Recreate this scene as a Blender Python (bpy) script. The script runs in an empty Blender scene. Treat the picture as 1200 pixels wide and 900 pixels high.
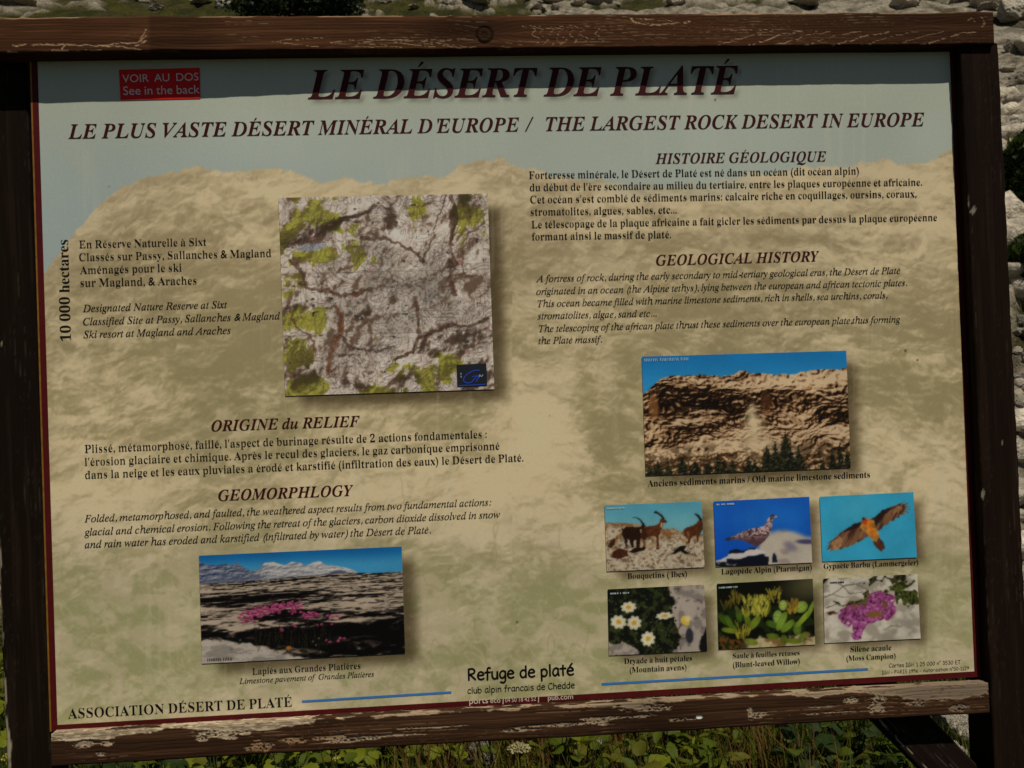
import bpy, bmesh, math, random
import numpy as np
from mathutils import Matrix, Vector
from mathutils.geometry import tessellate_polygon

# ------------------------------------------------------------------ camera
C = bpy.context.scene.collection
SC = bpy.context.scene
Z0 = 0.95                      # height of the panel's lower printed edge above the soil
FPX = 1100.0                   # focal length in pixels of a 1200 px wide picture
PITCH, YAW, ROLL, CX, CZ, CD = -0.0104, 0.0710, 0.0353, 0.5013, 0.3965, 1.2253


def _rot():
    a, b, c = PITCH, YAW, ROLL
    ca, sa, cb, sb, cc, s = math.cos(a), math.sin(a), math.cos(b), math.sin(b), math.cos(c), math.sin(c)
    Rz = np.array([[cc, -s, 0], [s, cc, 0], [0, 0, 1]])
    Ry = np.array([[cb, 0, sb], [0, 1, 0], [-sb, 0, cb]])
    Rx = np.array([[1, 0, 0], [0, ca, -sa], [0, sa, ca]])
    return Rz @ Rx @ Ry


RM = _rot()
CAM = Vector((CX, -CD, CZ + Z0))
cam_data = bpy.data.cameras.new("camera")
cam_data.sensor_width = 36.0
cam_data.lens = FPX / 1200.0 * 36.0
cam_data.clip_start = 0.05
cam_data.clip_end = 500
cam_data.dof.use_dof = True
cam_data.dof.focus_distance = 1.24
cam_data.dof.aperture_fstop = 18
cam = bpy.data.objects.new("camera", cam_data)
C.objects.link(cam)
_b = [Vector((r[0], -r[2], r[1])) for r in RM]
cam.matrix_world = Matrix(((_b[0].x, _b[1].x, _b[2].x, CAM.x), (_b[0].y, _b[1].y, _b[2].y, CAM.y),
                           (_b[0].z, _b[1].z, _b[2].z, CAM.z), (0, 0, 0, 1)))
SC.camera = cam

# ------------------------------------------------------------------ light
SUN = Vector((0.46, -1.0, 1.85)).normalized()          # direction towards the sun
w = bpy.data.worlds.new("World")
SC.world = w
w.use_nodes = True
nt = w.node_tree
bg = nt.nodes["Background"]
sky = nt.nodes.new("ShaderNodeTexSky")
sky.sky_type = 'NISHITA'
sky.sun_disc = False
sky.sun_elevation = math.asin(SUN.z)
sky.sun_rotation = math.atan2(SUN.x, SUN.y)
sky.altitude = 2000
nt.links.new(sky.outputs[0], bg.inputs[0])
bg.inputs[1].default_value = 0.05
sl = bpy.data.lights.new("sun", 'SUN')
sl.energy = 5.0
sl.angle = math.radians(0.53)
sl.color = (1.0, 0.945, 0.84)
so = bpy.data.objects.new("sun", sl)
C.objects.link(so)
so.rotation_euler = (-SUN).to_track_quat('-Z', 'Y').to_euler()
so.location = (3, -5, 8)
vs = SC.view_settings
vs.view_transform = 'Standard'
vs.look = 'None'
vs.gamma = 1
vs.exposure = -0.70

# ------------------------------------------------------------------ helpers
ALB = 1.8                      # albedo = linear picture colour x this (the picture is exposed dark)


def unproj(px, py, y=0.0):
    """pixel of the 1200x900 picture -> (x, z) on the vertical plane at depth y (z from the panel's lower edge)"""
    d = RM.T @ np.array([px - 600.0, 450.0 - py, -FPX])
    t = (-CD - y) / d[2]
    return CX + t * d[0], CZ + t * d[1]


def ray(px, py):
    d = RM.T @ np.array([px - 600.0, 450.0 - py, -FPX])
    return Vector((d[0], -d[2], d[1])).normalized()


def lin(c):
    c = np.asarray(c, float) / 255.0
    return np.where(c <= 0.04045, c / 12.92, ((c + 0.055) / 1.055) ** 2.4)


def alb(c, k=None):
    return np.clip(lin(c) * (ALB if k is None else k), 0, 0.88)


_T = {}


def _tab(seed):
    if seed not in _T:
        _T[seed] = np.random.RandomState(seed).rand(256, 256).astype(np.float32)
    return _T[seed]


def noise(x, y, seed=0):
    T = _tab(seed).ravel()
    x = np.asarray(x, np.float32)
    y = np.asarray(y, np.float32)
    x0 = np.floor(x)
    y0 = np.floor(y)
    fx, fy = x - x0, y - y0
    fx = fx * fx * (3 - 2 * fx)
    fy = fy * fy * (3 - 2 * fy)
    a = x0.astype(np.int32) & 255
    c = y0.astype(np.int32) & 255
    b = ((a + 1) & 255) << 8
    a = a << 8
    d = (c + 1) & 255
    t0, t1 = T.take(a + c), T.take(a + d)
    t0 = t0 + (T.take(b + c) - t0) * fx
    t1 = t1 + (T.take(b + d) - t1) * fx
    return t0 + (t1 - t0) * fy


def fbm(x, y, oct=4, seed=0, gain=0.5):
    s, a, t = 0, 1.0, 0
    for i in range(oct):
        s = s + a * noise(x * 2 ** i + 17.3 * i, y * 2 ** i + 9.1 * i, seed + i)
        t += a
        a *= gain
    return s / t


def sm(x, a, b):
    t = np.clip((x - a) / (b - a), 0, 1)
    return t * t * (3 - 2 * t)


def mix(col, new, m):
    m = np.asarray(m, float)[..., None]
    return col * (1 - m) + np.asarray(new, float) * m


def inpoly(X, Y, pts):
    r = np.zeros(X.shape, bool)
    n = len(pts)
    for i in range(n):
        x0, y0 = pts[i]
        x1, y1 = pts[(i + 1) % n]
        if y0 == y1:
            continue
        c = ((Y >= y0) != (Y >= y1)) & (X < (x1 - x0) * (Y - y0) / (y1 - y0) + x0)
        r ^= c
    return r


def segd(X, Y, pts):
    d = np.full(X.shape, 1e9)
    for (x0, y0), (x1, y1) in zip(pts[:-1], pts[1:]):
        dx, dy = x1 - x0, y1 - y0
        t = np.clip(((X - x0) * dx + (Y - y0) * dy) / (dx * dx + dy * dy + 1e-12), 0, 1)
        d = np.minimum(d, np.hypot(X - x0 - t * dx, Y - y0 - t * dy))
    return d


def ell(X, Y, cx, cy, rx, ry, ang=0):
    c, s = math.cos(ang), math.sin(ang)
    u, v = (X - cx) * c + (Y - cy) * s, -(X - cx) * s + (Y - cy) * c
    return np.hypot(u / rx, v / ry)


def blur(a, n):
    k = 2 * n + 1
    for _ in range(3):
        for ax in (0, 1):
            p = np.pad(a, [(n + 1, n) if i == ax else (0, 0) for i in (0, 1)], mode='edge').cumsum(ax)
            a = (np.take(p, range(k, p.shape[ax]), ax) - np.take(p, range(0, p.shape[ax] - k), ax)) / k
    return a


# ---- objects
def link(name, me, parent=None, mat=None):
    o = bpy.data.objects.new(name, me)
    C.objects.link(o)
    if parent is not None:
        o.parent = parent
    if mat is not None and me is not None and not me.materials:
        me.materials.append(mat)
    return o


def empty(name, loc, parent=None):
    o = bpy.data.objects.new(name, None)
    o.empty_display_size = 0.05
    o.location = loc
    C.objects.link(o)
    if parent is not None:
        o.parent = parent
    return o


def tag(o, label=None, cat=None, group=None, kind=None):
    for k, v in (('label', label), ('category', cat), ('group', group), ('kind', kind)):
        if v:
            o[k] = v
    return o


def mesh_np(name, V, F, col=None, smooth=False):
    """V (n,3), F (m,3|4) -> mesh; col (n,3) -> point colour attribute 'col'"""
    me = bpy.data.meshes.new(name)
    V = np.asarray(V, np.float32)
    F = np.asarray(F, np.int32)
    k = F.shape[1]
    me.vertices.add(len(V))
    me.vertices.foreach_set('co', V.ravel())
    me.loops.add(F.size)
    me.loops.foreach_set('vertex_index', F.ravel())
    me.polygons.add(len(F))
    me.polygons.foreach_set('loop_start', np.arange(0, F.size, k, dtype=np.int32))
    me.update(calc_edges=True)
    if smooth:
        me.polygons.foreach_set('use_smooth', np.ones(len(F), bool))
    if col is not None:
        a = me.attributes.new('col', 'FLOAT_COLOR', 'POINT')
        c4 = np.ones((len(V), 4), np.float32)
        c4[:, :3] = col
        a.data.foreach_set('color', c4.ravel())
    return me


def gridfaces(nu, nv, wrap=False):
    """vertex (i over u, j over v) has index i*nv+j"""
    i = np.arange(nu - 1)[:, None]
    j = np.arange(nv if wrap else nv - 1)[None, :]
    j2 = (j + 1) % nv
    a, b, c, d = i * nv + j, (i + 1) * nv + j, (i + 1) * nv + j2, i * nv + j2
    return np.stack([a, b, c, d], -1).reshape(-1, 4)


# ---- materials
def mat(name, color=(0.5, 0.5, 0.5), rough=0.7, attr=None, bump=None, spec=0.5, vary=None, coat=0.0):
    """attr: colour attribute; bump: list of (scale xyz, strength, distance); vary: (scale, amount) value noise on colour"""
    m = bpy.data.materials.new(name)
    m.use_nodes = True
    t = m.node_tree
    b = t.nodes['Principled BSDF']
    b.inputs['Roughness'].default_value = rough
    b.inputs['Specular IOR Level'].default_value = spec
    b.inputs['Coat Weight'].default_value = coat
    tc = t.nodes.new('ShaderNodeTexCoord')
    src = None
    if attr:
        a = t.nodes.new('ShaderNodeAttribute')
        a.attribute_name = attr
        src = a.outputs['Color']
    else:
        r = t.nodes.new('ShaderNodeRGB')
        r.outputs[0].default_value = (*color, 1)
        src = r.outputs[0]
    if vary:
        n = t.nodes.new('ShaderNodeTexNoise')
        n.inputs['Scale'].default_value = vary[0]
        n.inputs['Detail'].default_value = 5
        t.links.new(tc.outputs['Object'], n.inputs['Vector'])
        mr = t.nodes.new('ShaderNodeMapRange')
        mr.inputs['From Min'].default_value = 0.3
        mr.inputs['From Max'].default_value = 0.7
        mr.inputs['To Min'].default_value = 1 - vary[1]
        mr.inputs['To Max'].default_value = 1 + vary[1]
        t.links.new(n.outputs['Fac'], mr.inputs['Value'])
        mx = t.nodes.new('ShaderNodeVectorMath')
        mx.operation = 'SCALE'
        t.links.new(src, mx.inputs[0])
        t.links.new(mr.outputs[0], mx.inputs['Scale'])
        src = mx.outputs[0]
    t.links.new(src, b.inputs['Base Color'])
    if bump:
        prev = None
        for (s, st, dist) in bump:
            mp = t.nodes.new('ShaderNodeMapping')
            mp.inputs['Scale'].default_value = s
            t.links.new(tc.outputs['Object'], mp.inputs['Vector'])
            n = t.nodes.new('ShaderNodeTexNoise')
            n.inputs['Scale'].default_value = 1
            n.inputs['Detail'].default_value = 4
            t.links.new(mp.outputs[0], n.inputs['Vector'])
            bp = t.nodes.new('ShaderNodeBump')
            bp.inputs['Strength'].default_value = st
            bp.inputs['Distance'].default_value = dist
            t.links.new(n.outputs['Fac'], bp.inputs['Height'])
            if prev is not None:
                t.links.new(prev, bp.inputs['Normal'])
            prev = bp.outputs[0]
        t.links.new(prev, b.inputs['Normal'])
    return m


M_PRINT = mat('printed_panel', attr='col', rough=0.6, spec=0.16, bump=[((900, 900, 900), 0.10, 0.0004), ((6, 6, 6), 0.05, 0.004)], vary=(300, 0.035))
M_PHOTO = mat('printed_picture', attr='col', rough=0.5, spec=0.14, bump=[((900, 900, 900), 0.05, 0.0003)], vary=(420, 0.02))
M_MAROON = mat('maroon_ink', alb((50, 9, 12)), rough=0.6, spec=0.12, vary=(200, .1))
M_BORDER = mat('dark_red_ink', alb((62, 13, 13)), rough=0.6, spec=0.12, vary=(120, .12))
M_GOLD = mat('gold_edge', alb((104, 70, 12)), rough=0.5, vary=(90, .3))
M_INK = mat('black_ink', alb((17, 13, 11)), rough=0.6, spec=0.1, vary=(200, .15))
M_BLACK = mat('solid_black_ink', alb((10, 8, 7)), rough=0.6, spec=0.1, vary=(200, .15))
M_BLUE = mat('blue_ink', alb((42, 98, 150)), rough=0.5, vary=(200, .08))
M_RED = mat('red_sticker', alb((176, 22, 18)), rough=0.5, spec=0.15, vary=(60, .10))
M_STXT = mat('sticker_white', alb((178, 170, 165)), rough=0.5)
M_FTXT = mat('footer_white', alb((165, 150, 135)), rough=0.5)
M_FAINT = mat('faint_credit', alb((150, 165, 160)), rough=0.5)
M_WOOD = mat('weathered_wood', attr='col', rough=0.85, spec=0.07, bump=[((35, 700, 700), 0.35, 0.0006), ((4, 60, 60), 0.2, 0.001)])
M_ALU = mat('panel_core', alb((60, 55, 48)), rough=0.6)
GLYPHS = {
    'B': {
        '0': (279, [[140,-5,-28,3,-24,7,-20,13,-17,17,-13,22,-9,26,-7,29,-4,32,-1,36,1,35,4,32,7,29,9,25,13,21,17,18,20,12,24,8,29,2,27,-2,23,-8,20,-12,16,-18,13,-21,10,-25,7,-29,4,-33,2,-35,-2,-35,-4,-33,-7,-29,-10,-25,-13,-22,-16,-17,-20,-13,-24,-7], [140,28,23,10,14,30,4,30,3,37,1,44,-1,44,-3,37,-4,30,-14,30,-22,10,-24,-10,-13,-30,-5,-30,-3,-37,-1,-44,1,-44,3,-37,5,-30,13,-30]]),
        '1': (279, [[49,0,0,27,41,0,11,1,8,6,4,9,2,16,0,251,-19,-21,-16,-17,-15,-11,-15,-3,-11,2,-9,8,-7,11,-2,16,16,4,18,8,20,10,23,16,35,26,56,0,0,-300,1,-14,4,-10,8,-6,13,-2,40,0,0,-27]]),
        '2': (279, [[18,0,0,52,74,75,19,20,15,19,13,17,14,23,9,23,5,23,2,25,-3,24,-8,17,-12,10,-16,4,-22,-6,-14,-16,-6,-17,-3,-22,-1,-26,-26,3,-21,8,-13,15,-4,24,3,17,9,16,15,14,22,11,17,5,20,3,24,1,34,-2,28,-8,23,-12,16,-17,10,-20,3,-24,-2,-17,-4,-17,-9,-17,-12,-19,-11,-14,-13,-15,-15,-16,-63,-61,-50,-48,117,0,14,2,12,7,9,11,6,15,4,15,30,0,-3,-105]]),
        'A': (325, [[-7,0,0,14,14,2,11,7,9,12,10,21,117,291,13,0,119,-282,11,-24,9,-15,10,-9,14,-3,0,-14,-159,0,0,14,30,5,10,15,-2,10,-6,17,-15,38,-111,0,-18,-46,-3,-9,0,-8,9,-17,27,-5,3,0,0,-14], [85,120,95,0,-48,118]]),
        'B': (330, [[12,0,0,13,21,3,14,8,6,14,3,23,0,214,-1,18,-3,14,-6,9,-8,6,-11,3,-15,2,0,12,152,0,57,-5,41,-15,25,-24,8,-34,-9,-36,-27,-26,-45,-15,54,-18,33,-28,11,-40,-4,-29,-12,-24,-20,-19,-26,-15,-34,-8,-39,-3], [136,188,4,0,34,3,22,12,12,21,4,33,-3,30,-8,20,-16,12,-24,4,-14,-2,-7,-5,-3,-9,-1,-16], [165,18,28,5,18,14,7,14,5,20,1,25,-2,25,-6,19,-10,15,-14,9,-20,6,-25,2,-11,0,0,-123,1,-15,5,-9,9,-5]]),
        'C': (348, [[191,-8,-32,3,-30,7,-27,13,-24,17,-20,21,-16,25,-13,28,-7,31,-2,33,2,33,7,30,13,28,16,25,21,21,24,17,28,12,30,8,32,3,24,-3,27,-6,30,-10,15,-4,15,6,8,17,13,0,0,-117,-13,0,-12,28,-16,25,-19,20,-21,15,-22,9,-24,3,-40,-10,-28,-30,-17,-51,-6,-70,6,-67,19,-47,31,-28,44,-9,20,1,20,5,20,9,18,12,18,16,16,18,14,-13,-28,-32,-33,-23,-38,-14]]),
        'D': (369, [[15,0,0,13,20,3,12,6,6,12,2,22,0,223,-2,24,-8,14,-13,7,-21,3,0,12,154,0,55,-5,46,-15,36,-24,26,-33,15,-42,6,-50,-12,-75,-33,-53,-56,-31,-78,-11], [166,18,29,4,24,13,19,21,13,29,7,39,3,47,-6,66,-18,48,-29,28,-42,10,-16,-2,-9,-6,-4,-11,-1,-17,0,-233,1,-18,4,-11,9,-5]]),
        'E': (329, [[11,0,0,13,22,2,14,7,7,14,2,22,0,217,-2,26,-8,16,-13,7,-21,3,0,12,285,0,0,-101,-11,0,-7,28,-10,21,-16,16,-20,10,-27,6,-33,2,-14,-1,-10,-1,-10,-9,-2,-8,-1,-13,0,-106,8,0,29,4,20,13,9,14,7,19,6,24,12,0,0,-169,-13,0,-4,27,-7,20,-10,14,-14,10,-18,5,-23,2,-2,0,0,-116,2,-15,5,-9,11,-4,18,-1,23,0,20,3,18,5,24,11,19,16,16,22,14,29,14,0,-20,-107]]),
        'F': (301, [[12,0,0,13,21,4,14,8,6,14,3,23,0,217,-3,23,-7,13,-14,7,-21,5,0,12,282,0,0,-101,-12,0,-7,28,-9,21,-15,16,-19,10,-17,4,-20,3,-23,1,-22,-1,-11,-6,-2,-17,0,-113,6,0,28,4,21,13,9,14,7,19,5,24,13,0,0,-170,-13,0,-5,26,-7,21,-9,14,-21,13,-29,5,-5,0,0,-107,1,-16,3,-12,6,-9,10,-5,15,-4,20,-1,0,-13]]),
        'G': (378, [[200,-8,-35,3,-31,7,-29,13,-25,16,-20,21,-17,25,-13,28,-7,31,-2,35,2,33,7,30,13,28,16,24,21,21,24,17,27,12,29,8,32,3,26,-3,28,-6,29,-10,14,-3,13,5,5,7,5,10,14,0,0,-118,-14,0,-12,29,-15,24,-19,20,-21,15,-22,10,-24,3,-40,-10,-28,-30,-17,-50,-5,-70,2,-49,9,-39,14,-32,19,-22,24,-14,28,-4,24,2,15,8,8,14,3,19,0,42,-3,20,-7,12,-15,6,-25,3,0,12,168,0,0,-12,-21,-3,-12,-6,-6,-12,-2,-19,0,-74,-44,-17,-44,-9]]),
        'I': (194, [[10,0,0,13,21,4,15,7,7,12,3,20,0,232,-2,19,-7,11,-14,6,-23,3,0,12,172,0,0,-12,-22,-3,-14,-6,-8,-11,-2,-19,0,-230,1,-14,3,-11,5,-8,8,-5,13,-4,17,-3,0,-13]]),
        'L': (318, [[12,0,0,13,21,3,14,8,6,13,3,23,0,222,-3,21,-7,13,-13,7,-21,4,0,12,174,0,0,-12,-18,-1,-13,-3,-9,-5,-6,-8,-3,-12,-1,-16,0,-220,0,-16,2,-11,11,-12,10,-2,15,0,23,0,20,4,17,5,23,11,18,18,11,16,10,18,9,22,13,0,-19,-115]]),
        'M': (472, [[11,0,0,13,21,3,14,8,7,13,3,22,0,226,-1,14,-2,11,-6,7,-8,5,-12,3,-16,2,0,12,127,0,98,-233,99,233,125,0,0,-12,-21,-4,-13,-8,-7,-13,-2,-20,0,-218,1,-19,3,-13,4,-9,8,-6,11,-3,15,-1,0,-13,-164,0,0,13,15,2,12,4,8,5,5,9,3,12,1,17,0,235,-124,-297,-14,0,-122,290,0,-230,2,-24,8,-14,15,-7,22,-2,0,-13]]),
        'N': (367, [[300,-8,-220,269,0,-202,2,-23,6,-13,14,-7,22,-3,0,-13,-110,0,0,13,15,1,11,3,8,6,5,8,3,12,1,16,0,230,-21,24,-9,10,-13,4,0,12,103,0,174,-213,0,155,-1,16,-2,11,-5,8,-8,5,-12,3,-16,3,0,12,110,0,0,-12,-22,-4,-12,-7,-7,-13,-2,-22,0,-289]]),
        'O': (391, [[194,-8,-24,1,-23,5,-21,8,-21,10,-18,12,-17,15,-14,17,-13,19,-9,21,-8,22,-4,23,-1,25,1,24,4,23,8,22,9,21,13,19,15,17,16,15,19,12,21,11,22,7,24,5,25,1,24,-1,22,-5,22,-7,20,-10,18,-13,17,-14,15,-17,12,-19,10,-20,7,-23,5,-24,1,-24,-1,-25,-5,-23,-7,-22,-10,-21,-13,-19,-14,-17,-17,-15,-19,-12,-21,-10,-22,-8,-23,-5], [197,9,37,10,27,30,16,50,5,71,-2,48,-8,40,-13,31,-18,23,-22,13,-25,5,-38,-10,-27,-30,-16,-50,-5,-70,3,-49,8,-39,13,-32,18,-23,22,-13]]),
        'P': (311, [[12,0,0,13,21,3,14,8,6,13,3,23,0,222,-3,20,-7,14,-13,7,-21,4,0,12,147,0,39,-1,30,-4,22,-6,23,-14,17,-18,11,-23,4,-26,-4,-26,-10,-23,-18,-19,-24,-15,-31,-8,-38,-3,-44,0,0,-93,2,-23,7,-13,13,-8,22,-3,0,-13], [136,171,14,0,32,4,20,13,12,23,4,34,-4,34,-9,24,-18,13,-26,5,-13,-1,-7,-4,-4,-8,-1,-11]]),
        'R': (352, [[12,0,0,13,21,3,14,8,6,13,3,23,0,222,-3,20,-7,14,-13,7,-21,4,0,12,150,0,45,-2,38,-8,29,-12,20,-17,12,-23,5,-28,-9,-37,-25,-27,-42,-18,87,-129,8,-11,7,-8,8,-5,11,-1,2,0,0,-13,-106,0,-102,158,-14,0,0,-98,2,-23,7,-13,13,-8,22,-3,0,-13], [136,174,16,0,33,5,23,13,10,15,6,19,2,24,-7,39,-19,24,-33,8,-16,-2,-10,-4,-4,-11,-1,-17]]),
        'S': (291, [[32,-8,0,126,15,0,9,-34,12,-26,15,-21,18,-14,21,-9,25,-3,25,4,19,12,12,18,5,22,-5,20,-13,18,-22,14,-47,23,-26,15,-22,15,-16,16,-11,17,-7,20,-2,22,3,28,10,25,15,20,21,15,24,9,28,3,15,-1,18,-2,39,-10,7,-2,6,-1,10,4,6,12,13,0,0,-109,-12,0,-9,26,-12,23,-16,18,-18,14,-20,9,-20,3,-23,-3,-18,-10,-11,-16,-4,-19,3,-18,10,-14,16,-13,23,-12,48,-23,27,-14,20,-15,15,-17,10,-17,5,-19,2,-22,-4,-30,-12,-26,-18,-21,-25,-16,-20,-8,-22,-4,-24,-2,-25,2,-12,3,-12,4,-21,6,-10,2,-11,-4,-6,-13]]),
        'T': (315, [[69,0,0,13,22,3,15,7,7,14,3,23,0,263,-5,0,-24,-3,-21,-7,-17,-13,-14,-17,-9,-21,-4,-25,-14,0,0,102,298,0,0,-103,-13,0,-14,48,-31,29,-48,10,-4,0,0,-263,2,-23,8,-14,14,-8,24,-2,0,-13]]),
        'W': (455, [[127,-8,-103,301,-6,15,-7,10,-9,6,-14,3,0,12,147,0,0,-12,-14,-2,-9,-3,-7,-16,1,-13,4,-15,56,-164,58,149,-11,34,-6,14,-8,9,-11,4,-17,3,0,12,156,0,0,-12,-26,-5,-8,-15,1,-8,3,-11,56,-164,50,151,4,16,2,12,-2,10,-6,8,-11,4,-15,2,0,12,90,0,0,-12,-13,-5,-9,-8,-8,-13,-7,-19,-96,-290,-13,0,-84,238,-93,-238]]),
        'a': (256, [[190,-8,-29,9,-12,25,-24,-18,-26,-11,-28,-4,-23,4,-18,12,-11,17,-4,21,4,21,10,18,18,15,26,14,33,14,42,13,0,38,-2,18,-7,12,-12,8,-17,2,-24,-4,-8,-12,7,-13,5,-10,2,-9,-3,-12,-7,-10,-11,-6,-13,-2,-14,2,-11,7,-6,11,-2,14,3,17,9,14,14,13,20,9,23,6,27,2,32,-2,25,-7,18,-10,12,-16,8,-20,2,-25,0,-110,2,-17,7,-4,12,5,6,-10,-17,-16,-19,-9], [113,25,7,1,10,5,9,6,9,10,0,79,-33,-13,-20,-21,-7,-30,6,-28]]),
        'b': (269, [[32,-9,0,298,-1,19,-4,11,-7,5,-14,3,0,12,97,0,0,-131,18,16,20,10,24,3,24,-4,22,-10,18,-18,14,-22,6,-18,4,-20,2,-21,-2,-25,-5,-22,-8,-21,-10,-18,-14,-16,-15,-12,-18,-10,-19,-6,-21,-2,-22,4,-22,9,-21,16,-38,-30], [136,11,22,6,15,20,5,21,3,27,2,34,-2,28,-3,23,-6,17,-14,16,-21,6,-11,-2,-10,-6,-9,-9,-4,-12,0,-129,8,-30]]),
        'c': (219, [[116,-8,-27,4,-24,12,-21,18,-16,25,-7,18,-5,21,-1,22,1,23,5,22,9,19,11,18,14,15,16,12,18,9,20,6,21,2,32,-4,24,-12,15,-18,6,-21,-3,-13,-6,-10,-9,-6,-13,-2,-22,9,-8,26,1,8,0,7,-5,14,-16,5,-24,-9,-14,-27,-4,-45,2,-34,6,-27,10,-22,22,-21,28,-7,26,6,24,19,10,-9,-27,-29,-32,-18]]),
        'd': (275, [[104,-8,-25,4,-21,12,-18,18,-14,24,-6,18,-4,20,-1,22,1,24,4,23,7,20,14,25,20,19,22,12,26,4,21,-3,20,-10,16,-15,0,90,-2,13,-6,8,-11,5,-16,2,0,12,107,0,0,-283,1,-16,3,-10,7,-6,14,-3,0,-13,-29,-2,-32,-5,-36,-9,0,37,-16,-20,-21,-12], [128,21,11,2,11,8,10,11,6,15,0,123,-4,11,-8,10,-12,6,-12,2,-20,-6,-13,-17,-5,-18,-3,-24,-1,-30,0,-29,3,-23,6,-18,12,-17]]),
        'e': (224, [[115,-8,-28,4,-24,12,-20,18,-15,25,-8,20,-4,22,-1,24,1,22,5,21,7,19,16,24,21,19,24,11,28,4,27,-3,22,-10,19,-15,14,-22,9,-26,3,-32,0,-5,-124,0,7,-52,21,-30,34,-10,18,3,18,11,16,18,11,-10,-27,-34,-33,-21], [87,143,63,0,0,17,-2,27,-4,19,-9,11,-15,4,-19,-8,-11,-23,-3,-38]]),
        'f': (159, [[11,0,0,12,11,2,8,2,7,10,1,10,1,19,0,151,-27,0,0,25,27,0,0,32,3,24,8,21,13,16,18,12,22,8,27,2,28,-4,21,-10,13,-16,4,-18,-2,-15,-6,-10,-10,-6,-11,-2,-12,1,-9,6,-6,8,-2,11,1,11,5,11,2,5,1,4,-13,8,-13,-2,-7,-8,-3,-12,-1,-17,0,-60,42,0,0,-25,-42,0,0,-157,2,-19,6,-11,11,-5,20,-2,0,-12]]),
        'g': (244, [[109,-105,-30,2,-25,5,-18,7,-19,16,-6,19,10,22,30,15,-25,18,-8,24,3,17,11,15,18,14,26,13,-33,18,-20,26,-7,32,4,22,10,19,15,16,20,12,25,8,27,2,29,-3,28,-7,62,0,0,-27,-36,0,13,-23,4,-25,-3,-21,-8,-18,-14,-16,-18,-11,-21,-7,-25,-2,-11,0,-11,1,-12,-2,-10,-6,-7,-8,-2,-9,8,-12,22,-4,26,0,24,-1,21,-2,17,-4,19,-8,13,-12,8,-17,2,-21,-4,-22,-10,-19,-18,-15,-25,-11,-31,-7], [117,93,15,4,10,12,5,20,2,28,-2,29,-5,20,-10,11,-15,4,-15,-4,-10,-11,-5,-20,-2,-29,2,-28,5,-20,10,-13], [120,-87,42,5,26,12,8,21,-3,11,-7,7,-14,4,-19,1,-81,0,-13,-12,-4,-16,3,-12,13,-11,20,-7]]),
        'h': (284, [[14,0,0,12,12,2,8,5,4,9,1,14,0,255,-1,13,-4,10,-7,5,-13,3,0,11,96,0,0,-140,20,21,24,13,27,4,36,-9,22,-26,7,-44,0,-116,1,-14,4,-9,7,-5,13,-2,0,-12,-120,0,0,12,3,0,16,7,5,23,0,120,-1,17,-3,13,-8,8,-12,2,-22,-7,-19,-20,0,-133,1,-14,4,-9,7,-5,12,-2,0,-12]]),
        'i': (148, [[75,270,-15,2,-12,8,-8,12,-2,15,2,15,8,12,12,8,15,3,15,-3,12,-8,8,-12,3,-15,-3,-15,-8,-12,-13,-8], [14,0,0,12,12,2,8,5,4,9,1,14,0,146,-1,15,-3,9,-7,5,-13,2,1,12,95,0,0,-189,1,-14,3,-8,7,-6,12,-2,0,-12]]),
        'k': (267, [[13,0,0,12,13,2,8,5,4,9,1,14,0,254,-1,15,-3,9,-7,5,-13,2,1,12,94,0,0,-213,59,59,9,11,4,11,-7,9,-19,3,-3,0,0,12,104,0,0,-12,-28,-7,-24,-18,-39,-38,92,-130,10,-11,12,-3,0,-12,-123,0,0,12,5,0,12,3,4,9,-5,13,-52,73,-11,-10,0,-58,1,-14,4,-8,7,-6,12,-2,0,-12]]),
        'l': (149, [[14,0,0,12,12,2,8,5,4,9,1,14,0,254,-1,14,-3,10,-7,5,-13,2,0,12,96,0,0,-297,1,-14,3,-8,7,-6,12,-2,0,-12]]),
        'm': (413, [[14,0,0,12,12,2,8,5,4,9,1,14,0,147,-1,13,-4,9,-7,6,-13,2,0,12,95,0,0,-34,20,22,23,14,25,4,29,-5,21,-14,12,-23,20,23,25,14,27,5,36,-9,21,-26,7,-44,0,-116,1,-14,4,-9,7,-5,12,-2,0,-12,-118,0,0,12,12,2,7,6,4,9,1,13,0,120,-1,17,-3,13,-8,8,-12,2,-21,-6,-18,-19,0,-135,1,-13,3,-9,7,-6,12,-2,0,-12,-116,0,0,12,11,2,8,6,3,9,2,13,0,120,-2,17,-3,13,-7,7,-12,3,-22,-7,-18,-20,0,-133,1,-13,4,-9,6,-6,12,-2,0,-12]]),
        'n': (284, [[14,0,0,12,12,2,8,5,4,9,1,14,0,147,-1,13,-4,9,-7,6,-13,2,0,12,96,0,0,-32,20,21,24,13,27,4,36,-9,22,-26,7,-44,0,-116,1,-14,4,-9,7,-5,13,-2,0,-12,-120,0,0,12,3,0,16,7,5,23,0,120,-1,17,-3,13,-8,8,-12,2,-22,-7,-19,-20,0,-133,1,-14,4,-9,7,-5,12,-2,0,-12]]),
        'o': (251, [[126,-8,-22,2,-19,6,-18,9,-22,18,-17,25,-8,20,-4,20,-2,23,2,22,4,21,8,20,17,25,22,18,27,12,31,4,31,-4,27,-11,22,-19,17,-24,8,-20,4,-21,2,-23,-2,-24,-4,-21,-8,-19,-17,-24,-22,-19,-27,-12], [126,9,17,5,13,15,3,13,3,19,2,54,-1,39,-3,29,-5,19,-12,15,-17,6,-19,-6,-11,-15,-5,-20,-3,-28,-1,-39,0,-30,2,-24,3,-19,4,-13,12,-15]]),
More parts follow.
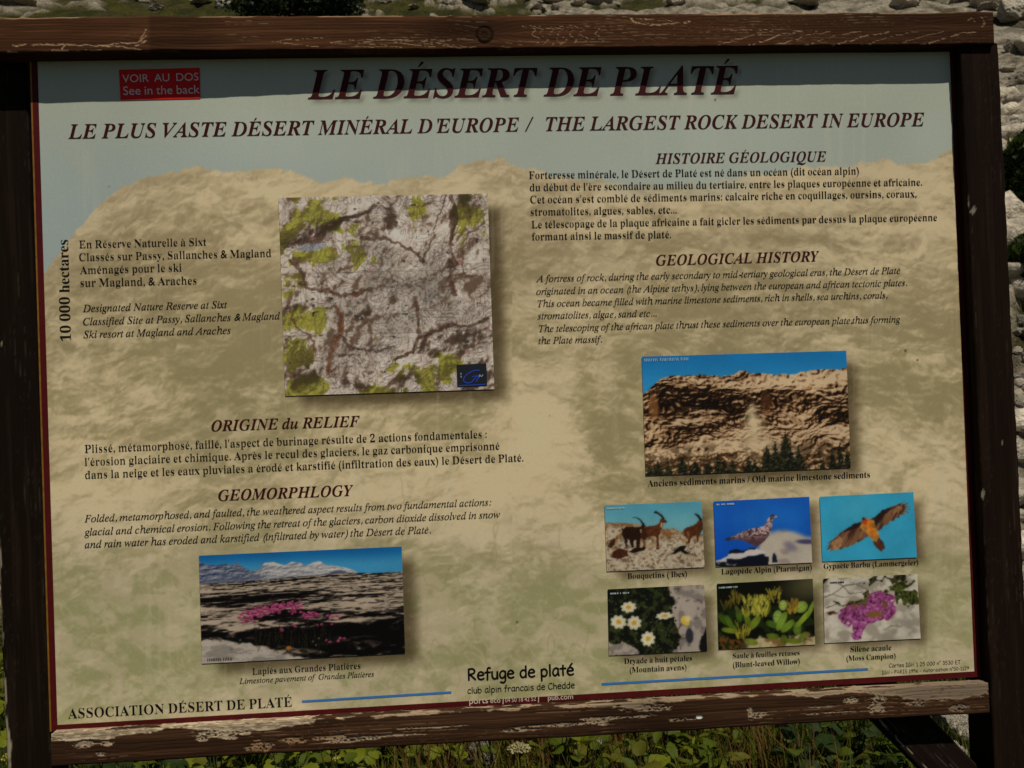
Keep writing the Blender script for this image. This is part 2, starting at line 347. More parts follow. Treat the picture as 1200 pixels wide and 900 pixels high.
        'p': (277, [[13,-104,0,12,10,1,7,4,8,12,1,27,0,229,-1,19,-3,11,-8,5,-12,4,0,11,92,0,0,-35,17,23,21,14,27,5,24,-4,22,-12,18,-18,13,-24,7,-19,3,-20,2,-22,-2,-23,-4,-22,-6,-20,-14,-26,-18,-19,-23,-12,-25,-5,-23,4,-19,11,-17,17,0,-67,1,-18,2,-12,4,-9,7,-6,10,-2,13,-2,0,-12], [146,21,19,6,13,17,6,19,3,23,1,29,-1,28,-3,23,-4,19,-12,16,-20,6,-21,-8,-17,-24,0,-124,15,-22]]),
        'q': (271, [[130,-104,0,12,18,3,11,4,6,9,2,14,0,84,-18,-16,-20,-10,-23,-3,-26,4,-21,11,-19,17,-13,23,-7,18,-4,20,-1,21,2,24,4,23,9,21,10,18,14,15,15,13,27,12,31,5,22,-4,22,-9,21,-15,38,29,8,0,0,-301,1,-14,4,-9,8,-5,13,-2,0,-12], [133,22,11,2,11,6,8,8,4,12,0,130,-9,30,-24,10,-22,-7,-14,-18,-6,-21,-4,-26,-1,-32,1,-29,4,-24,5,-18,14,-17]]),
        'r': (214, [[14,0,0,12,12,2,8,5,4,9,1,14,0,146,-1,15,-3,9,-8,5,-12,2,1,12,93,0,0,-43,14,21,16,15,18,10,17,3,18,-3,13,-8,8,-12,3,-16,-3,-13,-6,-10,-10,-7,-12,-2,-12,1,-8,5,-11,14,-13,8,-11,-4,-9,-10,-8,-16,-2,-21,0,-101,2,-15,5,-8,11,-5,18,-2,0,-12]]),
        's': (214, [[113,-8,-23,3,-25,10,-10,2,-11,-4,-6,-10,-11,0,0,86,13,0,9,-29,16,-21,19,-13,21,-5,16,2,12,7,8,10,2,14,-7,19,-20,15,-36,19,-23,13,-16,16,-10,18,-3,20,5,29,15,24,16,11,19,7,22,3,19,-3,24,-6,6,-1,5,-1,13,11,10,0,0,-73,-12,0,-10,24,-14,17,-16,11,-19,4,-14,-2,-10,-6,-7,-9,-2,-11,2,-11,6,-9,9,-8,14,-7,34,-17,22,-13,15,-15,9,-19,3,-23,-3,-23,-7,-19,-12,-15,-16,-12,-19,-7]]),
        't': (170, [[92,-7,-26,4,-17,11,-10,18,-3,27,0,155,-21,0,0,15,19,18,17,18,15,16,17,22,13,19,12,0,0,-85,47,0,0,-23,-47,0,0,-147,0,-14,3,-9,14,-8,16,6,13,20,12,-7,-19,-31,-24,-19]]),
        'u': (279, [[98,-8,-30,6,-19,15,-9,15,-4,20,-2,24,0,113,-1,15,-4,10,-7,7,-13,2,0,12,97,0,0,-176,1,-12,5,-9,8,-6,12,-1,21,5,17,17,0,136,-1,16,-4,10,-9,6,-15,2,0,12,100,0,0,-179,1,-14,5,-9,8,-5,13,-2,0,-12,-29,-2,-33,-6,-36,-10,0,38,-14,-16,-17,-11,-20,-8]]),
        'v': (228, [[106,-8,-77,193,-7,14,-6,10,-7,7,-11,3,0,12,124,0,0,-12,-6,0,-15,-3,-5,-10,1,-6,41,-109,38,97,4,15,-7,12,-21,4,0,12,75,0,0,-11,-12,-5,-8,-7,-7,-12,-6,-15,-75,-189]]),
        'w': (324, [[91,-8,-78,205,-8,15,-13,7,0,12,111,0,0,-12,-14,-4,-4,-9,1,-8,3,-10,35,-93,33,80,-7,23,-5,10,-4,7,-16,5,0,11,116,0,0,-12,-16,-4,-5,-9,1,-6,1,-5,28,-90,35,86,3,14,-5,10,-7,3,-11,2,0,11,67,0,0,-11,-16,-8,-9,-20,-80,-200,-12,0,-49,155,-62,-155]]),
        'x': (237, [[4,0,0,11,21,11,21,20,46,60,-60,94,-14,16,-15,7,0,12,123,0,0,-12,-16,-3,-5,-7,6,-15,26,-41,30,38,6,9,2,8,-6,8,-7,2,-12,1,0,12,82,0,0,-10,-22,-11,-21,-21,-41,-52,69,-110,9,-11,12,-4,0,-12,-122,0,0,12,17,3,5,8,-2,9,-7,12,-26,41,-30,-39,-8,-12,-2,-8,6,-11,16,-4,3,0,0,-11]]),
        'y': (223, [[39,-105,-17,3,-14,9,-10,13,-3,18,2,12,7,10,9,8,14,2,11,-1,10,-6,6,-8,2,-12,-1,-4,0,-4,9,-8,9,4,12,14,6,10,5,12,5,14,4,15,-78,191,-9,18,-6,9,-15,5,-1,0,0,12,125,0,0,-12,-12,-1,-8,-2,-5,-11,1,-6,2,-8,39,-102,34,91,4,14,1,10,-6,12,-8,2,-12,1,0,12,72,0,0,-12,-9,-3,-8,-7,-6,-12,-7,-16,-72,-199,-13,-31,-12,-22,-12,-16,-13,-10,-15,-6]]),
        'z': (218, [[10,0,0,11,115,203,-29,0,-25,-3,-17,-9,-13,-16,-8,-25,-13,0,4,70,181,0,0,-14,-111,-198,20,0,30,3,22,11,15,18,13,29,12,0,-6,-80]]),
    },
    'I': {
        'A': (345, [[-63,0,2,10,22,3,20,11,19,18,80,93,185,219,10,0,-12,-311,2,-15,7,-10,14,-6,20,-2,-1,-10,-140,0,2,10,4,0,20,2,12,8,7,14,3,24,2,60,-116,0,-13,-6,-37,-45,-19,-25,-6,-15,8,-14,11,-3,16,0,-3,-10], [107,136,109,0,6,137]]),
        'C': (351, [[163,-8,-28,2,-25,6,-23,10,-20,12,-17,17,-13,19,-10,23,-6,25,-2,27,2,24,5,24,8,24,12,24,13,22,17,21,18,19,20,17,21,15,34,17,35,10,35,4,20,-2,23,-4,25,-7,14,-3,9,3,8,9,10,0,-21,-102,-10,0,0,8,0,7,-5,31,-14,24,-23,14,-31,5,-21,-2,-20,-5,-20,-9,-19,-13,-18,-15,-16,-18,-15,-20,-13,-22,-10,-24,-8,-25,-4,-27,-2,-27,3,-34,9,-28,15,-23,19,-17,24,-11,28,-3,43,7,40,21,38,35,10,-9,-22,-23,-21,-19,-23,-15,-24,-10,-26,-6]]),
        'D': (378, [[-27,0,3,10,3,0,20,2,14,7,10,13,8,22,63,233,3,15,1,10,-2,11,-7,7,-12,4,-17,2,3,10,133,0,31,-2,29,-6,26,-9,22,-13,18,-17,15,-20,11,-23,6,-25,3,-28,-2,-27,-6,-26,-9,-24,-13,-24,-15,-21,-19,-20,-22,-18,-25,-15,-27,-12,-29,-9,-32,-5,-34,-2], [127,16,27,2,24,6,23,9,20,12,18,15,16,17,13,20,11,21,9,23,6,23,3,25,2,25,-4,35,-9,28,-15,23,-22,16,-27,10,-33,4,-14,-1,-10,-2,-12,-12,-9,-27,-60,-221,-5,-19,-1,-11,3,-10,9,-6,15,-3]]),
        'F': (302, [[-23,0,3,10,2,0,14,1,11,3,9,5,7,8,5,12,6,16,62,232,3,15,2,10,-3,11,-6,7,-12,4,-18,2,4,10,248,0,-16,-82,-10,0,1,5,0,5,-4,26,-10,17,-19,8,-27,4,-40,0,-17,-2,-9,-3,-9,-12,-9,-34,-22,-86,28,0,23,1,18,3,14,6,12,10,9,13,9,17,10,0,-33,-125,-11,0,2,12,0,13,-2,16,-7,10,-13,5,-24,2,-39,0,-32,-123,-2,-10,-1,-9,2,-12,7,-6,13,-4,20,-2,-1,-9]]),
        'G': (403, [[183,-8,-32,2,-28,6,-26,10,-23,13,-19,17,-15,20,-11,22,-7,25,-2,28,2,24,5,24,8,24,11,23,14,22,16,21,18,19,20,17,21,15,34,16,36,10,39,4,22,-2,22,-4,20,-6,25,-10,13,-3,16,5,6,6,7,10,8,0,-23,-106,-8,0,-6,27,-11,23,-16,18,-20,14,-24,8,-28,3,-30,-3,-28,-10,-26,-16,-24,-22,-20,-27,-17,-31,-13,-34,-7,-33,-3,-32,3,-35,10,-30,17,-24,22,-18,27,-10,32,-4,25,3,23,8,17,13,9,16,18,70,2,10,1,10,-2,10,-8,7,-14,2,-21,3,2,9,144,0,-3,-9,-16,-2,-12,-3,-9,-6,-6,-9,-5,-13,-5,-18,-20,-83,-41,-19,-42,-11]]),
        'L': (334, [[-18,0,2,10,2,0,21,2,14,7,10,13,8,22,62,233,3,15,2,10,-3,11,-6,7,-12,4,-17,2,2,10,138,0,-4,-9,-19,-3,-14,-7,-10,-13,-8,-21,-60,-224,-5,-21,-2,-10,2,-10,6,-6,11,-3,18,-1,35,0,24,0,22,3,18,3,22,10,19,15,17,21,17,28,10,0,-33,-98]]),
        'M': (439, [[-27,0,3,10,15,1,12,3,8,5,8,8,5,11,6,16,65,233,3,14,2,11,-3,11,-6,7,-12,4,-17,2,3,10,93,0,36,-265,176,265,95,0,-3,-10,-4,0,-19,-2,-13,-7,-10,-14,-8,-21,-62,-232,-3,-15,-2,-11,2,-11,7,-7,12,-4,17,-2,-2,-10,-137,0,2,9,14,1,12,4,8,5,8,10,6,14,6,19,62,230,-195,-292,-7,0,-39,293,-60,-216,-6,-24,-1,-17,2,-13,6,-7,12,-4,18,-2,-3,-10]]),
        'N': (373, [[252,-8,-137,286,-59,-216,-4,-17,-1,-13,2,-11,7,-6,12,-3,19,-2,-3,-10,-113,0,2,10,21,2,15,7,10,13,8,22,66,239,1,5,1,6,-3,11,-7,11,-11,7,-14,3,-3,0,2,10,73,0,127,-265,55,203,4,18,2,12,-3,11,-7,6,-12,3,-19,2,3,10,113,0,-3,-10,-14,-1,-11,-2,-10,-5,-7,-8,-6,-12,-5,-16,-82,-300]]),
        'P': (300, [[-25,0,2,10,3,0,20,2,14,7,9,13,8,22,63,233,3,14,1,11,-2,11,-7,7,-11,4,-17,2,2,10,136,0,58,-9,35,-25,12,-43,-4,-29,-13,-25,-13,-14,-16,-12,-20,-10,-22,-8,-24,-4,-27,-1,-46,0,-9,-6,-30,-112,-1,-7,-1,-7,3,-12,8,-7,13,-3,21,-2,-3,-10], [144,181,31,2,26,8,20,14,15,18,9,22,3,26,-4,27,-12,19,-21,10,-29,4,-13,-1,-9,-4,-6,-9,-6,-15,-28,-106,-1,-8,4,-6,7,-1]]),
        'R': (335, [[-25,0,2,10,3,0,20,2,14,8,10,13,8,21,62,233,3,14,1,11,-2,11,-7,7,-11,4,-17,2,2,10,147,0,32,-2,26,-7,21,-11,14,-15,9,-18,3,-22,-11,-42,-33,-32,-55,-22,46,-111,11,-24,11,-17,12,-10,16,-3,2,0,-3,-10,-77,0,-69,170,-11,0,-23,1,-17,1,-29,-106,-4,-19,-2,-13,2,-12,7,-7,11,-4,16,-1,6,0,-3,-10], [151,186,31,3,27,7,21,13,16,17,9,20,3,25,-8,32,-24,20,-39,7,-11,-1,-9,-2,-12,-9,-4,-9,-4,-12,-29,-109,15,-1]]),
        'S': (274, [[114,-7,-22,2,-24,4,-25,9,-6,2,-6,0,-12,-4,-8,-12,-9,0,17,115,10,0,2,-30,8,-25,12,-20,16,-14,19,-9,23,-3,18,2,16,7,13,11,11,14,6,17,3,19,-2,13,-4,13,-7,13,-9,13,-17,20,-22,23,-17,17,-13,17,-9,14,-8,21,-2,21,3,25,9,22,15,18,20,14,24,9,28,3,23,-2,11,-2,10,-3,16,-5,8,-2,11,3,8,9,10,0,-16,-101,-8,0,-3,26,-5,22,-10,17,-20,16,-27,6,-24,-4,-18,-12,-12,-18,-4,-24,2,-15,8,-16,11,-16,14,-16,22,-24,24,-26,16,-22,9,-24,3,-27,-4,-27,-10,-25,-17,-20,-22,-16,-27,-10]]),
        'T': (312, [[37,0,2,10,4,0,16,1,13,3,10,7,8,10,7,15,7,21,66,244,2,9,-14,8,-13,0,-29,-2,-22,-4,-18,-9,-13,-12,-11,-17,-8,-22,-11,1,22,83,288,0,-16,-85,-9,0,0,8,0,8,-3,23,-9,16,-19,9,-29,3,-21,0,-10,-3,-5,-10,-67,-246,-6,-22,-1,-15,2,-11,8,-6,13,-4,21,-1,5,0,-3,-10]]),
        'a': (255, [[37,-6,-17,3,-14,11,-8,17,-3,23,2,27,6,28,11,28,14,26,18,25,21,22,23,18,23,10,24,4,24,-7,12,-20,7,21,38,0,-46,-163,-5,-20,-2,-14,9,-7,14,8,22,26,7,-6,-26,-34,-24,-19,-21,-7,-16,6,-5,17,2,15,6,23,9,33,-19,-29,-17,-24,-17,-18,-26,-17], [61,25,12,2,13,9,14,12,13,17,13,19,12,21,10,22,8,23,5,22,2,20,-6,23,-19,8,-24,-7,-22,-18,-14,-19,-12,-22,-11,-26,-7,-21,-4,-19,-3,-19,-1,-17,5,-23]]),
        'b': (254, [[61,-6,-27,3,-20,7,-13,11,-5,12,2,11,68,263,3,15,0,9,-5,11,-7,2,-11,1,-8,0,2,9,30,3,22,6,15,4,9,2,5,-5,-44,-171,25,27,28,16,29,6,28,-6,22,-14,14,-24,5,-30,-2,-20,-4,-20,-8,-20,-10,-19,-12,-18,-15,-17,-16,-15,-18,-13,-19,-11,-21,-8,-21,-5], [71,7,27,6,27,17,16,16,14,20,12,23,9,24,6,22,2,22,-4,23,-9,17,-14,10,-18,4,-24,-5,-21,-17,-13,-17,-11,-22,-8,-26,-21,-74,-3,-12,-1,-9,8,-17]]),
        'c': (222, [[74,-6,-31,6,-24,17,-11,17,-6,22,-3,25,3,25,7,24,11,24,16,23,18,19,22,17,23,12,25,8,25,3,20,-3,16,-8,10,-12,4,-14,-2,-12,-5,-9,-8,-6,-10,-2,-17,5,-5,15,2,9,6,9,2,4,2,4,-4,5,-13,2,-26,-6,-24,-15,-15,-16,-13,-18,-10,-22,-9,-23,-4,-22,-2,-21,3,-26,10,-20,15,-13,19,-4,26,5,26,15,27,24,8,-8,-35,-33,-34,-19]]),
        'd': (264, [[46,-6,-22,4,-17,12,-10,19,-4,26,3,25,8,27,8,18,9,19,12,18,12,17,14,15,15,14,17,12,18,9,17,5,17,2,24,-5,14,-12,22,91,2,7,0,8,-5,11,-8,2,-11,1,-7,0,2,9,29,3,23,6,15,4,9,2,5,-5,-1,-5,-1,-4,-76,-289,-3,-15,-2,-12,12,-10,17,9,25,28,8,-6,-15,-19,-13,-15,-12,-11,-17,-11,-17,-4,-20,6,-6,20,2,16,4,21,8,27,-17,-28,-17,-23,-17,-17,-26,-16], [68,21,13,2,14,9,14,14,14,18,13,20,12,22,10,23,8,23,5,21,2,20,-2,13,-5,10,-8,6,-10,2,-25,-6,-25,-18,-15,-19,-14,-22,-13,-26,-10,-28,-6,-25,-2,-22,2,-16,6,-11,9,-8]]),
        'e': (214, [[66,-5,-29,5,-21,16,-11,15,-6,19,-2,23,2,25,8,25,12,25,15,24,19,21,22,18,23,14,24,8,24,3,19,-3,15,-7,9,-12,3,-16,-4,-20,-12,-19,-21,-18,-29,-15,-36,-12,-44,-8,-3,-18,-1,-15,5,-30,16,-18,26,-6,24,5,25,13,27,24,7,-8,-16,-18,-17,-15,-16,-11,-27,-11], [48,118,31,6,25,10,21,14,15,16,9,18,3,20,-4,15,-14,5,-16,-3,-16,-10,-16,-17,-15,-21,-13,-25]]),
        'f': (148, [[-36,-114,-13,2,-10,6,-7,9,-2,10,5,17,13,5,13,-4,4,-12,-2,-8,-2,-6,6,-5,13,5,10,14,10,26,8,36,43,230,-48,0,4,16,47,0,6,27,9,32,13,27,16,21,19,16,20,9,22,4,18,-3,14,-8,9,-11,3,-14,-6,-17,-18,-6,-14,5,-4,15,0,5,2,4,2,6,-4,7,-10,3,-18,-7,-14,-21,-10,-35,-13,-59,59,0,-3,-16,-59,0,-20,-99,-8,-40,-9,-35,-8,-31,-8,-28,-9,-23,-8,-19,-19,-28,-20,-16]]),
        'g': (213, [[47,-114,-25,2,-20,5,-18,9,-17,19,-6,23,8,27,21,25,37,22,-17,11,-5,14,2,9,9,10,28,28,-20,15,-12,18,-4,22,3,24,11,22,16,18,22,15,25,10,28,3,19,-2,22,-6,18,-7,11,-2,33,0,0,-22,-35,0,3,-11,1,-11,-4,-25,-10,-22,-17,-18,-21,-14,-24,-9,-27,-3,-21,1,-12,-11,-4,-10,10,-13,29,-11,24,-9,20,-8,16,-10,17,-18,5,-26,-4,-23,-11,-21,-17,-17,-24,-13,-19,-5,-21,-4], [83,96,15,3,14,10,12,14,10,19,6,21,2,23,-2,16,-7,13,-10,7,-13,3,-15,-3,-14,-10,-13,-14,-10,-19,-6,-21,-2,-22,8,-30], [56,-99,42,6,25,18,8,30,-2,12,-7,10,-11,8,-13,8,-28,11,-31,10,-26,-19,-15,-20,-5,-23,7,-28,21,-17]]),
        'h': (300, [[227,-5,-19,3,-15,11,-9,15,-3,21,2,28,8,40,11,52,6,26,2,20,-6,22,-17,8,-20,-5,-19,-12,-19,-21,-17,-26,-13,-25,-7,-24,-27,-128,-46,0,65,309,4,27,-9,17,-26,6,-4,0,5,21,92,0,-20,-92,-9,-41,-11,-42,6,0,28,38,31,22,33,8,30,-7,18,-18,6,-31,-3,-22,-6,-33,-13,-59,-5,-28,-2,-24,4,-18,14,-6,15,2,17,9,9,-14,-22,-16,-20,-10]]),
        'i': (132, [[91,293,-9,2,-9,6,-6,8,-1,10,1,9,6,9,9,6,9,2,10,-2,8,-6,6,-9,2,-9,-2,-11,-5,-8,-9,-5], [25,-6,-19,7,-6,21,3,18,6,24,32,116,2,9,2,8,-8,13,-10,3,-14,1,2,9,33,4,24,4,20,5,6,-6,-1,-5,-1,-4,-49,-162,-4,-20,3,-11,8,-4,18,10,25,28,7,-7,-28,-34,-26,-20]]),
        'k': (252, [[162,-6,-13,4,-9,9,-10,16,-10,24,-30,73,-32,-24,-27,-96,-41,0,87,309,2,15,-6,12,-8,2,-12,1,-7,0,3,10,32,4,23,5,14,4,8,1,5,-6,-3,-10,-66,-230,83,62,19,17,7,13,-6,7,-18,3,4,9,100,0,-2,-9,-2,0,-19,-4,-21,-9,-24,-16,-61,-46,38,-90,4,-10,6,-9,15,-8,17,8,22,24,8,-8,-19,-25,-18,-17,-18,-11]]),
        'l': (128, [[24,-6,-11,2,-8,5,-5,8,-2,11,4,20,8,34,63,233,3,15,-7,16,-10,2,-15,2,1,9,32,4,23,4,22,4,6,-5,-3,-11,-78,-285,-4,-16,-1,-9,9,-11,16,8,24,27,8,-7,-14,-19,-14,-15,-13,-11,-19,-11]]),
        'm': (410, [[305,-6,-19,8,-6,21,2,16,4,19,30,105,3,16,2,11,-4,11,-11,4,-14,-4,-15,-9,-18,-16,-17,-20,-12,-16,-11,-18,-11,-20,-11,-24,-10,-24,-9,-27,-8,-27,-39,0,44,151,6,23,2,18,-4,9,-10,4,-10,-3,-13,-6,-14,-11,-16,-14,-16,-17,-15,-21,-11,-18,-10,-19,-9,-21,-8,-23,-17,-52,-40,0,47,158,6,23,3,15,-8,14,-10,2,-15,2,2,9,32,3,23,5,15,3,7,2,5,-6,-1,-5,-1,-4,-27,-89,36,45,33,32,31,20,28,6,23,-7,7,-22,-2,-16,-4,-23,-8,-30,33,43,31,31,30,18,28,6,23,-7,7,-23,-2,-17,-5,-22,-32,-117,-2,-6,0,-6,9,-11,8,2,9,8,10,12,13,17,7,-8,-25,-35,-24,-21]]),
        'n': (271, [[166,-7,-11,2,-8,6,-5,8,-1,12,2,15,6,28,12,41,11,40,6,28,3,16,-4,12,-9,4,-11,-3,-12,-6,-13,-10,-13,-13,-14,-15,-13,-17,-13,-18,-10,-17,-13,-28,-12,-35,-12,-43,-41,0,49,165,4,18,2,13,-6,13,-9,2,-14,1,-4,0,2,9,35,5,25,5,22,5,2,-2,0,-5,-30,-97,25,32,23,25,23,20,21,14,19,9,16,3,22,-7,7,-21,-2,-20,-5,-21,-29,-100,-5,-18,-1,-11,10,-12,17,11,22,32,8,-6,-24,-38,-25,-23]]),
        'o': (261, [[79,-6,-24,2,-19,8,-17,12,-12,17,-8,20,-2,23,3,28,10,29,10,18,12,17,14,16,15,15,17,12,17,11,28,10,27,4,24,-3,20,-7,17,-13,12,-16,8,-20,3,-23,-3,-26,-8,-25,-13,-25,-16,-23,-20,-21,-22,-17,-24,-13,-25,-7], [84,9,20,3,20,12,17,17,16,23,14,25,10,27,6,27,3,26,-5,30,-14,18,-24,6,-24,-6,-24,-18,-16,-17,-13,-21,-12,-24,-9,-26,-6,-25,-1,-24,2,-23,9,-17,13,-10]]),
        'p': (254, [[-72,-111,3,9,20,3,13,5,8,12,6,17,63,240,2,11,2,9,-6,14,-10,2,-17,2,3,9,32,4,23,4,14,4,8,1,5,-4,-1,-8,-12,-37,27,27,28,17,30,6,25,-5,19,-13,12,-22,4,-28,-1,-20,-5,-20,-7,-20,-10,-20,-11,-19,-14,-18,-15,-16,-16,-14,-18,-11,-28,-12,-29,-4,-21,3,-17,7,-15,-65,-5,-24,10,-14,11,-3,19,-1,-2,-8], [75,7,21,4,20,11,18,17,17,22,13,26,11,27,7,28,3,28,-3,18,-7,14,-11,8,-15,3,-25,-6,-23,-19,-13,-19,-11,-22,-9,-26,-18,-73,-2,-10,-1,-8,7,-17]]),
        'r': (167, [[-10,0,44,156,6,22,2,15,-7,15,-10,2,-15,2,1,9,33,6,23,4,21,5,5,-7,-26,-95,35,56,30,34,23,12,16,-7,4,-8,2,-10,-3,-13,-5,-10,-9,-7,-11,-2,-15,6,-7,15,-30,-37,-26,-46,-22,-54,-18,-63]]),
        's': (185, [[58,-6,-19,1,-15,4,-11,4,-8,2,-12,-8,-9,0,10,82,9,0,4,-31,11,-22,15,-14,20,-4,16,2,13,10,9,13,3,18,-4,18,-12,20,-16,20,-15,21,-7,12,-6,12,-3,11,-1,12,4,23,13,19,20,12,25,5,18,-2,14,-3,11,-5,9,-1,12,9,8,0,-10,-74,-8,0,-9,35,-16,21,-24,7,-11,-3,-10,-6,-6,-9,-2,-11,4,-18,14,-21,16,-20,14,-20,7,-12,5,-12,4,-13,2,-12,-3,-19,-7,-17,-12,-15,-15,-11,-18,-8]]),
        't': (139, [[25,-6,-18,6,-6,20,1,13,3,13,44,165,-34,0,1,10,31,12,28,23,26,36,12,0,-19,-65,42,0,-4,-16,-42,0,-41,-153,-3,-14,-1,-10,9,-11,15,9,24,27,7,-8,-26,-32,-25,-19]]),
        'u': (271, [[34,-6,-13,2,-10,7,-6,11,-2,14,3,23,8,35,24,84,3,14,1,14,-7,13,-10,2,-15,1,2,9,32,5,23,4,22,4,6,-4,0,-5,-2,-7,-40,-140,-7,-25,-2,-15,4,-12,11,-4,15,4,18,13,20,19,20,26,13,19,12,22,12,24,10,26,9,26,7,27,39,0,-44,-161,-5,-21,-1,-13,10,-11,18,10,23,28,7,-6,-25,-35,-25,-20,-26,-7,-19,7,-6,19,1,18,6,23,16,53,-25,-37,-23,-30,-21,-23,-21,-17,-20,-10]]),
        'v': (221, [[46,-6,-8,133,-5,45,-3,15,-3,11,-11,11,-17,4,-4,0,2,10,24,4,18,4,12,3,8,1,7,-11,6,-31,4,-53,6,-96,21,22,19,21,16,20,15,20,19,31,7,20,-7,11,-11,12,-5,14,6,15,8,5,9,1,10,-2,7,-6,5,-10,2,-13,-5,-27,-16,-32,-27,-38,-36,-44,-63,-70]]),
        'w': (332, [[36,-6,-3,136,-2,44,-3,15,-3,11,-10,11,-15,4,-3,0,1,9,25,4,17,4,12,3,8,1,6,-12,4,-36,2,-60,1,-60,105,168,8,0,19,-183,36,42,15,19,12,17,10,15,9,18,3,15,-10,14,-7,10,-3,11,6,16,16,6,9,-3,7,-6,5,-10,2,-13,-7,-31,-21,-39,-33,-47,-75,-93,-8,0,-18,171,-108,-171]]),
        'x': (208, [[115,-6,-12,2,-9,7,-7,14,-7,27,-10,46,-35,-50,-15,-19,-14,-14,-14,-9,-16,-3,-16,6,-6,16,6,15,14,6,12,-3,13,-4,11,4,12,13,45,62,-15,73,-5,13,-6,10,-8,5,-12,2,-12,-1,-11,-1,1,9,27,4,21,6,15,4,10,2,7,-4,5,-11,14,-67,34,48,19,23,12,7,15,3,17,-6,6,-14,-5,-15,-14,-5,-14,3,-6,3,-4,0,-11,-5,-8,-9,-15,-20,-23,-32,15,-70,5,-17,4,-12,13,-10,17,10,23,28,7,-8,-26,-34,-24,-21]]),
        'y': (201, [[-33,-114,-10,1,-8,5,-7,15,6,14,16,6,13,-4,16,-4,14,7,19,22,33,47,-26,136,-6,30,-5,21,-6,14,-8,10,-11,6,-15,2,2,9,22,3,18,5,13,3,10,2,7,-11,9,-33,12,-59,17,-90,36,60,21,36,9,20,4,15,-4,11,-8,9,-8,6,-5,15,6,14,17,6,10,-2,8,-6,6,-11,2,-13,-4,-23,-10,-29,-17,-33,-24,-42,-32,-50,-35,-51,-17,-24,-18,-21,-17,-18,-17,-14,-14,-9]]),
    },
    'J': {
        'A': (312, [[-51,0,0,13,22,5,19,18,251,308,14,0,-12,-278,0,-7,5,-25,15,-16,26,-5,0,-13,-156,0,0,13,22,5,13,11,6,16,3,20,1,40,-106,0,-35,-45,-12,-18,-4,-12,8,-12,24,-5,0,-13], [89,125,90,0,5,119]]),
        'C': (328, [[151,-9,-27,2,-25,6,-21,9,-19,12,-15,15,-13,18,-9,21,-5,23,-2,26,1,24,4,24,7,24,10,24,11,22,14,21,16,19,17,17,20,15,31,18,33,10,35,4,22,-2,24,-3,27,-6,9,-2,7,-1,10,3,8,11,14,0,-22,-115,-14,1,-2,29,-6,24,-10,19,-22,18,-29,6,-23,-3,-21,-10,-21,-15,-19,-23,-17,-28,-16,-34,-12,-38,-8,-36,-2,-34,2,-26,8,-23,12,-18,15,-13,20,-8,23,-3,37,7,35,21,31,36,14,-11,-28,-34,-33,-24,-36,-14]]),
        'D': (360, [[-25,0,0,12,14,0,11,3,9,6,7,9,7,14,6,20,57,211,3,13,1,11,-3,11,-5,7,-11,4,-16,3,0,12,133,0,69,-9,49,-26,30,-44,10,-61,-2,-27,-6,-25,-9,-25,-12,-24,-16,-22,-19,-20,-22,-17,-22,-14,-24,-10,-28,-7,-21,-3,-23,-1,-26,-1], [126,16,21,1,20,6,19,9,17,13,16,15,13,18,12,20,10,22,8,24,6,25,3,26,2,27,-9,55,-26,33,-43,11,-14,-2,-9,-5,-6,-8,-4,-13,-63,-235,-2,-12,-1,-9,1,-10,5,-7,10,-3]]),
        'E': (328, [[-25,0,0,12,14,0,11,3,9,6,7,9,7,14,6,20,57,211,3,13,1,11,-3,11,-5,7,-11,4,-16,3,0,12,267,0,-19,-94,-14,0,0,4,-2,24,-7,19,-12,14,-17,9,-23,6,-27,2,-12,-1,-9,-1,-10,-7,-6,-15,-29,-109,14,0,24,1,19,4,14,6,12,10,11,14,9,18,13,0,-36,-138,-11,0,1,9,0,10,-4,23,-10,15,-19,8,-27,3,-7,0,-7,-1,-31,-114,-3,-13,-2,-9,7,-12,10,-3,16,-1,23,1,21,2,19,5,24,10,22,16,14,14,13,17,13,20,13,0,-29,-102]]),
        'F': (306, [[-25,0,0,12,14,0,11,3,9,6,7,9,7,14,6,20,57,211,3,13,1,13,-3,10,-6,7,-11,4,-15,2,0,12,263,0,-20,-95,-14,0,0,7,-5,32,-16,22,-17,9,-23,6,-28,2,-13,-1,-8,-4,-5,-7,-4,-12,-30,-110,8,-1,7,0,29,3,24,10,17,17,13,24,13,0,-35,-137,-11,0,1,8,0,9,-2,19,-5,13,-9,9,-13,6,-18,3,-24,1,-29,-108,-3,-15,-1,-11,2,-10,6,-7,10,-4,17,-2,0,-12]]),
        'G': (372, [[165,-9,-44,5,-37,12,-29,21,-22,28,-13,34,-4,40,1,24,4,24,7,23,10,22,12,22,15,20,17,18,18,16,22,15,25,12,26,10,27,6,28,2,15,-1,17,-2,18,-4,20,-5,14,-2,9,3,7,11,13,0,-22,-109,-14,0,-2,27,-7,23,-11,18,-24,17,-31,6,-23,-4,-21,-9,-21,-16,-19,-22,-18,-28,-16,-34,-12,-37,-8,-36,-2,-33,2,-29,8,-24,13,-19,17,-14,21,-9,26,-2,22,2,15,8,11,14,7,20,14,53,3,15,1,10,-2,10,-6,7,-12,3,-17,1,0,12,141,0,0,-12,-4,0,-14,-3,-8,-8,-6,-14,-5,-17,-23,-89,-41,-17,-43,-11]]),
